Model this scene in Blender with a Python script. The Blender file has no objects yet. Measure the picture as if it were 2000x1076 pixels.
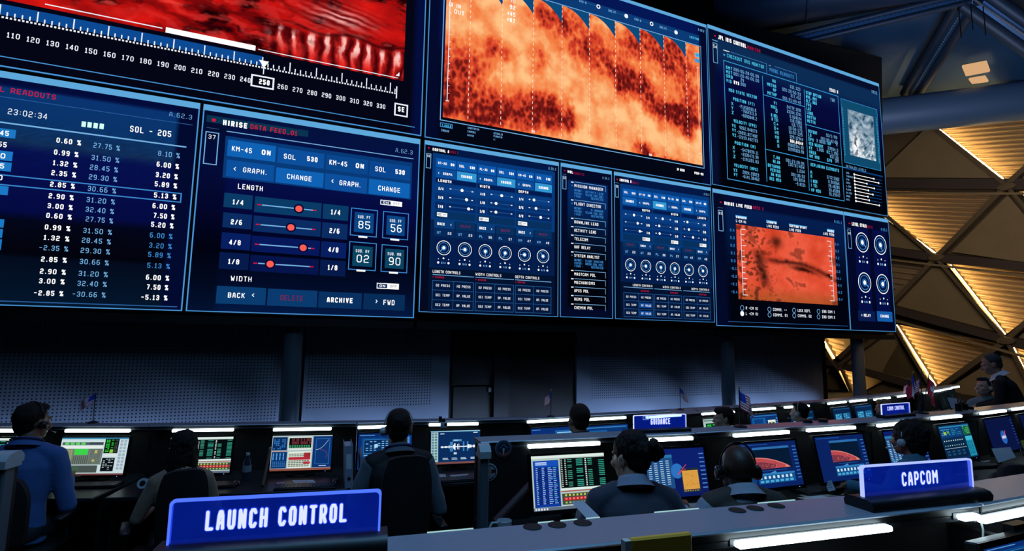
import bpy, math, random
import numpy as np
from mathutils import Vector, Matrix, noise
R = math.radians
scene = bpy.context.scene
COL = scene.collection
random.seed(7)

# ---------------------------------------------------------------- camera model (2000 x 1076 frame)
FPX, PITCH, ROLL, CZ = 1051.08, 0.1203, 0.0151, 1.85
def ray(x, y):
    u = x-1000; w = y-538; c, s = math.cos(ROLL), math.sin(ROLL)
    a = u*c+w*s; b = -u*s+w*c
    X = a/FPX; Z = -b/FPX
    return Vector((X, math.cos(PITCH)-Z*math.sin(PITCH), math.sin(PITCH)+Z*math.cos(PITCH)))
EYE = Vector((0, 0, CZ))
def at_height(x, y, z):
    r = ray(x, y); return EYE+r*((z-CZ)/r.z)
def at_depth(x, y, Y):
    r = ray(x, y); return EYE+r*(Y/r.y)
def on_plane(x, y, p, n):
    r = ray(x, y); return EYE+r*(n.dot(p-EYE)/n.dot(r))

# ---------------------------------------------------------------- materials
def lin(c):
    if isinstance(c, str):
        c = tuple(int(c[i:i+2], 16) for i in (0, 2, 4))
    return tuple(((v/255)/12.92 if v/255 <= .04045 else ((v/255+.055)/1.055)**2.4) for v in c[:3])
MATS = {}
def new_mat(name):
    m = bpy.data.materials.new(name); m.use_nodes = True
    nt = m.node_tree; nt.nodes.clear()
    out = nt.nodes.new('ShaderNodeOutputMaterial')
    return m, nt, out
def glow(hexc, k=1.0):
    key = ('g', hexc, k)
    if key not in MATS:
        m, nt, out = new_mat('glow_'+hexc)
        e = nt.nodes.new('ShaderNodeEmission'); e.inputs[0].default_value = (*lin(hexc), 1); e.inputs[1].default_value = k
        nt.links.new(e.outputs[0], out.inputs[0]); MATS[key] = m
    return MATS[key]
def paint(hexc, rough=.5, metal=0., spec=.5, noise_amt=.0, scale=30., bump=0., bscale=80., name='paint', sheen=0., coat=0.):
    key = ('p', hexc, rough, metal, spec, noise_amt, scale, bump, bscale, sheen, coat)
    if key in MATS: return MATS[key]
    m, nt, out = new_mat(name+'_'+hexc)
    b = nt.nodes.new('ShaderNodeBsdfPrincipled')
    b.inputs['Base Color'].default_value = (*lin(hexc), 1)
    b.inputs['Roughness'].default_value = rough; b.inputs['Metallic'].default_value = metal
    b.inputs['Specular IOR Level'].default_value = spec
    b.inputs['Sheen Weight'].default_value = sheen
    b.inputs['Coat Weight'].default_value = coat
    tc = nt.nodes.new('ShaderNodeTexCoord')
    n = nt.nodes.new('ShaderNodeTexNoise'); n.inputs['Scale'].default_value = scale; n.inputs['Detail'].default_value = 3
    nt.links.new(tc.outputs['Object'], n.inputs['Vector'])
    mx = nt.nodes.new('ShaderNodeMix'); mx.data_type = 'RGBA'; mx.blend_type = 'MULTIPLY'
    mx.inputs[0].default_value = 1
    mx.inputs[6].default_value = (*lin(hexc), 1)
    mr = nt.nodes.new('ShaderNodeMapRange'); mr.inputs['To Min'].default_value = 1-noise_amt-.03; mr.inputs['To Max'].default_value = 1+noise_amt+.03
    nt.links.new(n.outputs['Fac'], mr.inputs['Value']); nt.links.new(mr.outputs[0], mx.inputs[7])
    nt.links.new(mx.outputs[2], b.inputs['Base Color'])
    if bump:
        n2 = nt.nodes.new('ShaderNodeTexNoise'); n2.inputs['Scale'].default_value = bscale
        nt.links.new(tc.outputs['Object'], n2.inputs['Vector'])
        bp = nt.nodes.new('ShaderNodeBump'); bp.inputs['Strength'].default_value = bump; bp.inputs['Distance'].default_value = .01
        nt.links.new(n2.outputs['Fac'], bp.inputs['Height']); nt.links.new(bp.outputs[0], b.inputs['Normal'])
    nt.links.new(b.outputs[0], out.inputs[0]); MATS[key] = m
    return m
def hair_mat(hexc):
    key = ('h', hexc)
    if key in MATS: return MATS[key]
    m, nt, out = new_mat('hair_'+hexc)
    b = nt.nodes.new('ShaderNodeBsdfPrincipled'); b.inputs['Roughness'].default_value = .6; b.inputs['Specular IOR Level'].default_value = .3
    b.inputs['Anisotropic'].default_value = .5
    tc = nt.nodes.new('ShaderNodeTexCoord')
    mp = nt.nodes.new('ShaderNodeMapping'); mp.inputs['Scale'].default_value = (260, 260, 22)
    n = nt.nodes.new('ShaderNodeTexNoise'); n.inputs['Scale'].default_value = 1.; n.inputs['Detail'].default_value = 4
    nt.links.new(tc.outputs['Object'], mp.inputs[0]); nt.links.new(mp.outputs[0], n.inputs['Vector'])
    cr = nt.nodes.new('ShaderNodeValToRGB')
    c = lin(hexc)
    cr.color_ramp.elements[0].position = .35; cr.color_ramp.elements[0].color = (c[0]*.4, c[1]*.4, c[2]*.4, 1)
    cr.color_ramp.elements[1].position = .7; cr.color_ramp.elements[1].color = (c[0]*1.6, c[1]*1.6, c[2]*1.6, 1)
    nt.links.new(n.outputs['Fac'], cr.inputs[0]); nt.links.new(cr.outputs[0], b.inputs['Base Color'])
    bp = nt.nodes.new('ShaderNodeBump'); bp.inputs['Strength'].default_value = .9; bp.inputs['Distance'].default_value = .006
    nt.links.new(n.outputs['Fac'], bp.inputs['Height']); nt.links.new(bp.outputs[0], b.inputs['Normal'])
    nt.links.new(b.outputs[0], out.inputs[0]); MATS[key] = m
    return m
def attr_mat():
    if 'attr' not in MATS:
        m, nt, out = new_mat('screen_picture')
        a = nt.nodes.new('ShaderNodeAttribute'); a.attribute_name = 'Col'
        e = nt.nodes.new('ShaderNodeEmission'); nt.links.new(a.outputs['Color'], e.inputs[0]); nt.links.new(e.outputs[0], out.inputs[0])
        MATS['attr'] = m
    return MATS['attr']
def clear_mat(hexc, k, mix):
    key = ('c', hexc, k, mix)
    if key not in MATS:
        m, nt, out = new_mat('lit_acrylic')
        e = nt.nodes.new('ShaderNodeEmission'); e.inputs[0].default_value = (*lin(hexc), 1); e.inputs[1].default_value = k
        t = nt.nodes.new('ShaderNodeBsdfTransparent'); t.inputs[0].default_value = (.55, .65, 1, 1)
        g = nt.nodes.new('ShaderNodeBsdfGlossy'); g.inputs['Roughness'].default_value = .08
        tc = nt.nodes.new('ShaderNodeTexCoord')
        n = nt.nodes.new('ShaderNodeTexNoise'); n.inputs['Scale'].default_value = 9
        nt.links.new(tc.outputs['Object'], n.inputs['Vector'])
        mr = nt.nodes.new('ShaderNodeMapRange'); mr.inputs['To Min'].default_value = k*.6; mr.inputs['To Max'].default_value = k*1.4
        nt.links.new(n.outputs['Fac'], mr.inputs[0]); nt.links.new(mr.outputs[0], e.inputs[1])
        mx = nt.nodes.new('ShaderNodeMixShader'); mx.inputs[0].default_value = mix
        nt.links.new(t.outputs[0], mx.inputs[1]); nt.links.new(e.outputs[0], mx.inputs[2])
        m2 = nt.nodes.new('ShaderNodeMixShader'); m2.inputs[0].default_value = .04
        nt.links.new(mx.outputs[0], m2.inputs[1]); nt.links.new(g.outputs[0], m2.inputs[2])
        nt.links.new(m2.outputs[0], out.inputs[0]); MATS[key] = m
    return MATS[key]

# ---------------------------------------------------------------- objects
def tag(o, label=None, cat=None, group=None, kind=None):
    if label: o['label'] = label
    if cat: o['category'] = cat
    if group: o['group'] = group
    if kind: o['kind'] = kind
    return o
def empty(name, loc=(0, 0, 0), rz=0, parent=None):
    o = bpy.data.objects.new(name, None); COL.objects.link(o)
    o.empty_display_size = .1
    o.location = loc; o.rotation_euler = (0, 0, rz)
    if parent: o.parent = parent
    return o
def copy_tree(o, parent=None):
    c = o.copy(); COL.objects.link(c); c.parent = parent
    for ch in list(o.children): copy_tree(ch, c)
    return c
class MB:
    joint = False
    def __init__(s): s.marks = []; s.v = []; s.f = []; s.mi = []; s.mats = []
    def m(s, mat):
        if mat not in s.mats: s.mats.append(mat)
        return s.mats.index(mat)
    def add(s, vs, fs, mat):
        n = len(s.v); k = s.m(mat)
        s.v += [tuple(v) for v in vs]
        for f in fs: s.f.append(tuple(i+n for i in f)); s.mi.append(k)
    def box(s, a, b, mat, M=None, bev=0.):
        x0, y0, z0 = a; x1, y1, z1 = b
        if x1 < x0: x0, x1 = x1, x0
        if y1 < y0: y0, y1 = y1, y0
        if z1 < z0: z0, z1 = z1, z0
        if bev > 0:
            c = min(bev, (x1-x0)*.45, (y1-y0)*.45, (z1-z0)*.45)
            prof = []
            vs = []
            # chamfered box: three nested shells
            for (dx, dy, dz) in ((c, c, 0), (c, 0, c), (0, c, c)):
                for X in (x0+dx, x1-dx):
                    for Y in (y0+dy, y1-dy):
                        for Z in (z0+dz, z1-dz): vs.append(Vector((X, Y, Z)))
            def i(k, a, b, d): return k*8+a*4+b*2+d
            fs = [(i(0,0,0,0), i(0,0,1,0), i(0,1,1,0), i(0,1,0,0)), (i(0,0,0,1), i(0,1,0,1), i(0,1,1,1), i(0,0,1,1)),
                  (i(1,0,0,0), i(1,1,0,0), i(1,1,0,1), i(1,0,0,1)), (i(1,0,1,0), i(1,0,1,1), i(1,1,1,1), i(1,1,1,0)),
                  (i(2,0,0,0), i(2,0,0,1), i(2,0,1,1), i(2,0,1,0)), (i(2,1,0,0), i(2,1,1,0), i(2,1,1,1), i(2,1,0,1))]
            for a_ in (0, 1):
                for b_ in (0, 1):
                    q = [(i(0,0,a_,b_), i(0,1,a_,b_), i(1,1,a_,b_), i(1,0,a_,b_)), (i(0,a_,0,b_), i(0,a_,1,b_), i(2,a_,1,b_), i(2,a_,0,b_)),
                         (i(1,a_,b_,0), i(1,a_,b_,1), i(2,a_,b_,1), i(2,a_,b_,0))]
                    fs += q
                    for d_ in (0, 1): fs.append((i(0,a_,b_,d_), i(1,a_,b_,d_), i(2,a_,b_,d_)))
        else:
            vs = [Vector((X, Y, Z)) for X in (x0, x1) for Y in (y0, y1) for Z in (z0, z1)]
            fs = [(0,1,3,2), (4,6,7,5), (0,4,5,1), (2,3,7,6), (0,2,6,4), (1,5,7,3)]
        if M: vs = [M @ v for v in vs]
        s.add(vs, fs, mat)
    def tube(s, p, q, r, mat, r2=None, n=12, caps=True):
        p = Vector(p); q = Vector(q); r2 = r if r2 is None else r2
        d = (q-p).normalized(); a = d.orthogonal().normalized(); b = d.cross(a)
        vs = []
        for c, rr in ((p, r), (q, r2)):
            for k in range(n):
                t = 2*math.pi*k/n; vs.append(c+a*rr*math.cos(t)+b*rr*math.sin(t))
        fs = [(k, (k+1) % n, n+(k+1) % n, n+k) for k in range(n)]
        if caps: fs += [tuple(range(n))[::-1], tuple(range(n, 2*n))]
        s.add(vs, fs, mat)
    def path(s, pts, r, mat, n=8):
        pts = [Vector(p) for p in pts]
        rings = []; a = None
        for i, p in enumerate(pts):
            d = (pts[min(i+1, len(pts)-1)]-pts[max(i-1, 0)]).normalized()
            a = d.orthogonal().normalized() if a is None else (a-d*a.dot(d)).normalized()
            b = d.cross(a); rr = r[i] if isinstance(r, (list, tuple)) else r
            rings.append([p+a*rr*math.cos(2*math.pi*k/n)+b*rr*math.sin(2*math.pi*k/n) for k in range(n)])
        vs = [v for g in rings for v in g]; fs = []
        for i in range(len(pts)-1):
            for k in range(n): fs.append((i*n+k, i*n+(k+1) % n, (i+1)*n+(k+1) % n, (i+1)*n+k))
        fs += [tuple(range(n))[::-1], tuple(range((len(pts)-1)*n, len(pts)*n))]
        s.add(vs, fs, mat)
    def lathe(s, prof, mat, c=(0, 0, 0), n=24, M=None):
        vs = []; fs = []; c = Vector(c)
        for r, z in prof:
            for k in range(n):
                t = 2*math.pi*k/n; v = Vector((r*math.cos(t), r*math.sin(t), z))
                vs.append((M @ v if M else v)+c)
        for i in range(len(prof)-1):
            for k in range(n): fs.append((i*n+k, i*n+(k+1) % n, (i+1)*n+(k+1) % n, (i+1)*n+k))
        fs += [tuple(range(n))[::-1], tuple(range((len(prof)-1)*n, len(prof)*n))]
        s.add(vs, fs, mat)
    def ball(s, c, r, mat, n=14, m=9, M=None):
        if not isinstance(r, (tuple, list)): r = (r, r, r)
        vs = []; fs = []; c = Vector(c)
        for i in range(m+1):
            ph = math.pi*i/m
            for k in range(n):
                t = 2*math.pi*k/n
                v = Vector((r[0]*math.sin(ph)*math.cos(t), r[1]*math.sin(ph)*math.sin(t), r[2]*math.cos(ph)))
                vs.append((M @ v if M else v)+c)
        for i in range(m):
            for k in range(n): fs.append((i*n+k, (i+1)*n+k, (i+1)*n+(k+1) % n, i*n+(k+1) % n))
        s.add(vs, fs, mat)
    def loft(s, rings, mat):
        n = len(rings[0]); vs = [v for g in rings for v in g]; fs = []
        for i in range(len(rings)-1):
            for k in range(n): fs.append((i*n+k, i*n+(k+1) % n, (i+1)*n+(k+1) % n, (i+1)*n+k))
        fs += [tuple(range(n))[::-1], tuple(range((len(rings)-1)*n, len(rings)*n))]
        s.add(vs, fs, mat)
    def prism(s, poly, z0, z1, mat, M=None):
        n = len(poly); vs = [Vector((x, y, z0)) for x, y in poly]+[Vector((x, y, z1)) for x, y in poly]
        if M: vs = [M @ v for v in vs]
        s.add(vs, [tuple(range(n))[::-1], tuple(range(n, 2*n))]+[(k, (k+1) % n, n+(k+1) % n, n+k) for k in range(n)], mat)
    # flat graphics in the local XZ plane, front towards -Y
    def rect(s, x0, z0, x1, z1, mat, y=0.):
        s.add([(x0, y, z0), (x1, y, z0), (x1, y, z1), (x0, y, z1)], [(0, 1, 2, 3)], mat)
    def frame(s, x0, z0, x1, z1, w, mat, y=0.):
        if x1 < x0: x0, x1 = x1, x0
        if z1 < z0: z0, z1 = z1, z0
        s.rect(x0, z0, x1, z0+w, mat, y); s.rect(x0, z1-w, x1, z1, mat, y)
        s.rect(x0, z0+w, x0+w, z1-w, mat, y); s.rect(x1-w, z0+w, x1, z1-w, mat, y)
    def seg(s, a, b, w, mat, y=0., ext=0.):
        a = Vector(a); b = Vector(b); d = (b-a)
        if d.length < 1e-9: return
        d.normalize(); n = Vector((-d.y, d.x))*w/2; a = a-d*ext; b = b+d*ext
        s.add([(a.x-n.x, y, a.y-n.y), (b.x-n.x, y, b.y-n.y), (b.x+n.x, y, b.y+n.y), (a.x+n.x, y, a.y+n.y)], [(0, 1, 2, 3)], mat)
    def disc(s, cx, cz, r, mat, y=0., n=20, sx=1.):
        s.add([(cx+sx*r*math.cos(2*math.pi*k/n), y, cz+r*math.sin(2*math.pi*k/n)) for k in range(n)], [tuple(range(n))], mat)
    def ring(s, cx, cz, r, w, mat, y=0., n=28, sx=1.):
        vs = []
        for rr in (r-w, r):
            vs += [(cx+sx*rr*math.cos(2*math.pi*k/n), y, cz+rr*math.sin(2*math.pi*k/n)) for k in range(n)]
        s.add(vs, [(k, (k+1) % n, n+(k+1) % n, n+k) for k in range(n)], mat)
    def text(s, t, x, z, h, mat, y=0., w=None, weight=.15, align='l', wf=.62, gap=.24, grow=0.):
        # h = cap height; w = total width or None
        def adv(ch):
            if ch in '1I:.,!|': return .5 if ch != '1' else .75
            if ch == ' ': return .7
            if ch in 'MW%': return 1.2
            return 1.
        cw = h*wf
        tot = sum(cw*adv(ch) for ch in t)+h*gap*(len(t)-1)
        k = 1. if w is None else w/tot
        if align == 'r': x -= tot*k
        if align == 'c': x -= tot*k/2
        th = h*weight
        for ch in t:
            a = cw*adv(ch)*k
            for pl in GLYPH.get(ch, GLYPH['-'] if ch not in ' ' else []):
                pts = [(x+th/2+(a-th)*px/4., z+th/2+(h-th)*pz/6.) for px, pz in pl]
                for i in range(len(pts)-1):
                    s.seg(pts[i], pts[i+1], th+grow, mat, y, 0 if s.joint else th*.35)
                if s.joint:
                    for q_ in pts: s.disc(q_[0], q_[1], (th+grow)/2, mat, y, 12)
            x += a+h*gap*k
        return x
    def build(s, name, parent=None, smooth=False, M=None):
        me = bpy.data.meshes.new(name); me.from_pydata(s.v, [], s.f)
        for mt in s.mats: me.materials.append(mt)
        me.polygons.foreach_set('material_index', s.mi)
        if smooth: me.polygons.foreach_set('use_smooth', [True]*len(s.f))
        me.update(); me.validate()
        o = bpy.data.objects.new(name, me); COL.objects.link(o)
        if parent: o.parent = parent
        if M: o.matrix_local = M
        return o
def auto(o, ang=35):
    import bmesh
    bm = bmesh.new(); bm.from_mesh(o.data)
    bmesh.ops.recalc_face_normals(bm, faces=bm.faces)
    for f in bm.faces: f.smooth = True
    for e in bm.edges:
        if len(e.link_faces) == 2 and e.calc_face_angle(0) > R(ang): e.smooth = False
    bm.to_mesh(o.data); bm.free()
    return o
GLYPH = {
 'A': [[(0,0),(.6,4.6),(1.4,6),(2.6,6),(3.4,4.6),(4,0)], [(.3,2),(3.7,2)]], 'B': [[(0,0),(0,6),(3,6),(4,5),(4,4),(3,3),(0,3)], [(3,3),(4,2),(4,1),(3,0),(0,0)]],
 'C': [[(4,1),(3,0),(1,0),(0,1),(0,5),(1,6),(3,6),(4,5)]], 'D': [[(0,0),(0,6),(3,6),(4,5),(4,1),(3,0),(0,0)]],
 'E': [[(4,0),(0,0),(0,6),(4,6)], [(0,3),(3.4,3)]], 'F': [[(0,0),(0,6),(4,6)], [(0,3),(3.4,3)]],
 'G': [[(4,5),(3,6),(1,6),(0,5),(0,1),(1,0),(3,0),(4,1),(4,3),(2.2,3)]], 'H': [[(0,0),(0,6)], [(4,0),(4,6)], [(0,3),(4,3)]],
 'I': [[(2,0),(2,6)]], 'J': [[(0,1),(1,0),(3,0),(4,1),(4,6)]], 'K': [[(0,0),(0,6)], [(4,6),(0,2.6)], [(1.4,3.4),(4,0)]],
 'L': [[(0,6),(0,0),(4,0)]], 'M': [[(0,0),(0,6),(2,3),(4,6),(4,0)]], 'N': [[(0,0),(0,6),(4,0),(4,6)]],
 'O': [[(0,1),(0,5),(1,6),(3,6),(4,5),(4,1),(3,0),(1,0),(0,1)]], 'P': [[(0,0),(0,6),(3,6),(4,5),(4,3.6),(3,2.6),(0,2.6)]],
 'Q': [[(0,1),(0,5),(1,6),(3,6),(4,5),(4,1),(3,0),(1,0),(0,1)], [(2.4,1.6),(4,0)]],
 'R': [[(0,0),(0,6),(3,6),(4,5),(4,3.6),(3,2.6),(0,2.6)], [(2.2,2.6),(4,0)]],
 'S': [[(4,5),(3,6),(1,6),(0,5),(0,4),(1,3),(3,3),(4,2),(4,1),(3,0),(1,0),(0,1)]], 'T': [[(0,6),(4,6)], [(2,0),(2,6)]],
 'U': [[(0,6),(0,1),(1,0),(3,0),(4,1),(4,6)]], 'V': [[(0,6),(2,0),(4,6)]], 'W': [[(0,6),(1,0),(2,3.6),(3,0),(4,6)]],
 'X': [[(0,0),(4,6)], [(0,6),(4,0)]], 'Y': [[(0,6),(2,3),(4,6)], [(2,3),(2,0)]], 'Z': [[(0,6),(4,6),(0,0),(4,0)]],
 '0': [[(0,1),(0,5),(1,6),(3,6),(4,5),(4,1),(3,0),(1,0),(0,1)]], '1': [[(.4,4.8),(2.2,6),(2.2,0)], [(.4,0),(4,0)]],
 '2': [[(0,5),(1,6),(3,6),(4,5),(4,4),(3,3),(1,2.8),(0,2),(0,0),(4,0)]], '3': [[(0,5),(1,6),(3,6),(4,5),(4,4),(3,3),(1.2,3)], [(3,3),(4,2),(4,1),(3,0),(1,0),(0,1)]],
 '4': [[(3,0),(3,6),(0,2.2),(0,1.6),(4,1.6)]], '5': [[(4,6),(0,6),(0,3.4),(3,3.4),(4,2.5),(4,1),(3,0),(1,0),(0,1)]],
 '6': [[(3.6,6),(1,6),(0,5),(0,1),(1,0),(3,0),(4,1),(4,2.4),(3,3.4),(0,3.4)]], '7': [[(0,6),(4,6),(1.6,0)]],
 '8': [[(1,3.2),(0,4),(0,5),(1,6),(3,6),(4,5),(4,4),(3,3.2),(1,3.2),(0,2.2),(0,1),(1,0),(3,0),(4,1),(4,2.2),(3,3.2)]],
 '9': [[(.4,0),(3,0),(4,1),(4,5),(3,6),(1,6),(0,5),(0,3.6),(1,2.6),(4,2.6)]],
 '%': [[(0,4.2),(0,6),(1.3,6),(1.3,4.2),(0,4.2)], [(2.7,0),(2.7,1.8),(4,1.8),(4,0),(2.7,0)], [(.6,0),(3.4,6)]],
 '.': [[(1.4,.2),(2.6,.2)]], ',': [[(2,.6),(1.2,-.8)]], ':': [[(1.4,1.4),(2.6,1.4)], [(1.4,4.2),(2.6,4.2)]], '-': [[(.4,3),(3.6,3)]], '_': [[(0,0),(4,0)]],
 '/': [[(.4,0),(3.6,6)]], '+': [[(.2,3),(3.8,3)], [(2,1),(2,5)]], '<': [[(3,5),(1,3),(3,1)]], '>': [[(1,5),(3,3),(1,1)]],
 '(': [[(3,6.4),(1.4,5),(1.4,1),(3,-.4)]], ')': [[(1,6.4),(2.6,5),(2.6,1),(1,-.4)]], ' ': [],
}
def picture(name, parent, x0, z0, x1, z1, nx, ny, fn, y=0., keep=None):
    """flat grid lit as a screen picture, fn(u, v) -> sRGB 0-255"""
    vs = []; cols = []
    for j in range(ny+1):
        for i in range(nx+1):
            u, v = i/nx, j/ny
            vs.append((x0+(x1-x0)*u, y, z0+(z1-z0)*v)); cols.append(fn(u, v))
    fs = []
    for j in range(ny):
        for i in range(nx):
            if keep is None or keep((i+.5)/nx, (j+.5)/ny):
                a = j*(nx+1)+i; fs.append((a, a+1, a+nx+2, a+nx+1))
    me = bpy.data.meshes.new(name); me.from_pydata(vs, [], fs)
    at = me.color_attributes.new('Col', 'FLOAT_COLOR', 'POINT')
    buf = []
    for c in cols:
        l = lin(tuple(max(0, min(255, q)) for q in c)); buf += [l[0], l[1], l[2], 1.]
    at.data.foreach_set('color', buf)
    me.materials.append(attr_mat())
    o = bpy.data.objects.new(name, me); COL.objects.link(o)
    if parent: o.parent = parent
    return o
def N3(x, y, z=0.): return noise.noise(Vector((x, y, z)))
def fbm(x, y, z=0., o=4):
    v = 0.; a = .5; f = 1.
    for _ in range(o): v += a*noise.noise(Vector((x*f, y*f, z+f*3.1))); a *= .5; f *= 2.07
    return v
def mixc(a, b, t):
    t = max(0., min(1., t)); return tuple(a[i]*(1-t)+b[i]*t for i in range(3))
def sst(a, b, x):
    t = max(0., min(1., (x-a)/(b-a))); return t*t*(3-2*t)
# ================================================================ the video wall (three flat leaves, slightly folded)
YL, YM, YR = R(23.3554), R(23.7777), R(25.1148)
ZB, ZM, ZT = CZ+.3019, CZ+3.1922, CZ+6.7719
def D2(a): return Vector((math.cos(a), math.sin(a), 0))
OM = Vector((0, 9., 0)); OA = OM+D2(YM)*-1.6173; OB = OM+D2(YM)*4.4891
LEAF = {'l': (OA, YL), 'm': (OM, YM), 'r': (OB, YR)}
def wall_sz(c, x, y):
    o, a = LEAF[c]; n = Vector((math.sin(a), -math.cos(a), 0))
    p = on_plane(x, y, o, n); return (p-o).dot(D2(a)), p.z
WHITE = glow('f0f6ff'); WARMW = glow('ffffff', 1.15); PALE = glow('78b4e6'); BLUE = glow('3c8ad2'); DIM = glow('2a5f9c'); RED = glow('d21438')
BAND = glow('5fa8dc'); LINE = glow('4c96d8'); BTN = glow('0d55a8'); BTN2 = glow('0a3f86'); BTN3 = glow('082a5c'); NAVY = glow('030c38'); INK = glow('01040f')
CYAN = glow('50c8f0'); LCYAN = glow('3a9ede'); DOTR = glow('ff5a50', 1.1)
CASE = paint('101216', .45, name='casing')
SPLIT = {'header_text': 'header_item', 'caption_text': 'caption_text', 'role_text': 'role_line', 'readout_text': 'readout_number', 'row_label': 'row_label', 'heading_marker': 'heading_marker', 'dashed': 'grid_line'}
class Disp:
    """one display of the wall: outer rectangle given by its corners in the photo, drawing in crop pixels"""
    def __init__(s, leaf, tl, br, crop, label, group='display panels of the video wall', z1=None, z0=None, s0=None):
        s.leaf = leaf; s.crop = crop; ox, oy, k = crop
        a = wall_sz(leaf, *tl); b = wall_sz(leaf, *br)
        s.s0 = a[0] if s0 is None else s0; s.s1 = b[0]; s.z0 = b[1] if z0 is None else z0; s.z1 = a[1] if z1 is None else z1
        o, ang = LEAF[leaf]
        p = o+D2(ang)*s.s0; p.z = s.z0
        s.root = empty('video_display', p, ang)
        tag(s.root, label, 'display', group)
        s.w = s.s1-s.s0; s.h = s.z1-s.z0
        m = MB(); m.box((-.02, .004, -.02), (s.w+.02, .22, s.h+.02), CASE); m.build('casing', s.root)
        s.layer = 0
    def P(s, x, y):
        ox, oy, k = s.crop; a, z = wall_sz(s.leaf, ox+x/k, oy+y/k); return a-s.s0, z-s.z0
    def bg(s, fn, nx=60, ny=60, name='screen'):
        picture(name, s.root, 0, 0, s.w, s.h, nx, ny, fn, .002)
    def new(s): return MB()
    def put(s, m, name, label=None):
        s.layer += 1
        if name in SPLIT and len(m.marks) > 1:
            mk = m.marks+[(len(m.v), len(m.f))]; mk[0] = (0, 0)
            for (v0, f0), (v1, f1) in zip(mk, mk[1:]):
                if f1 > f0:
                    q = MB(); q.v = m.v[v0:v1]; q.f = [tuple(i-v0 for i in f) for f in m.f[f0:f1]]; q.mi = m.mi[f0:f1]; q.mats = m.mats
                    o = q.build(SPLIT[name], s.root); o.location.y = -.0012*s.layer
            return o
        o = m.build(name, s.root); o.location.y = -.0012*s.layer
        if label: o['label'] = label
        return o
    def R(s, m, x0, y0, x1, y1, mat, y=0.):
        m.marks.append((len(m.v), len(m.f)))
        a = s.P(x0, y0); b = s.P(x1, y1); m.rect(a[0], b[1], b[0], a[1], mat, y)
    def F(s, m, x0, y0, x1, y1, w, mat, y=-.0004):
        m.marks.append((len(m.v), len(m.f)))
        a = s.P(x0, y0); b = s.P(x1, y1); m.frame(a[0], b[1], b[0], a[1], w, mat, y)
    def L(s, m, x0, y0, x1, y1, w, mat, y=-.0006, level=True):
        a = s.P(x0, y0); b = s.P(x1, y1)
        if level:
            if abs(x1-x0) > abs(y1-y0): b = (b[0], a[1])
            else: b = (a[0], b[1])
        m.seg(a, b, w, mat, y)
    def T(s, m, t, x0, yb, x1, h, mat, wt=.13, y=-.001):
        m.marks.append((len(m.v), len(m.f)))
        a = s.P(x0, yb); b = s.P(x1, yb); c = s.P(x0, yb-h)
        m.text(t, a[0], a[1], c[1]-a[1], mat, y, b[0]-a[0], wt)
    def D(s, m, x, y, rpx, mat, ylay=-.001):
        a = s.P(x, y); c = s.P(x, y-rpx); m.disc(a[0], a[1], c[1]-a[1], mat, ylay)
    def border(s, band=.07, line=.012, lo=True):
        m = MB(); w, h = s.w, s.h
        m.rect(0, h-band, w, h, BAND, 0)
        m.rect(0, 0, line*1.3, h-band, LINE, 0); m.rect(w-line*1.3, 0, w, h-band, LINE, 0); m.rect(0, 0, w, line, LINE, 0)
        s.put(m, 'border_line')
def grad(stops):
    def f(v):
        for (a, ca), (b, cb) in zip(stops, stops[1:]):
            if v <= b: return mixc(ca, cb, (v-a)/(b-a+1e-9))
        return stops[-1][1]
    return f

# ---- top panel of the first leaf: red terrain over the heading ruler
K1 = (0, 0, 2.353)
d = Disp('l', (-700, 0), (822.5, 266.5), K1, 'large video panel showing red Martian cliffs above a white heading ruler', z1=ZT)
d.bg(lambda u, v: (4, 6, 22) if u < .985 else (4, 14, 62), 80, 4)
def red_land(u, v):
    # u,v over the picture; local detail in the lower end corner
    x = (u-1)*8.2; z = v*5.
    n = fbm(x*1.6, z*1.6, 1.3, 5); r = fbm(x*5+n*2, z*5, 4.1, 4)
    c = mixc((120, 6, 10), (214, 22, 18), .55+n*1.2)
    c = mixc(c, (24, 0, 4), sst(.06, .4, -n+r*.9))
    c = mixc(c, (240, 70, 60), sst(.14, .45, r)*.7)
    # draped cliff foot in the lower end corner
    foot = sst(-2.15, -1.7, x)*sst(1.05, .8, z-.10*math.sin(x*5)-.1*fbm(x*3, 0, 9))
    fold = math.sin(x*31+5*fbm(x*1.3, z*.7, 3)+3.2*fbm(x*9, z*1.6, 8))+.5*fbm(x*26, z*3, 2)
    fc = mixc((70, 2, 8), (235, 40, 34), .5+.5*fold); fc = mixc(fc, (255, 205, 196), sst(.35, .95, fold)*sst(.1, .7, z))
    c = mixc(c, fc, foot)
    rim = math.exp(-((z-1.0-.08*math.sin(x*7+1))/.05)**2)*sst(-2.0, -1.6, x)
    c = mixc(c, (40, 0, 6), rim*.7)
    # wrinkled pale ridge above it
    dx, dz = x+1.02, z-1.55
    e = math.exp(-((dx*.9+dz*.5)/.42)**2-((dz-dx*.35)/.34)**2)
    w = math.sin(dz*34+dx*12+6*fbm(x*2, z*3, 6))+.6*fbm(x*7, z*16, 4)
    c = mixc(c, mixc((90, 4, 10), (255, 190, 182), .5+.5*w), e*.95)
    # streaks of the slope left of the ridge
    st = math.sin((x*3+z*9)+7*fbm(x*2.2, z*1.5, 12)); g = math.exp(-((x+2.6)/1.3)**2)
    c = mixc(c, (60, 0, 6), g*.55*sst(.0, 1, st)); c = mixc(c, (236, 66, 60), g*.45*sst(.4, 1, -st))
    return c
a = d.P(1853, 373)
picture('terrain_image', d.root, a[0]-8.2, a[1], a[0], a[1]+min(5., d.h-a[1]-.05), 560, 300, red_land, -.0014)
m = d.new()
d.R(m, -900, -140, 1190, 292, glow('0b3f86')); 
m = d.new()
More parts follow.
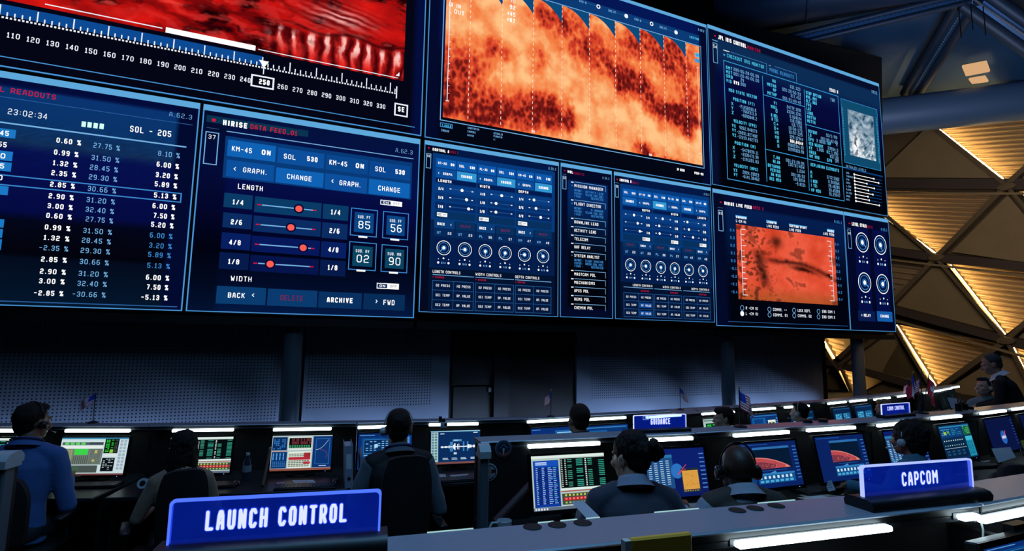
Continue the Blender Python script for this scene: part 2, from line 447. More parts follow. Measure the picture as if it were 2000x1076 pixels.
zr = d.P(1213, 312)[1]; s_tick = [d.P(x, 200)[0] for x in (158, 326, 490, 648, 798, 945, 1086, 1213, 1353, 1480, 1601, 1719, 1832)]
step = (s_tick[7]-s_tick[0])/7
sx0 = s_tick[7]-step*14; s_mark = s_tick[7]; s_end = s_tick[-1]
m.rect(sx0, zr+.03, s_mark, zr+.17, glow('0d4a94'), 0)
k = 0
x = s_mark-14*step
while x < s_end+.01:
    big = k % 5 == 0
    m.rect(x-.007, zr+.02, x+.007, zr+(.16 if big else .075), WHITE, -.0006); x += step/5; k += 1
x = sx0
while x < s_end: m.rect(x, zr-.012, x+.022, zr+.012, WHITE, -.0006); x += .04
m.rect(s_end-.009, zr-.08, s_end+.009, zr+.12, WHITE, -.0006)
d.put(m, 'ruler')
m = d.new()
for t, xc, yb in ((110, 61, 175), (120, 152, 194), (130, 242, 211), (140, 331, 228), (150, 418, 245), (160, 503, 261), (170, 587, 277), (180, 669, 291), (190, 749, 305),
                  (200, 827, 320), (210, 904, 335), (220, 981, 349), (230, 1055, 362), (240, 1127, 375), (260, 1298, 408), (270, 1367, 422), (280, 1434, 435), (290, 1500, 447),
                  (300, 1565, 459), (310, 1628, 472), (320, 1690, 484), (330, 1750, 496)):
    hw = 31-11*(xc-61)/1690.; yb = yb-hw*.19+3; m = d.new()
    d.T(m, str(t), xc-hw, yb, xc+hw, 25-(xc/1750.)*4, WHITE, .14); d.layer = 3; d.put(m, 'ruler_number')
m = d.new()
d.F(m, 1155, 340, 1258, 415, .022, WHITE); d.T(m, '250', 1190, 386, 1239, 24, WARMW, .2)
d.F(m, 1813, 472, 1873, 541, .022, WHITE); d.T(m, 'SE', 1828, 512, 1858, 23, WARMW, .2)
a = d.P(1190, 284); b = d.P(1236, 288); c = d.P(1213, 312); a = (a[0], b[1]+.01); b = (b[0], b[1]+.01)
m.add([(a[0], -.002, a[1]), (c[0], -.002, c[1]), (b[0], -.002, b[1])], [(0, 1, 2)], WARMW); d.L(m, 1213, 305, 1211, 342, .014, WHITE)
d.put(m, 'heading_marker')
m = d.new()
zl = d.P(763, 133)[1]
d.R(m, -600, -190, 748, 123, INK) if False else None
m.rect(d.P(210, 5)[0], zl-.012, d.P(748, 122)[0], zl+.002, WHITE, -.001)
m.rect(d.P(763, 128)[0], zl-.055, d.P(1175, 212)[0], zl+.022, WARMW, -.001)
m.rect(d.P(1188, 217)[0], zl-.03, d.P(1830, 352)[0], zl-.018, WHITE, -.001)
a = d.P(1835, 352); m.add([(a[0]-.06, -.001, a[1]), (a[0], -.001, a[1]), (a[0], -.001, a[1]+.07)], [(0, 1, 2)], WHITE)
d.put(m, 'scale_bar')
m = d.new(); w = d.w
zq = d.P(0, 258)[1]; m.rect(0, zq-.008, d.P(1905, 593)[0], zq+.004, LINE, 0)
m.rect(0, 0, w, .018, LINE, 0); m.rect(w-.016, 0, w, d.h, LINE, 0)
d.put(m, 'border_line')

# ---- readouts table
K2 = (0, 130, 2.11)
d = Disp('l', (-700, 40), (355.5, 609), K2, 'video panel with percentage readouts in three columns beside the data feed', z1=ZM, z0=ZB+.02)
gr = grad([(0, (4, 22, 44)), (.2, (3, 12, 30)), (.22, (2, 3, 12)), (.36, (3, 6, 24)), (.4, (4, 10, 66)), (.66, (6, 16, 78)), (.70, (16, 44, 84)), (.8, (10, 52, 104)), (.93, (10, 52, 112)), (.94, (3, 12, 60)), (1, (3, 10, 50))])
def f(u, v):
    c = gr(v)
    if u > .955: return (3, 10, 48)
    k = 1+.18*noise.noise(Vector((u*400, v*160, 0))) if .6 < v < .8 else 1
    return tuple(q*k for q in c)
d.bg(f, 90, 110); d.border(.085)
m = d.new()
for t, x0, yb, x1 in (('0.60 %', 232, 313, 335), ('0.99 %', 222, 362, 324), ('1.32 %', 217, 406, 319), ('2.35 %', 211, 447, 314), ('2.85 %', 206, 494, 309), ('2.90 %', 200, 542, 304),
                      ('3.00 %', 195, 583, 300), ('0.60 %', 190, 623, 296), ('0.99 %', 184, 671, 290), ('1.32 %', 179, 714, 286), ('2.85 %', 169, 803, 275), ('2.90 %', 164, 853, 271),
                      ('3.00 %', 160, 893, 266), ('-2.85 %', 138, 942, 261), ('6.00 %', 645, 412, 738), ('3.20 %', 641, 455, 733), ('5.89 %', 637, 493, 730), ('5.13 %', 634, 539, 727),
                      ('6.00 %', 628, 583, 722), ('7.50 %', 632, 623, 719), ('5.20 %', 622, 660, 715), ('6.00 %', 601, 878, 697), ('7.50 %', 604, 918, 693), ('-5.13 %', 580, 960, 690)):
    d.T(m, t, x0, yb, x1, 21, WARMW, .17)
for t, x0, yb, x1 in (('27.75 %', 385, 334, 495), ('31.50 %', 376, 384, 492), ('28.45 %', 370, 424, 487), ('29.30 %', 366, 464, 483), ('30.66 %', 361, 512, 479), ('31.20 %', 356, 558, 474),
                      ('32.40 %', 352, 598, 470), ('27.75 %', 353, 638, 466), ('31.50 %', 342, 685, 461), ('28.45 %', 337, 725, 457), ('29.30 %', 332, 767, 453), ('30.66 %', 328, 813, 448),
                      ('31.20 %', 323, 862, 444), ('32.40 %', 318, 903, 440), ('-30.66 %', 297, 947, 435), ('-2.35 %', 160, 755, 281), ('8.10 %', 651, 367, 742)):
    d.T(m, t, x0, yb, x1, 21, PALE, .12)
for t, x0, yb, x1 in (('6.00 %', 617, 704, 711), ('3.20 %', 614, 746, 708), ('5.89 %', 610, 784, 704), ('5.13 %', 606, 829, 700)): d.T(m, t, x0, yb, x1, 21, BLUE, .13)
d.put(m, 'readout_text')
m = d.new()
d.T(m, 'L READOUTS', 0, 103, 234, 22, RED, .14); d.T(m, '23:02:34', 32, 196, 197, 24, WHITE, .11); d.T(m, 'SOL - 205', 535, 268, 707, 25, WARMW, .14); d.T(m, 'A.62.3', 697, 205, 792, 19, PALE, .09)
for x in (338, 362, 387, 412): d.R(m, x, 226+(x-338)*.12, x+15, 250+(x-338)*.12, glow('c8ffe6', 1.2), -.001)
d.put(m, 'header_text')
m = d.new()
for y, w in ((232, .022), (125, .008)): d.L(m, -600, y-100, 768, y+103 if y > 200 else 243, w, WHITE if y > 200 else LINE)
m = d.new(); z = d.P(768, 335)[1]; m.rect(0, z, d.P(768, 335)[0], z+.018, PALE, 0); z = d.P(795, 243)[1]; m.rect(0, z, d.P(795, 243)[0], z+.008, DIM, 0)
z = d.P(730, 992)[1]; m.rect(0, z, d.P(730, 992)[0], z+.012, DIM, 0)
a = d.P(750, 522); b = d.P(748, 562); m.frame(0, b[1], a[0], a[1], .014, BLUE, 0)
d.put(m, 'rule_line')
m = d.new()
for x, y0, y1 in ((63, 262, 298), (50, 352, 391), (45, 397, 434), (32, 494, 531), (15, 630, 664), (9, 670, 706), (4, 712, 756)):
    a = d.P(x, y0); b = d.P(x, y1); m.rect(0, b[1], b[0], a[1], glow('1c78c4'), 0)
for t, x0, yb, x1 in (('45', 0, 283, 37), ('55', -7, 330, 28), ('0', 2, 378, 22), ('5', 0, 420, 17), ('0', -6, 468, 10)): d.T(m, t, x0, yb, x1, 21, WARMW, .16, -.0016)
d.put(m, 'row_label')

# ---- data feed
K3 = (380, 190, 2.391)
d = Disp('l', (398, 203), (808, 626), K3, 'video panel with red slider knobs and four square gauges', z1=ZM, z0=ZB+.02)
gr = grad([(0, (3, 24, 66)), (.14, (2, 12, 40)), (.3, (1, 3, 22)), (.5, (4, 8, 58)), (.7, (5, 16, 74)), (1, (4, 18, 60))])
d.bg(lambda u, v: tuple(q*(1 if u > .1 else .75) for q in gr(v)), 40, 60); d.border(.085)
m = d.new()
d.R(m, 58, 82, 530, 186, glow('0a3350')); d.R(m, 82, 99, 98, 115, RED, -.001); d.T(m, 'HiRISE'.upper(), 132, 130, 247, 26, WARMW, .22); d.T(m, 'DATA FEED_01', 260, 148, 480, 23, RED, .14)
d.R(m, 55, 141, 113, 149, BAND, -.001); d.F(m, 52, 158, 103, 318, .012, PALE); d.T(m, '37', 64, 193, 98, 20, WHITE, .12); d.T(m, 'A.62.3', 938, 256, 1018, 19, PALE, .08)
z = d.P(150, 158)[1]; m.rect(d.P(150, 158)[0], z-.008, d.P(1022, 292)[0], z+.004, PALE, -.001)
d.put(m, 'header_text')
m = d.new(); d.R(m, 146, 180, 1010, 478, glow('083a78'));  d.put(m, 'button_field')
def button(x0, y0, x1, y1, mat, texts, name='screen_button', lab=None):
    m = d.new(); d.R(m, x0, y0, x1, y1, mat)
    for t in texts: d.T(m, t[0], t[1], t[2], t[3], t[4] if len(t) > 4 else 23, t[6] if len(t) > 6 else WARMW, t[5] if len(t) > 5 else .14)
    o = d.put(m, name); o.location.y = -.006
    if lab: o['label'] = lab
LB = glow('0f62b4'); LB2 = glow('0c4f9c')
button(157, 197, 376, 303, LB, [('KM-45', 174, 250, 268), ('ON', 313, 268, 355, 24, .22)]); button(390, 234, 603, 334, LB2, [('SOL', 416, 286, 472), ('530', 525, 298, 574, 23, .2)])
button(616, 266, 808, 363, glow('0a468c'), [('KM-45', 629, 314, 712), ('ON', 752, 330, 790, 23, .22)]); button(818, 297, 1005, 391, glow('0a4690'), [('SOL', 843, 345, 892), ('530', 937, 358, 981, 22, .2)])
button(152, 291, 368, 395, LB2, [('<', 178, 345, 196), ('GRAPH.', 226, 350, 338)]); button(382, 327, 600, 423, LB, [('CHANGE', 431, 380, 547)])
button(610, 354, 803, 451, LB2, [('<', 635, 402, 651), ('GRAPH.', 676, 410, 776)]); button(815, 380, 1003, 473, LB, [('CHANGE', 857, 435, 960)])
for x0, y0, x1, y1, t, tx, ty, tx1, c in ((140, 445, 268, 525, '1/4', 177, 500, 228, '0a3a66'), (135, 537, 264, 618, '2/6', 169, 593, 221, '0a2c62'), (128, 630, 258, 716, '4/8', 161, 688, 215, '071f60'), (118, 722, 250, 808, '1/8', 156, 778, 208, '061a4c'),
                           (601, 497, 716, 578, '1/4', 636, 547, 680, '0a3a66'), (597, 583, 712, 666, '2/6', 629, 634, 676, '0a2c62'), (592, 672, 706, 754, '4/8', 624, 722, 671, '071f60'), (588, 757, 703, 838, '1/8', 621, 806, 666, '061a4c')):
    button(x0, y0, x1, y1, glow(c), [(t, tx, ty, tx1, 24, .18)], 'value_cell')
for x0, y0, x1, y1, lx0, ly0, lx1, kx, ky, c in ((283, 462, 590, 566, 315, 503, 560, 487, 521, '0a3a66'), (277, 552, 587, 652, 308, 595, 555, 450, 608, '0a2c62'), (268, 645, 582, 742, 303, 687, 550, 507, 703, '06185a'), (262, 735, 577, 830, 297, 776, 545, 353, 779, '05144a')):
    m = d.new(); d.R(m, x0, y0, x1, y1, glow(c)); zc = d.P(kx, ky)[1]; a = d.P(lx0, ly0)[0]; b = d.P(lx1, ly0)[0]
    m.rect(a, zc-.008, b, zc+.008, PALE, -.001); m.rect(a-.06, zc-.008, a-.01, zc+.008, RED, -.001); m.rect(b-.02, zc-.008, b+.03, zc+.008, RED, -.0014)
    x = d.P(kx, ky)[0]; m.disc(x, zc, .07, NAVY, -.0012); m.disc(x, zc, .047, DOTR, -.0016); o = d.put(m, 'slider'); o.location.y = -.006
for x0, y0, x1, y1 in ((868, 478, 968, 512), (851, 866, 953, 898)):
    m = d.new(); d.R(m, x0, y0, x1, y1, WARMW); a = d.P(x0, y0); b = d.P(x1, y1); mx = (a[0]+b[0])/2; m.rect(a[0]+.01, b[1]+.012, mx-.01, a[1]-.012, BTN3, -.001)
    hh = (a[1]-b[1]); m.text('ON', (a[0]+mx)/2, b[1]+hh*.28, hh*.45, WARMW, -.002, (mx-a[0])*.5, .2, 'c'); m.text('OFF', (b[0]+mx)/2, b[1]+hh*.28, hh*.45, BTN3, -.002, (mx-a[0])*.62, .14, 'c'); o = d.put(m, 'toggle'); o.location.y = -.006
for x0, y0, x1, y1, t, tx, ty, tx1, n, nx, ny, nx1, tb in ((731, 515, 850, 655, 'SUB. PT', 762, 564, 820, '85', 764, 612, 819, 765), (881, 531, 996, 668, 'SUB. FF', 911, 582, 966, '56', 915, 628, 966, 914),
                                     (723, 672, 845, 812, 'SUB. GV', 752, 723, 815, '02', 756, 770, 813, 756), (874, 686, 992, 822, 'SUB. MR', 901, 737, 964, '90', 906, 782, 960, 908)):
    m = d.new(); d.F(m, x0, y0, x1, y1, .012, BLUE); d.R(m, x0+17, y0+20, x1-16, y1-19, glow('0a4684' if y0 < 600 else '0a4462')); d.T(m, t, tx, ty, tx1, 14, WHITE, .14); d.T(m, n, nx, ny, nx1, 36, WARMW, .11)
    a = d.P(tb, y1-8); b = d.P(tb+41, y1+3); m.rect(a[0], b[1], b[0], a[1], WARMW, -.002); o = d.put(m, 'gauge'); o.location.y = -.006
m = d.new(); d.T(m, 'LENGTH', 202, 427, 319, 24, WARMW, .14); d.T(m, 'WIDTH', 168, 857, 266, 24, WARMW, .14); o = d.put(m, 'section_text'); o.location.y = -.006
button(105, 880, 330, 971, glow('0a3c70'), [('BACK', 155, 935, 234, 24, .15), ('<', 264, 935, 281)]); button(343, 893, 570, 981, glow('0a3a6e'), [('DELETE', 400, 947, 505, 24, .11, glow('8c1440'))])
button(580, 906, 778, 989, glow('083060'), [('ARCHIVE', 617, 957, 738, 24, .2)]); button(790, 915, 980, 997, glow('082c58'), [('>', 842, 964, 856), ('FWD', 881, 969, 933, 24, .15)])

# ---- the orange radar map
K4 = (820, 0, 2.831)
d = Disp('m', (838, 0), (1388.5, 362.5), K4, 'large video panel showing a patchy orange radar map with scalloped blue teeth', z1=ZT, s0=wall_sz('m', 829, 268)[0])
gr = grad([(0, (3, 6, 18)), (.42, (4, 10, 30)), (.5, (5, 22, 84)), (1, (5, 22, 84))])
d.bg(lambda u, v: gr(v) if .04 < u < .96 else (3, 10, 44), 40, 40)
a = d.P(127, 632); b = d.P(1563, 927); xr = b[0]; x0 = a[0]; zb_ = (a[1]+b[1])/2; zt_ = d.h-.35
# scallop geometry: cuts and tips in panel coordinates
cuts = [d.P(x, y)[0] for x, y in ((282, 0), (458, 20), (628, 70), (786, 120), (937, 165), (1080, 210), (1217, 248), (1348, 292), (1471, 330))]
ztip = d.P(1080, 210)[1]; zpk = d.P(1083, 120)[1]
cuts = [cuts[0]-(cuts[1]-cuts[0])]+cuts+[cuts[-1]*2-cuts[-2]]
W_, H_ = xr-x0, zt_-zb_
def topz(x):
    for a_, b_ in zip(cuts, cuts[1:]):
        if a_ <= x < b_:
            t = (x-a_)/(b_-a_); return zpk-(zpk-ztip)*(t**2.3)-0.02
    return zpk
BLPX = ((250,330,160,110,.55),(200,450,140,120,.65),(430,265,100,60,.6),(300,600,220,90,.75),(560,610,190,105,.75),(730,650,110,90,.8),(835,640,30,85,.9),(700,540,120,40,.5),(720,90,110,80,.7),(850,200,110,110,.55),(1000,300,120,100,.7),(1060,390,90,40,.5),
 (660,330,50,70,.4),(900,60,80,60,.4),(1180,240,90,90,.6),(1300,250,110,130,.6),(1430,340,100,140,.7),(1200,450,85,70,1.25),(1120,480,45,60,.9),(1265,560,45,70,.7),(1350,600,60,80,.8),(1430,640,70,65,1.3),(1505,560,60,110,.8),(1480,730,38,38,.9),(1540,690,40,28,.8),(1230,815,42,36,1.2),(1270,850,40,20,.8),(1390,885,50,15,.6),(150,560,60,120,.6),(380,700,120,60,.5))
BL_ = []
for cx, cy, rx, ry, k in BLPX:
    q = d.P(cx, cy); qx = d.P(cx+rx, cy); qz = d.P(cx, cy-ry); BL_.append((q[0], q[1], abs(qx[0]-q[0]), abs(qz[1]-q[1]), k))
def radar(u, v):
    x = x0+u*W_; z = zb_+v*H_
    wx = x+.16*fbm(x*1.6, z*1.6, 2)+.05*fbm(x*7, z*7, 1, 3); wz = z+.16*fbm(x*1.6, z*1.6, 7)+.05*fbm(x*7, z*7, 5, 3); s_ = 0.
    for cx, cy, rx, ry, k in BL_:
        e = ((wx-cx)/rx)**2+((wz-cy)/ry)**2
        if e < 6: s_ += k*math.exp(-e**1.3)
    cell = noise.voronoi(Vector((x*12, z*8, 0)))[0][0]; c2 = noise.voronoi(Vector((x*21, z*13, 4)))[0][0]
    n = fbm(x*3.2, z*3.2, 3, 5)
    dk = .05+min(s_*1.25, 1.35)*(.74+.5*(.42-cell)+.35*(.35-c2))+n*.42+(.4-cell)*.16*min(1, s_*3+.2)+.02
    c = mixc((255, 196, 134), (244, 124, 66), sst(-.08, .3, dk)); c = mixc(c, (214, 66, 40), sst(.28, .58, dk)); c = mixc(c, (112, 22, 20), sst(.55, .95, dk)); c = mixc(c, (60, 8, 12), sst(1., 1.4, dk))
    return c
zvis = d.P(282, -60)[1]
NX, NY = 340, 260
zt_ = zpk; H_ = zt_-zb_
picture('radar_map', d.root, x0, zb_, xr, zt_, NX, NY, radar, -.002)
for a_, b_ in zip(cuts, cuts[1:]):
    if b_ > xr: continue
    m = d.new(); pts = [(a_+(b_-a_)*t, zpk-(zpk-ztip)*t**2.3) for t in [q/16 for q in range(17)]]+[(b_, zpk)]
    m.add([(x, -.0035, z) for x, z in pts], [tuple(range(len(pts)))[::-1]], glow('0d4a7c')); m.build('scallop', d.root)
m = d.new(); m.rect(x0, zpk, xr, zpk+.25, glow('0b3a74'), -.003); m.build('map_header', d.root)
m = d.new()
for i, x in enumerate(cuts[1:-1]):
    z = zb_+.05
    m.marks.append((len(m.v), len(m.f)))
    while z < zpk: m.rect(x-.006, z, x+.006, z+.05, glow('ffdcc8'), 0); z += .1
z = zb_+.3; m.marks.append((len(m.v), len(m.f)))
a = d.P(170, 20); b = d.P(150, 558); m.seg((b[0], b[1]), (b[0], b[1]+3.2), .012, WHITE); m.seg((b[0]-.03, b[1]), (b[0]+.03, b[1]), .012, WHITE)
for i in range(24): m.rect(b[0], b[1]+i*.13, b[0]+.03, b[1]+i*.13+.01, WHITE, -.0005)
a = d.P(1533, 375); b = d.P(1548, 850); m.seg((b[0], b[1]), (b[0], a[1]), .014, glow('ffc8b4')); m.seg((b[0]-.03, b[1]), (b[0]+.03, b[1]), .012, WHITE); m.seg((b[0]-.03, a[1]), (b[0]+.03, a[1]), .012, WHITE)
d.F(m, 1520, 290, 1545, 320, .02, CYAN); d.R(m, 1520, 290, 1545, 320, LCYAN, -.0002); d.R(m, 1520, 322, 1545, 350, LCYAN, -.0002)
d.layer = 4; d.put(m, 'dashed')
m = d.new()
for t, x0_, yb, x1_, h, mt, w in (('IX IN', 160, 34, 225, 24, WARMW, .13), ('OUT', 190, 75, 245, 24, WARMW, .14), ('70', 498, 14, 527, 22, WHITE, .13), ('92', 497, 49, 527, 23, WARMW, .15), ('+45', 482, 84, 527, 23, WARMW, .15), ('+87', 480, 118, 525, 23, WARMW, .15),
    ('AVD-B', 880, 12, 920, 13, PALE, .14), ('DMC.PT', 1042, 65, 1083, 13, PALE, .14), ('AVD-B', 1185, 112, 1222, 13, PALE, .14), ('DMC.PT', 1325, 156, 1363, 13, PALE, .14), ('LOCATION', 1490, 210, 1540, 13, CYAN, .16), ('A.30.3', 1537, 170, 1570, 13, PALE, .14),
    ('T.033.8', 122, 699, 172, 13, CYAN, .18), ('CBO180', 118, 726, 160, 12, PALE, .15), ('SUBSYSTEM', 263, 712, 327, 11, PALE, .15), ('CAMERA', 263, 732, 307, 11, PALE, .15), ('HIRISE', 262, 752, 298, 10, PALE, .15),
    ('ACIDALIA', 407, 742, 457, 11, PALE, .15), ('PLANITIA', 407, 758, 455, 11, PALE, .15), ('C-', 407, 777, 418, 10, PALE, .15), ('3P 8038', 1420, 943, 1462, 14, WARMW, .2), ('PROP-MN', 1517, 963, 1566, 14, WARMW, .2), ('90', 617, 732, 634, 13, WARMW, .16), ('90', 1266, 862, 1280, 13, WARMW, .16)):
    d.T(m, t, x0_, yb, x1_, h, mt, w)
for x, y in ((986, 38), (1140, 90), (1280, 133), (1415, 180)):
    a = d.P(x, y); m.disc(a[0], a[1], .045, WHITE, -.001); m.disc(a[0], a[1], .022 if x < 1100 or x == 1280 else .0, NAVY, -.0014)
    m.rect(a[0]-.32, a[1]-.004, a[0]-.07, a[1]+.004, DIM, -.001)
d.F(m, 112, 676, 180, 713, .012, BLUE)
d.layer = 5; d.put(m, 'caption_text')
m = d.new(); w, h = d.w, d.h
m.rect(0, 0, .014, h, LINE); m.rect(w-.016, 0, w, h, LINE); m.rect(0, 0, w, .014, LINE)
m.rect(0, h-.07, w, h, BAND)
a = d.P(110, 657); b = d.P(1572, 940); m.frame(a[0], (a[1]+b[1])/2, b[0], d.P(1550, 256)[1], .014, PALE, 0)
d.put(m, 'border_line')

# ---- control boards
def control_board(d, xs, ytop, rows, yl, mirror, dialr, heads, labels, cw):
    S = [(d.P(a, ytop)[0], d.P(b, ytop)[0]) for a, b in xs]
    Z = {k: (d.P(yl, v[0])[1], d.P(yl, v[1])[1]) for k, v in rows.items()}   # (top, bottom)
    nm = ['UT', 'UT', 'PL', 'PL', 'KM', 'KM']; num = ['22', '23', '36', '37', '47', '48']; code = ['UT-20', 'PL-36', 'KM-45']
    m = d.new(); a = S[0][0]-.06; b = S[-1][1]+.06
    m.rect(a, Z['tog'][1]-.03, b, Z['A'][0]+.08, glow('063a7c')); m.rect(a, Z['dial'][1]-.02, b, Z['tog'][1]-.03, glow('04204a')); m.rect(a, Z['grid'][1]-.04, b, Z['dial'][1]-.02, glow('03122e'))
    d.put(m, 'board_field')
    mb = mt = d.new()
    def nb(name='screen_button'):
        nonlocal mb, mt
        if mb.f: o = d.put(mb, mb.nm); o.location.y = -.004
        mb = mt = d.new(); mb.nm = name
    mb.nm = 'screen_button'
    def tx(t, x, z0, z1, al='l', mat=WARMW, k=.42, wt=.17, w=None):
        h = (z0-z1)*k; mt.text(t, x, z1+(z0-z1)*(1-k)/2, h, mat, -.001, w, wt, al)
    for i, (x0, x1) in enumerate(S):
        g = i//2; first = (i % 2 == 0) != mirror; mid = (x0+x1)/2
        cw_ = x1-x0; nb(); z0, z1 = Z['A']; mb.rect(x0, z1, x1, z0, glow('0c58ac'))
        if first: tx(code[g], x0+cw_*.1, z0, z1, k=.28, w=cw_*.42); tx('ON', x1-cw_*.1, z0, z1, 'r', k=.3, wt=.24, w=cw_*.18)
        else: tx('SOL', x0+cw_*.1, z0, z1, k=.3, w=cw_*.27); tx('530', x1-cw_*.1, z0, z1, 'r', k=.3, wt=.22, w=cw_*.25)
        nb(); z0, z1 = Z['B']
        if first: mb.rect(x0, z1, x1, z0, glow('0b4c98')); tx('<', x0+cw_*.1, z0, z1, k=.3, w=cw_*.07); tx('GRAPH.', x1-cw_*.15, z0, z1, 'r', k=.28, w=cw_*.5)
        else:
            hi = (not mirror) or g == 1
            mb.rect(x0, z1, x1, z0, glow('3296d2' if hi else '1260b0')); tx('CHANGE', mid, z0, z1, 'c', k=.32, wt=.24, w=cw_*.56)
        for r in ('s1', 's2', 's3'):
            pass
        nb(); z0, z1 = Z['back']; mb.rect(x0, z1, x1, z0, glow('0a3c78' if first else '08305c'))
        if first: tx('BACK', x0+cw_*.15, z0, z1, k=.32, w=cw_*.36, wt=.2); tx('<', x1-cw_*.15, z0, z1, 'r', k=.32, w=cw_*.07)
        else: tx('DELETE', mid, z0, z1, 'c', glow('8c1450'), .26, .12, w=cw_*.5)
        nb('channel_cell'); z0, z1 = Z['ut']; mb.rect(x0, z1, x1, z0, glow('06285a')); tx(nm[i], x0+.05, z0, z1, k=.34, mat=PALE); tx(num[i], x1-.05, z0, z1, 'r', k=.34, mat=WHITE)
        nb('dial_field'); z0, z1 = Z['dial']; mb.rect(x0, z1, x1, z0, glow('041c4c'))
    for g in range(3):
        nb('section_header'); x0, x1 = S[g*2][0], S[g*2+1][1]; z0, z1 = Z['lab']; mb.rect(x0, z1, x1, z0, glow('031a4e'))
        if mirror: tx(heads[g], x1-.05, z0, z1, 'r', k=.6, wt=.2)
        else: tx(heads[g], x0+.04, z0, z1, k=.6, wt=.2)
        nb('toggle'); z0, z1 = Z['tog']; mb.rect(x0, z1, x1, z0, glow('07305f'))
        tw = .17; h = (z0-z1)*.5; zc = (z0+z1)/2; xa = x1-.06-tw if mirror else x0+.04
        mb.rect(xa, zc-h/2, xa+tw, zc+h/2, WARMW, -.001); mb.rect(xa+.01, zc-h/2+.012, xa+tw/2-.01, zc+h/2-.012, BTN3, -.0014)
        mt.text('ON', xa+tw*.26, zc-h*.22, h*.45, WARMW, -.002, tw*.3, .2, 'c'); mt.text('OFF', xa+tw*.74, zc-h*.22, h*.45, BTN3, -.002, tw*.36, .16, 'c')
        # lower status grid
        nb('status_header'); z0, z1 = Z['ctl']; lx = x1-.02 if mirror else x0
        tx(labels[g], lx, z0, z1, 'r' if mirror else 'l', k=.5, wt=.12, w=(x1-x0)*.66); mb.rect(x0, z1-.012, x1, z1-.002, PALE, -.001)
        z0, z1 = Z['sta']; tx('+ STATUS' if not mirror else 'STATUS', (x1-.1) if mirror else x0, z0, z1, 'r' if mirror else 'l', RED, .42, .2, w=(x1-x0)*.27)
        nb('status_table'); z0, z1 = Z['grid']; mb.rect(x0, z1, x1, z0, glow('04183c')); mb.frame(x0, z1, x1, z0, .008, DIM, -.0006)
        names = (('O2 PRESS', 'H2 PRESS'), ('SE1 TEMP', 'OP. VALUE'), ('SE2 TEMP', 'AP. VALUE'))
        hh = (z0-z1)/3; mid = (x0+x1)/2; mb.rect(mid-.003, z1, mid+.003, z0, DIM, -.0007)
        for r in range(3):
            zz = z0-hh*(r+1)
            if r: mb.rect(x0, zz+hh-.003, x1, zz+hh+.003, DIM, -.0007)
            for q in range(2):
                cx = x0+(x1-x0)*(.25+.5*q)
                if mirror and g == 0 and q == 1 and r: mb.rect(mid+.01, zz+.03, x1-.03, zz+hh-.03, glow('0c4a98'), -.001)
                mt.text(names[r][q], cx, zz+hh*.36, hh*.26, WHITE, -.0018, (x1-x0)*.33, .14, 'c')
    nb()
    # sliders
    vals = [(.52, .72, .82), (.5, .25, .25), (.25, .35, .58)]; labs = [('2/4', '3/6', '7/8'), ('4/8', '1/8', '1/8'), ('1/4', '2/6', '4/8')]
    if mirror: vals = [(.52, .73, .85), (.47, .24, .26), (.24, .33, .58)]
    for g in range(3):
        x0, x1 = S[g*2][0], S[g*2+1][1]
        for r, key in enumerate(('s1', 's2', 's3')):
            z0, z1 = Z[key]; m = d.new(); xm = x0+(x1-x0)*.27; xn = x1-(x1-x0)*.27; zc = (z0+z1)/2
            c = glow(('093c80', '07306c', '062862')[r])
            if mirror: m.rect(xn+.02, z1+.012, x1, z0-.012, c); m.rect(x0, z1+.012, xn, z0-.012, c); a, b = x0+.05, xn-.05; m.text(labs[g][r], x1-.06, zc-.04, (z0-z1)*.34, WARMW, -.001, (x1-x0)*.11, .2, 'r')
            else: m.rect(x0, z1+.012, xm-.02, z0-.012, c); m.rect(xm, z1+.012, x1, z0-.012, c); a, b = xm+.05, x1-.05; m.text(labs[g][r], x0+.05, zc-.04, (z0-z1)*.34, WARMW, -.001, (x1-x0)*.12, .2)
            m.rect(a+.04, zc-.004, b-.04, zc+.004, DIM, -.001); m.rect(a, zc-.008, a+.03, zc+.008, WHITE, -.001); m.rect(b-.03, zc-.008, b, zc+.008, WHITE, -.001)
            m.disc(a+(b-a)*vals[g][r], zc, .026, WARMW, -.0015, 12); o = d.put(m, 'slider'); o.location.y = -.005
    # dials
    z0, z1 = Z['dial']
    ang = [225, 180, 270, 250, 180, 130]
    for i, (x0, x1) in enumerate(S):
        m = d.new(); cx = (x0+x1)/2; H = z0-z1; cz = z0-H*.35; dial(m, cx, cz, dialr, R(ang[i])); zz = z1+H*.14
        dots(m, cx, zz, dialr, ('2/4', '3/6', '4/8', '1/8', '1/4', '2/6')[i]); o = d.put(m, 'dial'); o.location.y = -.006
def dial(m, cx, cz, r, a):
    m.disc(cx, cz, r, glow('04143c'), 0, 30); m.ring(cx, cz, r, r*.08, WARMW, -.0006, 36); m.ring(cx, cz, r*.74, r*.07, BLUE, -.0006, 30); m.ring(cx, cz, r*.4, r*.13, glow('1c62b0'), -.0006, 24)
    m.seg((cx, cz), (cx+r*.66*math.cos(a), cz+r*.66*math.sin(a)), r*.09, PALE, -.0009); m.disc(cx, cz, r*.22, WARMW, -.0012, 18)
def dots(m, cx, zz, r, t):
    m.disc(cx, zz+r*.62, r*.12, WARMW, -.001, 12)
    for q in (-1, 1): m.disc(cx+q*r*.72, zz+r*.5, r*.07, WHITE, -.001, 8); m.disc(cx+q*r*.72, zz, r*.15, WARMW, -.001, 12)
    m.text(t, cx, zz-r*.13, r*.26, PALE, -.001, None, .2, 'c')
K5 = (820, 270, 2.907)
d = Disp('m', (829.6, 271.7), (1090, 617), K5, 'video panel with six dials and change buttons glowing pale blue, beside the role list', z1=ZM, z0=wall_sz('m', 818, 609)[1])
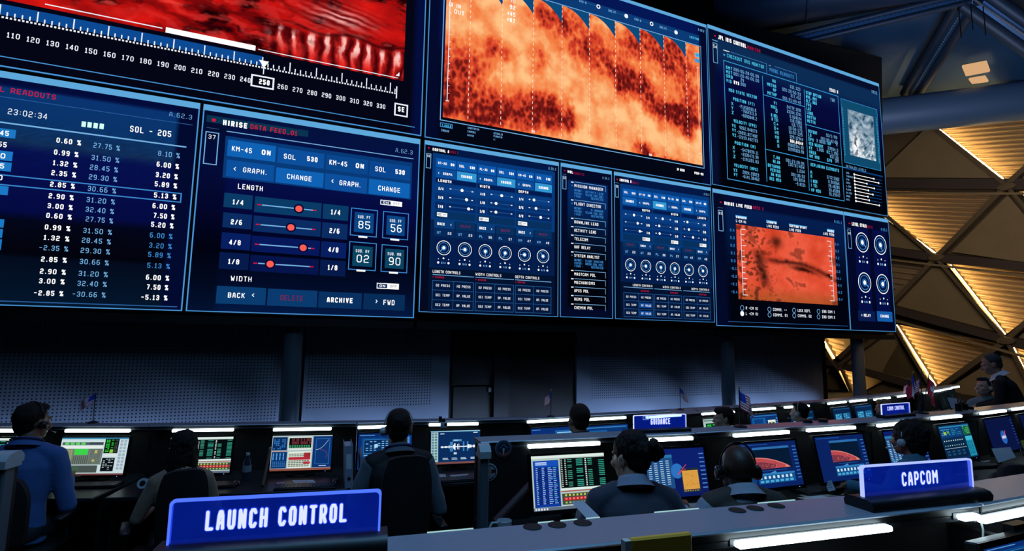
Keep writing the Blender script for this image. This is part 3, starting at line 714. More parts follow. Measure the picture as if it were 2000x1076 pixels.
d.bg(lambda u, v: mixc((2, 6, 20), (4, 24, 70), sst(.1, .8, v)) if .2 < u < .96 else (3, 10, 32), 30, 30); d.border(.07, .01)
m = d.new(); d.T(m, 'CONTROL A', 72, 70, 166, 16, WARMW, .24); d.T(m, 'ARES 7', 172, 84, 217, 14, glow('8c1440'), .16); d.R(m, 47, 50, 55, 60, RED, -.001); d.T(m, 'A.30.3', 730, 178, 772, 15, PALE, .1)
d.R(m, 35, 74, 66, 79, PALE); d.F(m, 37, 84, 62, 172, .01, PALE); d.T(m, '50', 41, 106, 58, 13, WHITE, .14); d.put(m, 'header_text')
control_board(d, [(92, 206), (212, 322), (330, 432), (440, 543), (550, 648), (655, 750)], 165,
    dict(A=(112, 163), B=(170, 220), lab=(224, 250), s1=(254, 301), s2=(304, 352), s3=(355, 405), tog=(408, 452), back=(459, 508), ut=(512, 555), dial=(560, 728), ctl=(740, 772), sta=(777, 800), grid=(806, 972)), 92, False, .118,
    ('LENGTH', 'WIDTH', 'DEPTH'), ('LENGTH CONTROLS', 'WIDTH CONTROLS', 'DEPTH CONTROLS'), None)
K6 = (1090, 310, 3.261)
d = Disp('m', (1199, 336), (1396, 627), K6, 'video panel with six dials and right-aligned buttons, beneath the corner of the radar map'.replace('right-aligned', 'end-aligned'), z1=ZM, z0=wall_sz('m', 818, 609)[1])
d.bg(lambda u, v: mixc((2, 6, 20), (4, 24, 70), sst(.1, .8, v)) if .08 < u < .96 else (3, 10, 32), 30, 30); d.border(.07, .01)
m = d.new(); d.T(m, 'CONTROL B', 392, 143, 466, 17, WARMW, .24); d.T(m, 'ARES 7', 470, 158, 512, 14, glow('8c1440'), .16); d.R(m, 372, 127, 380, 137, RED, -.001); d.T(m, 'A.30.3', 928, 232, 962, 14, PALE, .1)
d.R(m, 363, 151, 388, 156, PALE); d.F(m, 364, 165, 385, 248, .01, PALE); d.T(m, '50', 368, 183, 381, 13, WHITE, .14); d.put(m, 'header_text')
control_board(d, [(410, 500), (507, 595), (602, 688), (693, 772), (782, 860), (868, 948)], 240,
    dict(A=(187, 234), B=(240, 289), lab=(298, 322), s1=(328, 372), s2=(375, 424), s3=(427, 472), tog=(475, 517), back=(521, 562), ut=(566, 611), dial=(616, 776), ctl=(785, 813), sta=(822, 846), grid=(850, 1005)), 410, True, .12,
    ('DEPTH', 'WIDTH', 'LENGTH'), ('LENGTH CONTROLS', 'WIDTH CONTROLS', 'DEPTH CONTROLS'), None)

# ---- role list
d = Disp('m', (1095, 317.5), (1197, 620), K6, 'narrow video panel listing mission roles in white capitals', z1=ZM, z0=wall_sz('m', 818, 609)[1])
d.bg(lambda u, v: (mixc((2, 8, 22), (6, 44, 104), sst(.36, .85, v)) if v > .32 else (1, 4, 12)) if .14 < u < .92 and .05 < v < .9 else (3, 10, 40), 40, 60); d.border(.07, .01)
m = d.new(); d.T(m, 'MSL', 60, 90, 94, 17, WARMW, .24); d.T(m, 'ROBOTIC', 96, 98, 166, 15, glow('8c1440'), .16); d.R(m, 37, 72, 45, 80, RED, -.001); d.T(m, 'A.30.3', 282, 128, 325, 14, PALE, .1)
d.R(m, 27, 96, 52, 101, PALE); d.F(m, 28, 108, 52, 196, .01, PALE); d.T(m, '50', 33, 128, 47, 12, WHITE, .14); d.put(m, 'header_text')
m = d.new()
for t, y, x1 in (('MISSION MANAGER', 180, 285), ('FLIGHT DIRECTOR', 294, 271), ('DOWNLINK LEAD', 411, 255), ('ACTIVITY LEAD', 464, 240), ('TELECOM', 518, 189), ('UHF RELAY', 570, 205), ('SYSTEM ANALYST', 625, 262),
                 ('MASTCAM PDL', 743, 238), ('MECHANISMS', 796, 233), ('APXS PDL', 849, 194), ('REMS PDL', 903, 200), ('CHEMIN PDL', 957, 221)):
    d.T(m, t, 103, y, x1, 19, WARMW, .14)
    a = d.P(103, y-31); b = d.P(302, y-31)[0]; m.rect(a[0], a[1], b, a[1]+.008, PALE, -.001); m.rect(b-.008, a[1]-.1, b, a[1], PALE, -.001)
    c = d.P(82, y-31); m.rect(c[0], c[1]-.006, c[0]+.05, c[1]+.012, WHITE, -.001)
    if t[:3] in ('MIS', 'FLI', 'SYS'):
        d.D(m, 88, y-10, 4, BLUE)
        val = {'MIS': ('ACTIVITY LEAD', 'YELLOW (SOL 250)', 'RESTRICTED'), 'FLI': ('M. MANAGER', 'YELLOW (SOL 250)', 'RESTRICTED'), 'SYS': ('FLIGHT DIRECTOR', 'GREEN (SOL 250)', 'RESTRICTED')}[t[:3]]
        for i, (l, r_) in enumerate(zip(('REPORT :', 'STATUS :', 'ITAR :'), val)):
            z = d.P(103, y+27+i*19)[1]; W1 = d.P(286, y)[0]-d.P(103, y)[0]; m.text(l, d.P(103, y)[0], z, .042, BLUE, -.001, W1*.3, .16); m.text(r_, d.P(286, y)[0], z, .042, BLUE, -.001, W1*(.62 if len(r_) > 12 else .42), .16, 'r')
d.put(m, 'role_text')

# ---- state vector board
K7 = (1380, 40, 2.831)
d = Disp('r', (1384, 47.8), (1734.5, 422.5), K7, 'video panel with columns of orbit numbers and a small grey picture', s0=0.0)
d.bg(lambda u, v: (6, 14, 44) if u < .05 or v > .93 else (mixc((1, 3, 10), (5, 10, 56), sst(.3, .62, v)) if v < .68 else mixc((5, 12, 60), (12, 44, 84), sst(.68, .85, v))), 40, 60); d.border(.085)
m = d.new(); d.T(m, 'JPL IRIS CONTROL', 64, 102, 217, 23, WARMW, .2); d.T(m, 'MONITOR', 224, 156, 296, 19, glow('aa1440'), .17); d.R(m, 41, 80, 50, 90, RED, -.001); d.R(m, 31, 108, 60, 114, PALE)
a = d.P(33, 120); b = d.P(66, 240); m.frame(a[0], b[1], b[0]-.02, a[1], .012, PALE, -.001); d.T(m, '54', 37, 150, 56, 18, WHITE, .14); d.T(m, '1812', 912, 400, 942, 16, PALE, .12); d.T(m, '2303 R', 680, 391, 726, 18, WARMW, .18)
d.T(m, 'CHECKOUT IRIS MONITOR', 113, 203, 314, 20, CYAN, .14); d.T(m, 'PROBE READOUTS', 348, 281, 480, 20, BLUE, .14); d.R(m, 92, 165, 126, 172, WHITE); d.R(m, 343, 247, 354, 252, WHITE); d.R(m, 92, 184, 102, 196, LCYAN)
for x0, y0, x1, y1 in ((113, 176, 328, 246), (355, 255, 494, 300)):
    a = d.P(x0+20, y0); b = d.P(x1, y0)[0]; m.rect(a[0], a[1], b, a[1]+.008, LINE, -.001); m.rect(b-.01, a[1]-.24, b, a[1], LINE, -.001)
d.put(m, 'header_text')
m = d.new()
A0 = d.P(92, 218); A1 = d.P(762, 1000); m.frame(A0[0], A1[1], A1[0], A0[1], .016, LCYAN, 0)
def vline(x, y0, y1): a = d.P(x, y0); b = d.P(x, y1); m.rect(a[0]-.008, b[1], a[0]+.008, a[1], LCYAN, -.0006)
def hline(x0, x1, y): a = d.P(x0, y); b = d.P(x1, y)[0]; m.rect(a[0], a[1]-.008, b, a[1]+.008, LCYAN, -.0006)
a = d.P(303, 305); b = d.P(327, 890); m.rect(a[0]+.02, b[1], a[0]+.036, a[1], LCYAN, -.0006); a2 = d.P(532, 380); b2 = d.P(563, 940); m.rect(a2[0]+.03, b2[1], a2[0]+.046, a2[1], LCYAN, -.0006)
hline(312, 540, 410); hline(322, 770, 711); hline(545, 735, 574)
d.put(m, 'rule_line')
m = d.new(); C1 = LCYAN; C2 = CYAN
for t, x0, yb, x1, b in (('GMT', 106, 265, 141, 1), ('289:06:28:00.00', 148, 276, 286, 0), ('MET', 107, 289, 141, 1), ('001:20:46:00.00', 148, 300, 287, 0), ('ORB', 107, 312, 143, 1), ('29', 188, 336, 205, 0), ('VID', 108, 338, 137, 1), ('000', 188, 358, 215, 0),
    ('M50 STATE VECTOR', 122, 390, 275, 1), ('POSITION (FT)', 146, 440, 264, 1), ('X', 136, 465, 146, 1), ('-21256033.8', 178, 480, 272, 0), ('Y', 136, 489, 147, 1), ('-7662311.0', 191, 505, 274, 0), ('Z', 138, 515, 149, 1), ('-6693848.2', 192, 530, 276, 0),
    ('VELOCITY (FPS)', 149, 561, 275, 1), ('VX', 140, 587, 160, 1), ('9262.848173', 181, 598, 277, 0), ('VY', 141, 612, 161, 1), ('-20031.827482', 166, 622, 279, 0), ('VZ', 142, 639, 162, 1), ('-12219.492733', 168, 647, 281, 0),
    ('POSITION (M)', 155, 682, 270, 1), ('X', 144, 708, 155, 1), ('-6478839.11', 188, 720, 284, 0), ('Y', 145, 733, 157, 1), ('-2335472.99', 190, 745, 285, 0), ('Z', 147, 758, 159, 1), ('-1191201.83', 190, 770, 286, 0),
    ('VELOCITY (MPS)', 152, 806, 284, 1), ('VX', 149, 833, 169, 1), ('2824.19023', 199, 845, 288, 0), ('VY', 150, 858, 170, 1), ('-6141.38462', 195, 868, 290, 0),
    ('HA', 363, 340, 381, 1), ('331.123', 460, 372, 516, 0), ('METHA', 334, 358, 383, 1), ('001:20:55:33', 418, 386, 518, 0), ('HP', 367, 390, 384, 1), ('317.412', 464, 422, 519, 0), ('METHP', 336, 406, 386, 1), ('001:21:43:40', 420, 434, 520, 0),
    ('VI', 371, 462, 387, 1), ('24772.1991', 443, 484, 521, 0), ('VREL', 354, 482, 390, 1), ('23314.1241', 444, 508, 522, 0), ('O', 381, 508, 391, 1), ('0.024124', 459, 536, 523, 0), ('O REL', 356, 529, 393, 1), ('118.5981', 461, 558, 525, 0),
    ('O TEI', 359, 551, 394, 1), ('116.7751', 470, 582, 526, 0), ('C+', 371, 577, 396, 1), ('10:04:17S', 453, 600, 527, 0), ('D+', 373, 601, 397, 1), ('10:07:22S', 454, 622, 529, 0), ('HS', 377, 625, 398, 1), ('329.12944', 459, 648, 532, 0),
    ('HO', 378, 650, 399, 1), ('R', 389, 675, 400, 1), ('20002314.93', 449, 692, 534, 0), ('S', 391, 700, 401, 1), ('32999320.99', 450, 716, 536, 0),
    ('T.AN', 368, 761, 403, 1), ('001:21:28:35', 438, 778, 538, 0), ('AE.AN', 366, 785, 405, 1), ('130:51:46W', 451, 801, 539, 0), ('BETAANG', 338, 806, 406, 1), ('1.234', 498, 836, 541, 0), ('PERIOD', 352, 832, 407, 1), ('001:36:52', 468, 857, 542, 0),
    ('RA M50', 356, 857, 408, 1), ('199.8234', 480, 882, 543, 0), ('DEC M50', 348, 880, 410, 1), ('-9.8131', 490, 908, 545, 0),
    ('STOP OPTION', 548, 405, 631, 1), ('T3M', 684, 444, 706, 0), ('MVE, MVE', 549, 428, 608, 1), ('ALT, RAD', 550, 450, 607, 1), ('FPA', 551, 472, 577, 1), ('LAT', 552, 493, 577, 1), ('LONG.', 554, 515, 592, 1), ('GMTTH', 555, 538, 601, 1), ('METTH', 556, 561, 600, 1),
    ('REFDAY', 562, 618, 610, 1), ('10/1/99', 660, 640, 720, 0), ('LO', 562, 639, 578, 1), ('287:09:42:00', 631, 659, 722, 0), ('EPH', 563, 662, 590, 1), ('3 0000', 607, 671, 656, 0), ('TUP', 663, 684, 687, 1), ('2', 716, 692, 724, 0), ('VEH WEIGHT', 564, 686, 643, 1), ('23934.0', 670, 712, 725, 0),
    ('KV', 566, 710, 583, 1), ('1.000', 609, 718, 646, 0), ('KC', 664, 733, 682, 1), ('1.100', 690, 738, 726, 0), ('AREA', 567, 733, 604, 1), ('837.00', 682, 758, 728, 0), ('INT MED', 568, 755, 622, 1), ('EPH', 666, 778, 692, 1), ('DM', 710, 783, 729, 0),
    ('KEPLARIAN ELEMENTS', 575, 803, 729, 1), ('A', 573, 845, 583, 1), ('3772.5382', 665, 872, 732, 0), ('E', 575, 868, 584, 1), ('0.001064', 673, 897, 733, 0), ('I M50', 576, 893, 611, 1), ('28.48285', 674, 920, 734, 0), ('I TEI', 577, 917, 610, 1), ('28.45928', 676, 943, 735, 0), ('WP M50', 578, 943, 630, 1), ('91.29347', 678, 965, 737, 0)):
    d.T(m, t, x0, yb+2, x1, 18, C2 if b else PALE, .19 if b else .13)
d.T(m, '324.24144', 461, 674, 532, 18, WARMW, .24); d.T(m, 'EV3', 150, 351, 179, 19, WARMW, .26)
d.put(m, 'number_text')
a = d.P(740, 430); b = d.P(972, 835)
def survey(u, v):
    x, y = u*2, v*3; n = fbm(x*3, y*3, 5, 5); r = 1-abs(fbm(x*2.2, y*2.2, 9, 4))*5
    c = mixc((30, 70, 100), (190, 205, 215), .55+n*1.1); c = mixc(c, (245, 250, 250), sst(.5, 1, r)*sst(.7, .1, v)*.9); c = mixc(c, (20, 50, 80), sst(.15, .4, -n)); e_ = math.exp(-((u-.22-.12*v)/.16)**2-((v-.25)/.3)**2); c = mixc(c, (250, 252, 252), min(1, e_*1.1)); c = mixc(c, (20, 40, 60), .8*e_*sst(.55, .95, math.sin(math.atan2(v-.2, u-.3)*3+9*math.hypot(u-.3, v-.2)+3*n)))
    return c
m = d.new(); m.rect(a[0], b[1], b[0]-.06, a[1], glow('0f4a6c')); m.frame(a[0], b[1], b[0]-.06, a[1], .01, LCYAN, -.001)
for i in range(30):
    z = b[1]+.2+i*(a[1]-b[1]-.4)/30; m.rect(b[0]-.13, z, b[0]-.09, z+.012, CYAN, -.001); m.rect(a[0]+.03, z, a[0]+.06, z+.012, CYAN, -.001)
d.R(m, 768, 812, 974, 868, glow('0a3a74')); d.T(m, 'DETAILED LEVELS', 770, 813, 878, 15, PALE, .12, -.002)
d.put(m, 'picture_mount')
p = d.P(776, 490); q = d.P(938, 780); picture('survey_picture', d.root, p[0], q[1], q[0]-.02, p[1], 60, 80, survey, -.012)
for i, (t, kx) in enumerate((('GAS', 922), ('THERMIX', 948), ('CTR', 884), ('OCTN', 924), ('L.ENO', 892), ('R.END', 917), ('CH.TOP', 890), ('WEND', 897), ('AUX.', 952))):
    m = d.new(); y = 851+i*18.4; a = d.P(815+i*1.2, y); xe = d.P(965, y)[0]; kx_ = d.P(kx, y)[0]
    m.rect(a[0], a[1]-.008, kx_, a[1]+.008, WARMW, -.0004); m.rect(kx_, a[1]-.005, xe, a[1]+.005, BTN, -.0004); m.disc(a[0], a[1], .03, WARMW, -.001, 12); m.disc(kx_, a[1], .026, WARMW, -.001, 12)
    m.text(t, d.P(772, y)[0], a[1]-.025, .045, PALE, -.001, .035*len(t), .17); o = d.put(m, 'level_slider'); o.location.y = -.006

# ---- live feed
K8 = (1390, 360, 3.587)
d = Disp('r', (1396, 369), (1661, 644.5), K8, 'video panel showing a red Martian canyon between two white scales', z1=wall_sz('r', 1396, 368.5)[1], z0=wall_sz('r', 1750, 648)[1], s0=.0)
d.bg(lambda u, v: (3, 10, 40) if u < .07 else mixc((1, 3, 14), (5, 30, 78), sst(.2, .9, v)) if v < .88 else (4, 12, 50), 30, 40); d.border(.085)
m = d.new(); d.T(m, 'HIRISE LIVE FEED', 88, 143, 278, 24, WARMW, .24); d.T(m, 'ARES 3', 288, 172, 361, 22, glow('aa1440'), .17); d.R(m, 57, 120, 68, 131, RED, -.001); d.R(m, 42, 160, 80, 167, PALE); d.F(m, 43, 178, 82, 330, .014, PALE); d.T(m, '83', 50, 210, 73, 18, WHITE, .14)
d.T(m, '8:65.1', 858, 270, 910, 20, BLUE, .16)
for t, x0, yb, x1, t2, xa in (('CAMERA', 170, 236, 242, 'L-CM 01', 240), ('LENGTH', 386, 271, 452, 'LIVE FEED', 468), ('SECTION START', 544, 297, 663, 'LIVE FEED', 623), ('MODE', 811, 333, 855, 'LIVE FEED', 856)):
    d.R(m, x0-4, yb-22, x1+4, yb+5, LCYAN, -.0004); d.T(m, t, x0, yb, x1, 16, WARMW, .24)
    x2 = x0 if t != 'MODE' else 782; d.T(m, t2, x2, yb+28+(0 if t != 'MODE' else -8), xa, 18, WARMW, .17)
d.put(m, 'header_text')
def canyon(u, v):
    x, y = u*1.5, v; n = fbm(x*3, y*3, 2, 5); f2 = fbm(x*10, y*10, 5, 3)
    c = mixc((205, 60, 34), (255, 110, 80), .5+n*.9+f2*.3); c = mixc(c, (150, 80, 30), sst(.25, .0, v)*.6)
    ln = .62-.30*max(0, u-.25)-.05*math.sin(u*7)+.04*f2; c = mixc(c, (50, 14, 10), math.exp(-((v-ln)/.035)**2)*sst(.2, .4, u)*(.75+f2))
    c = mixc(c, (40, 12, 8), math.exp(-((v-ln+.07)/.03)**2)*math.exp(-((u-.65)/.12)**2))
    c = mixc(c, (50, 20, 14), .9*math.exp(-((u-.21-.15*(.55-v))/.045)**2)*sst(.12, .3, v)*sst(.74, .6, v)*(.8+f2)); c = mixc(c, (50, 18, 12), .8*math.exp(-((u-.38)/.05)**2-((v-.83)/.07)**2))
    c = mixc(c, (50, 18, 12), .6*sst(.12, .25, abs(f2))*sst(.5, .1, u)); c = mixc(c, (80, 26, 16), sst(.2, .35, n+f2*.5)*.5)
    return c
a = d.P(168, 278); b = d.P(888, 848); picture('canyon_image', d.root, a[0], b[1], b[0]-.03, a[1], 170, 120, canyon, -.008)
m = d.new(); H = a[1]-b[1]
for s_, x in ((1, a[0]+.13), (-1, b[0]-.16)):
    m.rect(x-.006, b[1]+H*.06, x+.006, a[1]-H*.06, WHITE, 0)
    for i in range(13): z = b[1]+H*(.06+.88*i/12); w_ = .09 if i % 3 else .14; m.rect(x, z-.006, x+s_*w_, z+.006, WHITE, 0)
    for i in range(9):
        z = b[1]+H*(.09+.82*(8-i)/8)-.03; t = ('0.4', '0.3', '0.2', '0.1', '0.0', '-0.1', '-0.2', '-0.3', '-0.4')[i]
        m.text(t, (a[0]-.12) if s_ > 0 else (b[0]+.05), z, .06, BLUE, 0, None, .16, 'c')
o = d.put(m, 'scale_line'); o.location.y = -.012
for i, (t, x0, y, x1) in enumerate((('R -CM 01', 238, 876, 323), ('L -CM 01', 238, 915, 324), ('COMMS. --', 428, 886, 525), ('COMMS. 01', 429, 924, 529), ('LOCK DEPT.', 600, 893, 691), ('COMMS. 02', 601, 930, 696), ('ENG CAM 1', 771, 900, 858), ('ENG CAM 2', 771, 938, 860))):
    m = d.new(); d.T(m, t, x0, y, x1, 20, WHITE, .16); p = d.P(x0-26, y-10); m.ring(p[0], p[1], .055, .012, PALE, -.001, 16)
    if i == 1: m.disc(p[0], p[1], .05, WARMW, -.0014)
    d.put(m, 'radio_option')
m = d.new(); p = d.P(112, 962); m.rect(p[0], p[1], d.P(950, 985)[0], p[1]+.01, DIM, 0); d.put(m, 'rule_line')

# ---- level controls
d = Disp('r', (1651, 414), (1750, 648), K8, 'narrowest video panel with four large dials, at the end of the wall', z1=wall_sz('r', 1396, 368.5)[1], z0=wall_sz('r', 1750, 648)[1], s0=wall_sz('r', 1661.5, 644)[0])
d.bg(lambda u, v: (3, 8, 40) if v > .3 else (2, 6, 30), 8, 8); d.border(.085)
m = d.new(); d.T(m, 'LEVEL CTRLS', 982, 288, 1083, 24, WARMW, .24); d.T(m, 'DATA', 1088, 306, 1126, 20, glow('8c1440'), .16); d.R(m, 959, 269, 968, 279, RED, -.001); d.T(m, '8:65.1', 1186, 325, 1228, 20, BLUE, .14)
d.R(m, 950, 304, 975, 310, PALE); a = d.P(949, 316); b = d.P(985, 452); m.frame(a[0], b[1], b[0]-.02, a[1], .012, PALE, -.001); d.T(m, '83', 957, 350, 974, 16, WHITE, .14); d.put(m, 'header_text')
for cx, cy, an, t in ((1054, 407, -40, '1/4'), (1180, 425, -65, '2/6'), (1070, 688, -35, '4/8'), (1196, 699, 45, '1/8')):
    m = d.new(); a = d.P(cx, cy); m.rect(a[0]-.29, a[1]-.82, a[0]+.25, a[1]+.36, glow('040e44'), .0004); dial(m, a[0], a[1], .245, R(an)); b = d.P(cx+12, cy+136); dots(m, a[0], b[1], .2, t); d.put(m, 'dial')
m = d.new(); d.R(m, 1022, 884, 1146, 962, glow('081c50')); d.T(m, '< RELAY', 1046, 926, 1111, 20, WARMW, .2); d.put(m, 'screen_button')
m = d.new(); d.R(m, 1154, 888, 1266, 964, glow('145ca8')); d.T(m, 'CHANGE', 1180, 932, 1238, 20, WARMW, .2); d.put(m, 'screen_button')
# ================================================================ room shell, pillars, lattice wall, roof
FLOOR = paint('16181c', .55, noise_amt=.1, scale=8, name='floor_vinyl')
DARKWALL = paint('2a2320', .8, noise_amt=.12, scale=3, name='wall_paint')
def struct(m, name): o = m.build(name); o['kind'] = 'structure'; return o
m = MB(); m.box((-16, -7, -.2), (34, 32, 0), FLOOR); struct(m, 'floor')
# raised tiers under the second and third console rows
def tier(pts, z, name):
    m = MB(); n = len(pts)
    m.prism(pts, .0, z, FLOOR); struct(m, name)
nrm = lambda a: Vector((-math.sin(a), math.cos(a), 0))
tier([(-.55, 3.12), (1.0, 3.52), (2.35, 4.08), (3.6, 4.75), (5.1, 5.6), (7.4, 7.2), (8.4, 5.6), (8.4, -2), (-.55, -2)], .215, 'trim_1')
tier([(-5, 2.5), (-1.3, 2.78), (-1.3, -2), (-5, -2)], .215, 'trim_2')
tier([(-2.6, .75), (-1.3, .98), (0, 1.28), (1.1, 1.62), (2.3, 2.15), (4.2, 3.1), (4.2, -2), (-2.6, -2)], .38, 'trim_3')
m = MB(); m.box((-16, -7, 13.6), (34, 32, 13.8), paint('0c0e12', .9, name='ceiling_paint')); struct(m, 'ceiling')
m = MB(); m.box((-16.2, -7, 0), (-16, 32, 13.6), DARKWALL); struct(m, 'wall_left')
m = MB(); m.box((-16, -7.2, 0), (34, -7, 13.6), DARKWALL); struct(m, 'wall_rear')
m = MB(); m.box((34, -7, 0), (34.2, 32, 13.6), DARKWALL); struct(m, 'wall_outer')
m = MB(); m.box((-16, 32, 0), (34, 32.2, 13.6), DARKWALL); struct(m, 'wall_front')
# the partition behind the video wall
OW = OM+Vector((math.sin(YM), -math.cos(YM), 0))*-1.15
TOPB = 9.2
def back_s(x, y, off=0.):
    n = Vector((math.sin(YM), -math.cos(YM), 0)); p = on_plane(x, y, OW+n*off, n); return (p-OW).dot(D2(YM)), p.z
def wallM(off=0., z=0.): return Matrix.Translation(OW+Vector((math.sin(YM), -math.cos(YM), 0))*off+Vector((0, 0, z))) @ Matrix.Rotation(YM, 4, 'Z')
s_end = back_s(1614, 700)[0]
m = MB(); m.box((-13, 0, 0), (s_end-.02, .2, TOPB), DARKWALL); o = m.build('wall_back', M=wallM()); o['kind'] = 'structure'
# black drape hung above the video wall: it hides the roof void
DRAPE = paint('07080a', .95, name='drape')
def perforated():
    m, nt, out = new_mat('perforated_board')
    b = nt.nodes.new('ShaderNodeBsdfPrincipled'); b.inputs['Roughness'].default_value = .7
    tc = nt.nodes.new('ShaderNodeTexCoord'); mp = nt.nodes.new('ShaderNodeMapping'); mp.inputs['Scale'].default_value = (21, 21, 21)
    fr = nt.nodes.new('ShaderNodeVectorMath'); fr.operation = 'FRACTION'
    sb = nt.nodes.new('ShaderNodeVectorMath'); sb.operation = 'SUBTRACT'; sb.inputs[1].default_value = (.5, 0, .5)
    ml = nt.nodes.new('ShaderNodeVectorMath'); ml.operation = 'MULTIPLY'; ml.inputs[1].default_value = (1, 0, 1)
    ln = nt.nodes.new('ShaderNodeVectorMath'); ln.operation = 'LENGTH'
    lt = nt.nodes.new('ShaderNodeMath'); lt.operation = 'LESS_THAN'; lt.inputs[1].default_value = .23
    L = nt.links.new
    L(tc.outputs['Object'], mp.inputs[0]); L(mp.outputs[0], fr.inputs[0]); L(fr.outputs[0], sb.inputs[0]); L(sb.outputs[0], ml.inputs[0]); L(ml.outputs[0], ln.inputs[0]); L(ln.outputs['Value'], lt.inputs[0])
    mx = nt.nodes.new('ShaderNodeMix'); mx.data_type = 'RGBA'; mx.inputs[6].default_value = (*lin('8c90a0'), 1); mx.inputs[7].default_value = (*lin('1c1e26'), 1)
    L(lt.outputs[0], mx.inputs[0]); L(mx.outputs[2], b.inputs['Base Color'])
    bp = nt.nodes.new('ShaderNodeBump'); bp.invert = True; bp.inputs['Strength'].default_value = .6; bp.inputs['Distance'].default_value = .01; L(lt.outputs[0], bp.inputs['Height']); L(bp.outputs[0], b.inputs['Normal'])
    L(b.outputs[0], out.inputs[0]); return m
PERF = perforated(); PLAIN = paint('8c90a0', .7, name='board')
for i, (xa, xb, ya, lab) in enumerate(((-260, 549, 800, 'perforated wall panel behind the desks before the first pillar'), (590, 878, 800, 'perforated wall panel between the first pillar and the dark doorway recess'),
                                   (1129, 1613, 770, 'wide perforated wall panel reaching from the doorway recess to the wall end'))):
    a = back_s(xa, ya, .12)[0]; b = back_s(xb, ya, .12)[0]
    root = empty('acoustic_panel', wallM().to_translation(), YM); tag(root, lab, 'wall panel', 'perforated wall panels')
    root.location = wallM(.0) @ Vector((a, 0, 0)); w = b-a
    m = MB(); m.box((0, -.06, 0), (w, -.004, 5.2), PLAIN); m.build('board', root)
    m = MB(); m.box((.32 if i != 1 else .05, -.066, .3 if i == 0 else .70), (w-.32 if i != 0 else w-.05, -.0605, 5.0), PERF); m.build('perforated_sheet', root)
# recess details between the panels: grey door leaf, frame
GD = paint('3a3634', .7, name='door_paint')
a = back_s(882, 780, .05)[0]; b = back_s(965, 780, .05)[0]; c = back_s(990, 780, .05)[0]; e = back_s(1127, 780)[0]
dz = back_s(930, 755, .05)[1]
r_ = empty('door_1', wallM() @ Vector((a, 0, 0)), YM); r_['kind'] = 'structure'
m = MB(); m.box((.03, -.05, 0), (b-a-.05, -.004, dz), GD); m.build('door_leaf', r_)
m = MB(); m.box((0, -.05, dz+.03), (b-a-.03, -.004, 4.4), paint('35312f', .7, name='transom')); m.build('transom_panel', r_)
m = MB(); m.box((b-a-.04, -.14, 0), (c-a, -.003, 4.6), paint('302c2b', .7, name='frame')); m.build('door_frame', r_)
m = MB(); m.box((b-a-.13, -.09, dz-.1), (b-a-.07, -.05, dz-.02), paint('888888', .3, 1, name='metal')); m.build('door_closer', r_)
# pillars carrying the video wall
PIL = paint('6c7480', .35, .0, name='pillar_paint')
nW = Vector((math.sin(YM), -math.cos(YM), 0))
for x, y, lab in ((571, 700, 'round grey steel pillar under the data feed display'), (1421, 710, 'round grey steel pillar under the red canyon display'), (1676, 710, 'round grey steel pillar in front of the lit lattice, under the last display')):
    p = on_plane(x, y, OM-nW*.38, nW); p.z = 0
    r_ = empty('pillar', p); tag(r_, lab, 'pillar', 'pillars under the video wall')
    m = MB(); m.lathe([(.135, .03), (.135, ZB+.6)], PIL, n=32); auto(m.build('shaft', r_), 60)
    m = MB(); m.lathe([(.24, 0), (.24, .025), (.2, .03)], PIL, n=32); auto(m.build('base_plate', r_))
# steel frame behind the displays, with the black margins
m = MB()
for leaf, sa, sb in (('l', -9.4, 0), ('m', -1.6173, 4.4891), ('r', 0, 5.95)):
    o_, a_ = LEAF[leaf]; M = Matrix.Translation(o_) @ Matrix.Rotation(a_, 4, 'Z')
    m.box((sa+.03, .23, ZB-.12), (sb-.03, .42, ZT+.02), paint('07080a', .6, name='black_steel'), M)
    m.box((sa+.03, .01, ZB-.14), (sb-.03, .23, ZB-.03), paint('07080a', .6, name='black_steel'), M)
tag(m.build('support_frame'), 'black steel frame carrying the display panels of the video wall', 'frame')

# ---------------------------------------------------------------- lattice side wall of triangular coffers
LATN = None
pA = at_depth(1640, 700, 22.); pB = at_depth(2000, 700, 17.); pC = at_depth(1850, 240, 17.6)
LATN = (pB-pA).cross(pC-pA).normalized()
if LATN.dot(EYE-pA) < 0: LATN = -LATN
def lat(x, y, off=0.): return on_plane(x, y, pA+LATN*off, LATN)
LW = empty('wall_right'); LW['kind'] = 'structure'
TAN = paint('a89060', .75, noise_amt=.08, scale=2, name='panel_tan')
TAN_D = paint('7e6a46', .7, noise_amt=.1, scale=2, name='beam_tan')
def ribbed():
    m, nt, out = new_mat('ribbed_sheet'); L = nt.links.new
    b = nt.nodes.new('ShaderNodeBsdfPrincipled'); b.inputs['Base Color'].default_value = (*lin('b89c70'), 1); b.inputs['Roughness'].default_value = .55
    L(b.outputs[0], out.inputs[0]); return m
RIB = ribbed()
LED = glow('ffdc9c', 60.)
def inset(P, off, k):
    c = (P[0]+P[1]+P[2])/3; return [p+(c-p).normalized()*k-LATN*off for p in P]
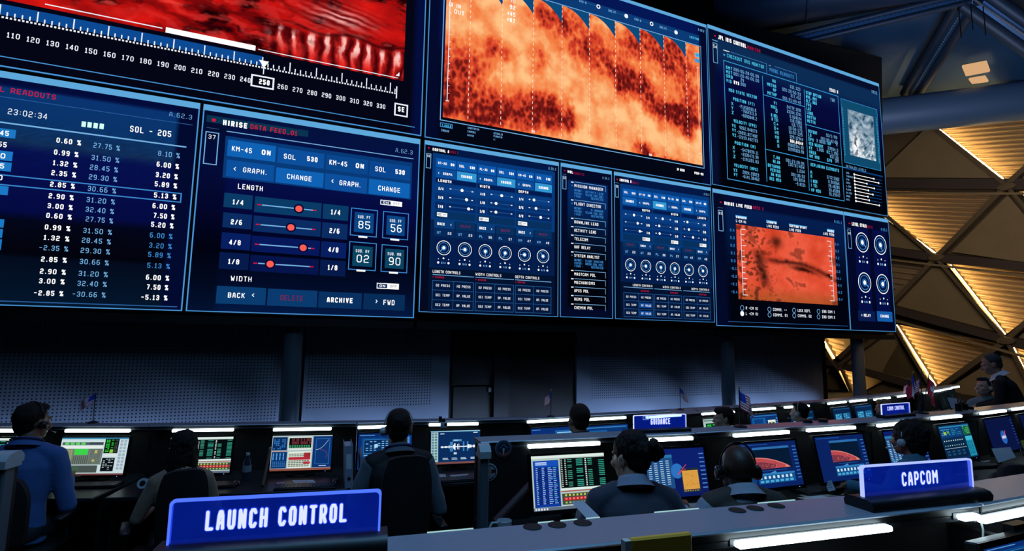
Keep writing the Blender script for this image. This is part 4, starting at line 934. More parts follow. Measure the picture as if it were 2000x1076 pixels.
def ribbed_tri(name_label, px, lit=True, depth=.5, ribs=16, group='ribbed triangular coffers of the lattice wall'):
    """px: top-start, top-end, lower apex. Ribs run along the top edge; lamp strip on the edge top-start -> apex"""
    P = [lat(*p) for p in px]; Q = [p-LATN*depth for p in P]
    base = P[2].copy()
    root = empty('coffer', base, 0, LW); root['label'] = name_label
    inv = Matrix.Translation(-base)
    m = MB(); T0, T1, AP = Q
    n = ribs*4; rows = []
    for i in range(n+1):
        t = i/n; a = T0.lerp(AP, t); b = T1.lerp(AP, t); ph = (i % 4)
        d_ = LATN*(.0, .09, .10, .02)[ph]*(1 if t < .98 else 0); rows.append((inv @ (a+d_), inv @ (b+d_)))
    vs = [v for r_ in rows for v in r_]; m.add(vs, [(2*i, 2*i+2, 2*i+3, 2*i+1) for i in range(n)], RIB)
    m.build('ribbed_panel', root)
    m = MB()
    for i in range(3):
        a, b = P[i], P[(i+1) % 3]; a2, b2 = Q[i], Q[(i+1) % 3]
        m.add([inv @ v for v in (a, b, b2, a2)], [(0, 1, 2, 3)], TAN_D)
    m.build('coffer_side', root)
    if lit:
        a, b = P[0].lerp(P[2], .02), P[0].lerp(P[2], .97); cdir = (P[1]-P[0]).normalized()
        a = a-LATN*.12+cdir*.05; b = b-LATN*.12+cdir*.05
        m = MB(); m.tube(inv @ a, inv @ b, .015, LED, n=6); m.build('light_strip', root)
        m = MB(); k = 26
        for i in range(k):
            p = a.lerp(b, (i+.5)/k)+LATN*.03; M = Matrix.Translation(inv @ p)
            m.box((-.012, -.018, -.01), (.012, .018, .01), paint('3c4020', .6, name='clip'), M)
        o = m.build('strip_clip', root)
def flat_tri(px, depth=.32, mat=TAN):
    P = [lat(*p)-LATN*depth for p in px]; m = MB(); m.add(P+[p-LATN*.05 for p in P], [(0, 1, 2), (3, 5, 4), (0, 1, 4, 3), (1, 2, 5, 4), (2, 0, 3, 5)], mat); return m
def bar(a, b, w, thick, mat, off=.0):
    A = lat(*a); B = lat(*b); d_ = (B-A).normalized(); s_ = d_.cross(LATN).normalized()*w/2; m = MB()
    A = A+LATN*off; B = B+LATN*off
    vs = [A-s_, A+s_, B+s_, B-s_]; vs += [v-LATN*thick for v in vs]
    m.add(vs, [(0, 1, 2, 3), (7, 6, 5, 4), (0, 4, 5, 1), (1, 5, 6, 2), (2, 6, 7, 3), (3, 7, 4, 0)], mat); return m
ribbed_tri('top ribbed coffer with a long glowing edge, just under the big duct', ((1808, 236), (2130, 205), (1962, 356)), ribs=15)
ribbed_tri('ribbed coffer with glowing edge touching the end of the video wall beside the survey picture', ((1655, 372), (1946, 377), (1826, 498)), ribs=15)
ribbed_tri('ribbed coffer with glowing edge beneath the second lattice hub', ((1848, 514), (2110, 540), (1960, 657)), ribs=14)
ribbed_tri('long ribbed coffer glowing above the small flags', ((1744, 632), (1962, 674), (1824, 757)), ribs=13)
ribbed_tri('ribbed coffer whose glowing edge slants behind the standing man', ((1972, 676), (2120, 716), (2030, 792)), ribs=11)
ribbed_tri('small ribbed coffer glowing between the wall panel and the last pillar', ((1572, 610), (1700, 640), (1626, 703)), ribs=8)
ribbed_tri('small low ribbed coffer glowing beside the last pillar', ((1634, 718), (1724, 744), (1664, 776)), ribs=6)
ribbed_tri('unlit ribbed coffer beside the level controls display', ((1640, 492), (1818, 512), (1720, 612)), lit=False, ribs=10)
ribbed_tri('ribbed coffer corner glowing at the edge below the first lattice hub', ((1990, 374), (2200, 372), (2100, 470)), ribs=10)
# flat fields and beams: one backing shell plus bars
m = MB()
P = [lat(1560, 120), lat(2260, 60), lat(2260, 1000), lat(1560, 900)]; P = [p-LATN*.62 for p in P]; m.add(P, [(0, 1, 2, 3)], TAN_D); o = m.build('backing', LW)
k = 0
FL = (((1700, 345), (1808, 240), (1945, 347)), ((1960, 380), (2080, 525), (1850, 492)), ((1832, 512), (1942, 655), (1690, 596)), ((1640, 372), (1815, 492), (1640, 486)),
      ((1966, 684), (2040, 800), (1835, 766)), ((1966, 672), (2100, 560), (2100, 705)), ((1755, 655), (1815, 770), (1690, 770)), ((1640, 600), (1740, 628), (1640, 690)), ((1666, 729), (1820, 766), (1672, 790)), ((2100, 225), (1985, 350), (2200, 350)), ((1560, 640), (1620, 712), (1560, 790)), ((1640, 712), (1740, 640), (1800, 750)))
for px in FL:
    m = flat_tri(px); o = m.build('flat_panel', LW)
beams = (((1600, 358), (2140, 360), .34), ((1600, 470), (1828, 503), .28), ((1828, 503), (2140, 536), .28), ((1600, 566), (1966, 664), .26), ((1966, 664), (2140, 714), .26), ((1560, 690), (1630, 712), .2), ((1630, 712), (1822, 764), .2), ((1822, 764), (2140, 850), .2),
         ((1790, 222), (1966, 362), .1), ((1966, 362), (2120, 215), .14), ((1640, 345), (1828, 503), .1), ((1966, 362), (1828, 503), .14), ((1828, 503), (1966, 664), .1), ((1828, 503), (1640, 700), .14), ((1966, 362), (2120, 540), .1), ((2110, 532), (1966, 664), .14),
         ((1725, 600), (1824, 765), .1), ((1966, 664), (1822, 765), .16), ((1966, 664), (2040, 806), .1), ((1560, 625), (1640, 724), .1), ((1640, 712), (1740, 640), .12), ((1640, 712), (1678, 800), .1))
for a, b, w in beams:
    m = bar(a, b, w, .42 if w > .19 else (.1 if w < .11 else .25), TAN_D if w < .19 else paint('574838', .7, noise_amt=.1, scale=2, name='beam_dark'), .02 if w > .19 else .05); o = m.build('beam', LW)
for a, b in (((1600, 378), (2140, 378)), ((1600, 490), (2140, 555)), ((1600, 584), (2140, 735))):
    m = bar(a, b, .07, .12, TAN, .06); m.build('rail', LW)
for x, y in ((1966, 364), (1828, 503), (1964, 665)):
    p = lat(x, y, .1); m = MB(); M = LATN.to_track_quat('Z', 'Y').to_matrix().to_4x4()
    m.lathe([(.22, -.1), (.25, 0), (.22, .05), (.1, .07)], TAN_D, n=20, M=M @ Matrix.Diagonal((1, .5, 1, 1))); o = auto(m.build('hub_plate', LW)); o.location = p

# ---------------------------------------------------------------- roof above: duct, dark panels, trusses
BLUEP = paint('2c5c88', .34, .3, noise_amt=.15, scale=1.5, name='roof_panel')
STEEL = paint('34485e', .5, .35, name='steel')
def span(name, pts, mat, thick=.08):
    P = [at_depth(*p) for p in pts]; n = (P[1]-P[0]).cross(P[2]-P[0]).normalized(); m = MB(); k = len(P)
    m.add(P+[p+n*thick for p in P], [tuple(range(k)), tuple(range(k, 2*k))[::-1]]+[(i, (i+1) % k, k+(i+1) % k, k+i) for i in range(k)], mat); return m.build(name)
o = span('ceiling_panel', ((1500, 60, 15), (1890, -10, 13), (1770, 205, 17.5), (1650, 220, 18)), BLUEP); tag(o, 'dark blue glossy roof panel beside the black drape', 'roof panel', None)
o = span('ceiling_panel', ((1890, -10, 13), (2140, 150, 13.5), (2140, 190, 17), (1775, 205, 17.5)), BLUEP); tag(o, 'dark blue glossy roof panel with two warm reflections', 'roof panel', None)
o = span('ceiling_panel', ((1890, -10, 13), (2200, -60, 11), (2140, 150, 13.5)), BLUEP); tag(o, 'dark blue roof panel above the sloping truss at the corner', 'roof panel', None)
WARM = glow('d8a878', 1.)  # glowing plates stand in for two warm reflections on the roof panel
for c, lab in ((((1880, 127), (1927, 118), (1934, 137), (1888, 146)), 'larger warm reflection painted as a glowing plate on the roof panel'), (((1893, 152), (1924, 147), (1931, 157), (1900, 161)), 'smaller warm reflection painted as a glowing plate below the larger one')):
    P0 = [at_depth(1890, -10, 13), at_depth(2140, 150, 13.5), at_depth(1775, 205, 17.5)]; n = (P0[1]-P0[0]).cross(P0[2]-P0[0]).normalized()
    if n.dot(EYE-P0[0]) < 0: n = -n
    P = [on_plane(x, y, P0[0]+n*.06, n) for x, y in c]
    m = MB(); m.add(P+[p+n*.06 for p in P], [(0, 1, 2, 3), (4, 5, 6, 7), (0, 1, 5, 4), (1, 2, 6, 5), (2, 3, 7, 6), (3, 0, 4, 7)], WARM); tag(m.build('roof_reflection'), lab, 'light', None)
def truss(a, b, r, lab, chain=True):
    A = at_depth(*a); B = at_depth(*b); root = empty('roof_truss', A); tag(root, lab, 'truss', 'blue steel roof trusses')
    d_ = (B-A); v = (EYE-A); s_ = d_.cross(v).normalized()*r*1.25
    for k in (-1, 1):
        m = MB(); m.tube(s_*k, s_*k+d_, r*.8, STEEL, n=10); auto(m.build('chord', root), 60)
    m = MB(); f_ = d_.cross(s_).normalized()*r*.2; vs = [s_*a_+f_*b_+d_*c_ for a_ in (-1, 1) for b_ in (-1, 1) for c_ in (0, 1)]; m.add(vs, [(0, 1, 3, 2), (4, 6, 7, 5), (0, 4, 5, 1), (2, 3, 7, 6), (0, 2, 6, 4), (1, 5, 7, 3)], BLUEP); m.build('web_plate', root)
    if chain:
        m = MB(); n = 46; f = d_.cross(s_).normalized()
        if f.dot(v) < 0: f = -f
        for i in range(n):
            m.ball(d_*(i+.5)/n+f*r*.9, r*.17, paint('b8c0c8', .35, .7, name='rivet'), 6, 4)
        m.build('rivet_line', root)
truss((1896, -6, 12.6), (1778, 186, 16.6), .15, 'blue steel truss falling from the roof node to the duct')
truss((1896, -6, 12.6), (2060, 110, 12.6), .18, 'blue steel truss sloping down from the roof node at the corner')
truss((1896, -6, 12.6), (1440, 104, 14.6), .09, 'thin blue steel truss running from the roof node towards the drape')
# big ribbed duct across the top of the lattice
A = at_depth(1640, 238, 16.4); B = at_depth(2160, 178, 14.2)
root = empty('ventilation_duct', A); tag(root, 'fat ribbed duct lying across the top of the lattice wall', 'duct', None)
m = MB(); d_ = B-A; n = 60; pts = []; rr = []
for i in range(n*2+1): pts.append(d_*i/(n*2)); rr.append(.55 if i % 2 else .562)
m.path(pts, rr, paint('4c7098', .5, .2, name='duct_metal'), 28); m.build('duct_pipe', root, smooth=True)
m = MB(); m.box((-.1, -.1, -.5), (.1, .1, -.42), STEEL); m.build('duct_bracket', root)
A = at_depth(1400, 10, 15.); B = at_depth(1990, -90, 12.)
root = empty('ventilation_duct', A); tag(root, 'dark round duct high above the end of the video wall', 'duct', None)
m = MB(); m.path([(B-A)*i/20 for i in range(21)], .82, paint('46566e', .4, .4, name='duct_metal'), 28); auto(m.build('duct_pipe', root), 60)
m = MB(); D_ = (B-A).normalized(); m.tube((B-A)*.345, (B-A)*.345+D_*.05, .86, STEEL, n=28); auto(m.build('joint_collar', root))
# black drape above the wall, falling away to the roof
m = MB()
px = ((700, -420, 12.5), (1240, -160, 12.6), (1380, 20, 12.8), (1500, 60, 13.4), (1640, 90, 14.2), (1722, 112, 14.6), (1724, 240, 14.9), (1640, 240, 14.6), (1380, 240, 13.4), (700, 0, 12.))
P = [at_depth(*p) for p in px]; nn = len(P)
P2 = [p+Vector((-.1, .25, 0)) for p in P]
m.add(P+P2, [tuple(range(nn)), tuple(range(nn, 2*nn))[::-1]]+[(i, (i+1) % nn, nn+(i+1) % nn, nn+i) for i in range(nn)], DRAPE)
tag(m.build('black_drape'), 'black drape hanging behind and above the video wall', 'drape')
for x in (1872, 1896, 1920):
    a = at_depth(x, 12, 12.4); b = a-Vector((0, 0, (3.2, 2.4, 2.9)[(x//24) % 3]*.26)); m = MB(); m.tube(a, b, .012, paint('0a0a0a', .6, name='cable'), n=5); tag(m.build('hanging_cable'), 'thin black cable hanging from the roof node', 'cable', 'cables hanging from the roof node')
# ================================================================ console rows
BLK = paint('15171b', .42, noise_amt=.05, name='black_laminate')
BLK2 = paint('0d0f12', .6, name='black_board')
GREYTOP = paint('8a8f9c', .3, noise_amt=.05, scale=60, name='grey_top')
DESK = paint('1c2026', .35, name='desk_top')
STRIP = glow('dcf6ff', 7.); STRIP3 = glow('e8ffff', 7.)
SHELFD = .15
ROWS = {
 1: dict(z=0., top=1.12, pts=[(-4.62, 4.32), (-2.92, 4.48), (-1.33, 4.80), (.17, 5.21), (1.54, 5.84), (2.93, 6.57), (4.27, 7.29), (5.51, 8.13), (6.81, 9.08), (8.80, 10.68)]),
 2: dict(z=.215, top=1.335, pts=[(-.15, 2.82), (1.08, 3.21), (2.43, 3.76), (3.72, 4.42), (5.2, 5.27)]),
 3: dict(z=.38, top=1.50, pts=[(-1.5, .56), (-.19, .885), (1.07, 1.27), (2.3, 1.80)]),
}
CONS = {}
def console(row, i, label, nseg, endpan=()):
    sd = .125 if row == 3 else .15; r = ROWS[row]; a = Vector((*r['pts'][i], 0)); b = Vector((*r['pts'][i+1], 0)); ang = math.atan2(b.y-a.y, b.x-a.x); w = (b-a).length
    base = a.copy(); base.z = r['z']
    root = empty('control_console', base, ang); tag(root, label, 'console', 'consoles of the %s row' % ('wall', 'middle', 'front')[row-1])
    H = r['top']-r['z']
    m = MB(); m.box((.004, .002, H-.022), (w-.004, sd, H-.0025), BLK, bev=.002); m.box((.004, 0, H-.0025), (w-.004, sd, H), GREYTOP, bev=.0008); auto(m.build('top_shelf', root))
    m = MB(); tr = paint('d4e0f0', .3, .4, name='lip_highlight'); m.add([(x_, y_, z_) for x_ in (.004, w-.004) for y_, z_ in ((0, H), (-.0035, H-.0035), (-.0035, H-.006), (0, H-.006))], [(0, 1, 5, 4), (1, 2, 6, 5), (2, 3, 7, 6), (0, 4, 7, 3), (0, 3, 2, 1), (4, 5, 6, 7)], tr); m.build('lip_highlight', root)  # pale strip added to give the shelf lip its bright highlight
    m = MB(); m.box((.004, .004, H-.034), (w-.004, .02, H-.0225), paint('3a4048', .4, name='fascia')); m.build('fascia', root)
    m = MB(); m.box((.006, sd-.05, .0), (w-.006, sd-.02, H-.022), BLK2); m.build('back_panel', root)
    m = MB(); m.box((.006, -.62, .70), (w-.006, sd-.052, .73), DESK, bev=.006); auto(m.build('desk_surface', root))
    for x in (.006, w-.03):
        m = MB(); m.box((x, -.5, .0), (x+.024, sd-.052, .698), BLK); m.build('side_panel', root)
    m = MB(); m.box((.012, -.014, .732), (.034, sd-.052, H-.066), BLK); m.build('divider', root)
    CONS[(row, i)] = (root, ang, w)
    return root
def plane_of(row, i, yoff=0.):
    root, ang, w = CONS[(row, i)]; p = root.location+Vector((-math.sin(ang), math.cos(ang), 0))*yoff
    return p, Vector((math.sin(ang), -math.cos(ang), 0)), ang
def local(row, i, x, y, yoff=0.):
    p, n, ang = plane_of(row, i, yoff); q = on_plane(x, y, p, n); return (q-p).dot(D2(ang)), q.z-ROWS[row]['z']
def strip(row, i, x0, y0, x1, y1, th=.023):
    root = CONS[(row, i)][0]; a = local(row, i, x0, y0, -.008); b = local(row, i, x1, y1, -.008); z = (a[1]+b[1])/2
    m = MB(); m.box((a[0], -.02, z-th/2), (b[0], .0, z+th/2), STRIP, bev=.003); o = m.build('light_strip', root); o['label'] = 'glowing white light strip under the shelf'
    m = MB(); m.box((a[0]-.006, .0005, z-th/2-.001), (b[0]+.006, .012, z+th/2+.001), paint('30343c', .4, name='holder')); m.build('strip_holder', root)
L1 = ['first console of the wall row, ahead of the man in the blue shirt', 'wall-row console with the green spreadsheet monitor', 'wall-row console with the divided monitor and the ring binders', 'wall-row console in front of the dark doorway recess',
      'wall-row console behind the guidance sign', 'wall-row console ahead of the man wearing an earpiece', 'wall-row console with two dark blue monitors by the last pillar', 'wall-row console behind the comm control sign', 'last console of the wall row, towards the lit lattice']
for i in range(9): console(1, i, L1[i], 1)
L2 = ['middle-row console with two mission patches stuck on its dark panel', 'middle-row console with two red planet monitors and a flag on its shelf', 'middle-row console carrying the cluster of three national flags', 'last console of the middle row with the space agency emblem monitor']
for i in range(4): console(2, i, L2[i], 1)
L3 = ['front-row console under the launch control sign', 'front-row console with three round cable holes under the capcom sign', 'front-row console at the end, past the capcom sign']
for i in range(3): console(3, i, L3[i], 1)
# light strips, from where the photo shows them
for i, s in ((0, (-60, 841, 40, 841)), (0, (128, 841, 254, 841)), (1, (337, 840, 456, 840)), (1, (534, 838, 647, 838)), (2, (699, 835, 800, 832)), (2, (838, 830, 934, 827)), (3, (1030, 823, 1122, 820)), (3, (1128, 819.5, 1222, 816)),
             (4, (1262, 815, 1330, 811)), (4, (1371, 808, 1434, 805)), (5, (1459, 801, 1514, 797)), (5, (1532, 796, 1580, 792)), (6, (1617, 788, 1652, 785)), (6, (1660, 784, 1692, 781)), (7, (1707, 780, 1738, 777)), (7, (1753, 775, 1780, 771)),
             (8, (1805, 768, 1816, 766)), (8, (1824, 764.5, 1841, 762)), (8, (1843, 761.5, 1858, 758.5)), (8, (1859, 758, 1873, 754.5))): strip(1, i, *s)
for i, s in ((0, (1031, 871, 1171, 866)), (0, (1262, 860, 1352, 855)), (1, (1433, 850, 1540, 844)), (1, (1576, 841, 1669, 834)), (2, (1714, 832, 1781, 824)), (2, (1820, 819, 1876, 811)), (3, (1915, 809, 1963, 801)), (3, (1977, 801, 2060, 788))): strip(2, i, *s, th=.019)
strip(3, 1, 1437, 1062, 1735, 1031, .0115); strip(3, 1, 1874, 1011, 1907, 1007, .0115); strip(3, 2, 1913, 1006, 2200, 966, .0115)
# end panels with rounded caps
ENDM = paint('5c6670', .4, name='end_panel'); CAPM = paint('b4bcc4', .3, name='end_cap')
def end_panel(x, y, zf, ang, label, d0=-.36, d1=.08, top=1.16, k=1.):
    p = at_height(x, y, zf+top); p.z = zf
    root = empty('end_panel', p, ang); tag(root, label, 'panel', 'end panels of the middle row')
    m = MB(); m.box((-.02, d0+.36, 0), (.02, d1, top-.03), BLK, bev=.004); m.build('side_board', root)
    m = MB(); m.box((-.034*k, d0+.30, 0), (.034*k, d0+.36, top-.05), ENDM, bev=.006); m.build('edge_post', root)
    m = MB(); prof = [(d0+.29, top-.06), (d0+.29, top-.03), (d0+.31, top-.008), (d0+.34, top), (d1-.02, top), (d1, top-.02), (d1, top-.045), (d0+.38, top-.045), (d0+.38, top-.06)]
    n = len(prof); vs = [(sx, a, b) for sx in (-.042*k, .042*k) for a, b in prof]
    m.add(vs, [tuple(range(n)), tuple(range(n, 2*n))[::-1]]+[(k, (k+1) % n, n+(k+1) % n, n+k) for k in range(n)], CAPM); auto(m.build('cap', root))
    return root
end_panel(942, 864, .215, R(17), 'grey end panel with rounded pale cap beside the two mission patches', d0=-.36, d1=.0, k=.62)
m = MB(); m.box((.012, -.004, .732), (.27, .0015, 1.086), BLK2); m.build('filler_panel', CONS[(2, 0)][0])
end_panel(20, 880, .215, R(8), 'tall grey end panel with rounded pale cap beside the man in the blue shirt', d0=-.36, d1=.03, k=.85)
# stub of the middle row across the aisle, mostly out of view
# ---------------------------------------------------------------- mission patches on the dark panel
def patch(x, y, r, label, kind):
    p, n, ang = plane_of(2, 0, -.0045); q = on_plane(x, y, p, n)
    root = empty('mission_patch', q, ang); tag(root, label, 'patch', 'round mission patches')
    m = MB(); W_ = .94
    m.add([], [], BLK)
    M = Matrix.Rotation(R(90), 4, 'X')
    m.lathe([(r, 0), (r, .003), (r*.97, .004)], paint('6c7f96' if kind == 0 else 'a8acb8', .7, name='patch_rim'), n=32, M=M); m.build('backing', root)
    m = MB()
    if kind == 0:
        m.disc(0, 0, r*.9, paint('101c34', .8, name='thread'), -.005, 30); m.ring(0, 0, r*.8, r*.05, paint('5a7cac', .8, name='thread'), -.0055)
        m.disc(0, -r*.05, r*.14, paint('c8ccd4', .8, name='thread'), -.006, 12); m.add([(-.06*r, -.006, -r*.6), (.06*r, -.006, -r*.6), (.1*r, -.006, 0), (-.1*r, -.006, 0)], [(0, 1, 2, 3)], paint('c8ccd4', .8, name='thread'))
        for s_ in (-1, 1): m.seg((0, r*.5), (s_*r*.5, r*.05), r*.1, paint('6484b4', .8, name='thread'), -.0062); m.seg((s_*r*.65, -r*.35), (s_*r*.15, -r*.68), r*.13, paint('b4502c', .8, name='thread'), -.0062)
        m.seg((-r*.3, -r*.7), (r*.3, -r*.7), r*.12, paint('b4502c', .8, name='thread'), -.0064)
    else:
        m.disc(0, 0, r*.86, paint('14161c', .8, name='thread'), -.005, 30)
        for k in range(5): m.seg((-r*.42+k*r*.24, -r*.72+abs(k-2)*r*.1), (-r*.1+k*r*.2, -r*.12), r*.1, paint('ccc4dc', .8, name='thread'), -.006)
        for k in range(4): m.path([(-r*.75, -.006, -r*.1+k*.16*r), (-r*.3, -.006, r*(.1+k*.15)), (r*.3, -.006, r*(.35+k*.1)), (r*.62, -.006, r*.3)], r*.025, paint('a8b4c4', .8, name='thread'), 5)
        m.disc(r*.1, r*.08, r*.2, paint('b07838', .8, name='thread'), -.0064, 12)
    m.build('emblem', root)
patch(983, 876, .044, 'round blue mission patch with a rocket, the higher one on the dark panel', 0)
patch(955, 922, .043, 'round mission patch with white diagonal stripes, the lower one by the end panel', 1)
# ---------------------------------------------------------------- cable holes, slots of the front row shelf
for x, y, lab in ((1040, 1029.5, 'dark oval cable hole cover closest to the white mug'), (1088, 1025.5, 'dark oval cable hole cover, middle one of the three beside the printed sheet'), (1138, 1021.5, 'dark oval cable hole cover next to the raised paper sheet'),
                  (1440, 997, 'dark cable hole cover behind the bald man, first of three'), (1475, 993, 'dark cable hole cover behind the bald man, middle of three'), (1516, 988, 'dark cable hole cover behind the bald man, last of three')):
    p = at_height(x, y, 1.5); ang = CONS[(3, 1)][1]; m = MB(); m.lathe([(.0, .0), (.0165, .0), (.018, .0006), (.0165, .0014), (.0, .0016)], paint('020203', .7, name='rubber'), n=20, M=Matrix.Diagonal((.62, 1, 1, 1)) if False else None)
    o = auto(m.build('cable_grommet')); o.location = p+Vector((0, -.0, .0006)); tag(o, lab, 'cable cover', 'round cable covers on the front shelf')
# ---------------------------------------------------------------- lit acrylic signs
def lit_sign(row, i, text, quad, tq, label, th=.008, base=True):
    """quad: TL TR BR BL pixels of the acrylic plate"""
    zt = ROWS[row]['top']
    yo = .042 if row == 3 else .075
    p, n, ang = plane_of(row, i, yo)
    g0 = local(row, i, *quad[3], yo); g1 = local(row, i, *quad[2], yo); t0 = local(row, i, *quad[0], yo); t1 = local(row, i, *quad[1], yo)
    x0 = g0[0]; x1 = g1[0]; H = ROWS[row]['top']-ROWS[row]['z']
    zt1 = (t0[1]+t1[1])/2; zb1 = max(H+.012, (g0[1]+g1[1])/2) if row == 3 else H+.02
    root = empty('desk_sign', p+D2(ang)*x0+Vector((0, 0, ROWS[row]['top']-p.z)), ang); tag(root, label, 'sign', 'blue glowing desk signs')
    w = x1-x0; z0 = zb1-H; z1 = zt1-H
    cr = (z1-z0)*.1; e = max(.0035, (z1-z0)*.035)
    def outline(k):
        pts = [(k, z0)]
        for a in range(0, 91, 15): pts.append((k+cr-cr*math.cos(R(a)), z1-k-cr+cr*math.sin(R(a))))
        for a in range(0, 91, 15): pts.append((w-k-cr+cr*math.sin(R(a)), z1-k-cr+cr*math.cos(R(a))))
        pts.append((w-k, z0)); return pts
    XZ = Matrix(((1, 0, 0, 0), (0, 0, 1, 0), (0, 1, 0, 0), (0, 0, 0, 1)))
    m = MB(); m.prism(outline(e), -th/2+.001, th/2-.001, clear_mat('0a32c8', .85, .24), XZ); m.build('acrylic_plate', root)
    m = MB(); A = outline(0); B = outline(e); k = len(A)
    em = glow('c0ccff', 1.3) if row < 3 else (glow('4c70ff', 1.2) if i == 0 else glow('a0b0ff', 1.3))
    for y in (-th/2, th/2): m.add([(a, y, b) for a, b in A]+[(a, y, b) for a, b in B], [(q, q+1, k+q+1, k+q) for q in range(k-1)], em)
    m.add([(a, y, b) for y in (-th/2, th/2) for a, b in A], [(q, q+1, k+q+1, k+q) for q in range(k-1)], em); m.build('lit_edge', root)
    m = MB(); ta = local(row, i, *tq[0], yo); tb = local(row, i, *tq[1], yo); tt = local(row, i, *tq[2], yo)
    h = tt[1]-ta[1]; m.joint = True
    m.text(text, ta[0]-x0, (ta[1]+tb[1])/2-H, h, glow('2c50ff', 1.), -th/2-.0006, tb[0]-ta[0], .165, 'l', .46, .15, h*.08)
    m.text(text, ta[0]-x0, (ta[1]+tb[1])/2-H, h, glow('ccd4ff', 1.25), -th/2-.0012, tb[0]-ta[0], .165, 'l', .46, .15); m.build('lettering', root)
    if text == 'GUIDANCE':
        m = MB(); m.frame(w*.17, z1-(z1-z0)*.34, w*.28, z1-.004, .003, glow('8ca8ff', .8), -th/2-.001); m.ring(w*.225, z1-(z1-z0)*.16, (z1-z0)*.09, .002, glow('a8bcff', .8), -th/2-.001, 14); m.build('emblem', root)
    m = MB(); bz = z0+.002
    prof = [(-.034, .0005), (-.036, bz*.5), (-.03, bz*.85), (-.018, bz), (.018, bz), (.03, bz*.85), (.036, bz*.5), (.034, .0005)]; k = len(prof)
    m.add([(xx, a, b) for xx in (-.012, w+.012) for a, b in prof], [tuple(range(k))[::-1], tuple(range(k, 2*k))]+[(q, (q+1) % k, k+(q+1) % k, k+q) for q in range(k)], BLK); auto(m.build('base', root), 50)
    return root
lit_sign(3, 0, 'LAUNCH CONTROL', ((331, 974), (741, 957), (742, 1040), (326, 1064)), ((402, 1033), (677, 1019), (402, 994)), 'large blue glowing acrylic sign reading launch control')
lit_sign(3, 1, 'CAPCOM', ((1679, 911), (1896, 893), (1899, 950), (1684, 974)), ((1758, 948), (1828, 943), (1758, 921)), 'blue glowing acrylic sign reading capcom in front of the curly-haired woman')
lit_sign(2, 0, 'GUIDANCE', ((1237, 811), (1338, 808), (1340, 833), (1237, 838)), ((1270, 830), (1308, 827), (1270, 818)), 'blue glowing acrylic sign reading guidance between the bun-haired woman and a flag', th=.008)
lit_sign(2, 2, 'COMM CONTROL', ((1721, 790), (1776, 785), (1777, 806), (1722, 811)), ((1732, 803), (1765, 798), (1732, 795)), 'small blue glowing sign reading comm control in front of the blond man')

# glowing bars added for the pale light dashes along the front shelf's back edge
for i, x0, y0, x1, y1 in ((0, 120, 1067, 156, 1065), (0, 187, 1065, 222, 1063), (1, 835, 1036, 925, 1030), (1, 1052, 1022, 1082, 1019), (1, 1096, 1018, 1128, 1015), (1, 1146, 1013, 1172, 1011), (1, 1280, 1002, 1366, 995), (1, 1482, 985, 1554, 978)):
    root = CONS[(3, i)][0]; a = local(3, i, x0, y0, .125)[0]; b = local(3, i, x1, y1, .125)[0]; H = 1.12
    m = MB(); m.box((a, .1255, H-.006), (b, .129, H+.0008), glow('a8d8dc', .9)); m.build('back_edge_glow', root)
# ================================================================ monitors
BEZ = paint('0b0c0f', .3, name='monitor_plastic')
class Scr:
    def __init__(s, w, h): s.w, s.h, s.m, s.k = w, h, MB(), 0
    def r(s, x0, y0, x1, y1, c, lay=1): s.m.rect(x0*s.w, (1-y1)*s.h, x1*s.w, (1-y0)*s.h, glow(c) if isinstance(c, str) else c, -.00035*lay)
    def dash(s, x0, y0, x1, y1, n, c, lay=3, fill=.6, rnd=0.):
        hh = (y1-y0)/n
        for i in range(n): s.r(x0, y0+i*hh, x1-(x1-x0)*rnd*random.random(), y0+i*hh+hh*fill, c, lay)
    def grid(s, x0, y0, x1, y1, nx, ny, c, lay=3, fx=.7, fy=.55, p=1.):
        for i in range(nx):
            for j in range(ny):
                if random.random() < p: a = x0+(x1-x0)*i/nx; b = y0+(y1-y0)*j/ny; s.r(a, b, a+(x1-x0)/nx*fx, b+(y1-y0)/ny*fy, c, lay)
    def box(s, x0, y0, x1, y1, c, t=.008, lay=3):
        s.r(x0, y0, x1, y0+t*1.6, c, lay); s.r(x0, y1-t*1.6, x1, y1, c, lay); s.r(x0, y0, x0+t, y1, c, lay); s.r(x1-t, y0, x1, y1, c, lay)
    def poly(s, pts, c, lay=3): s.m.add([(x*s.w, -.00035*lay, (1-y)*s.h) for x, y in pts], [tuple(range(len(pts)))], glow(c))
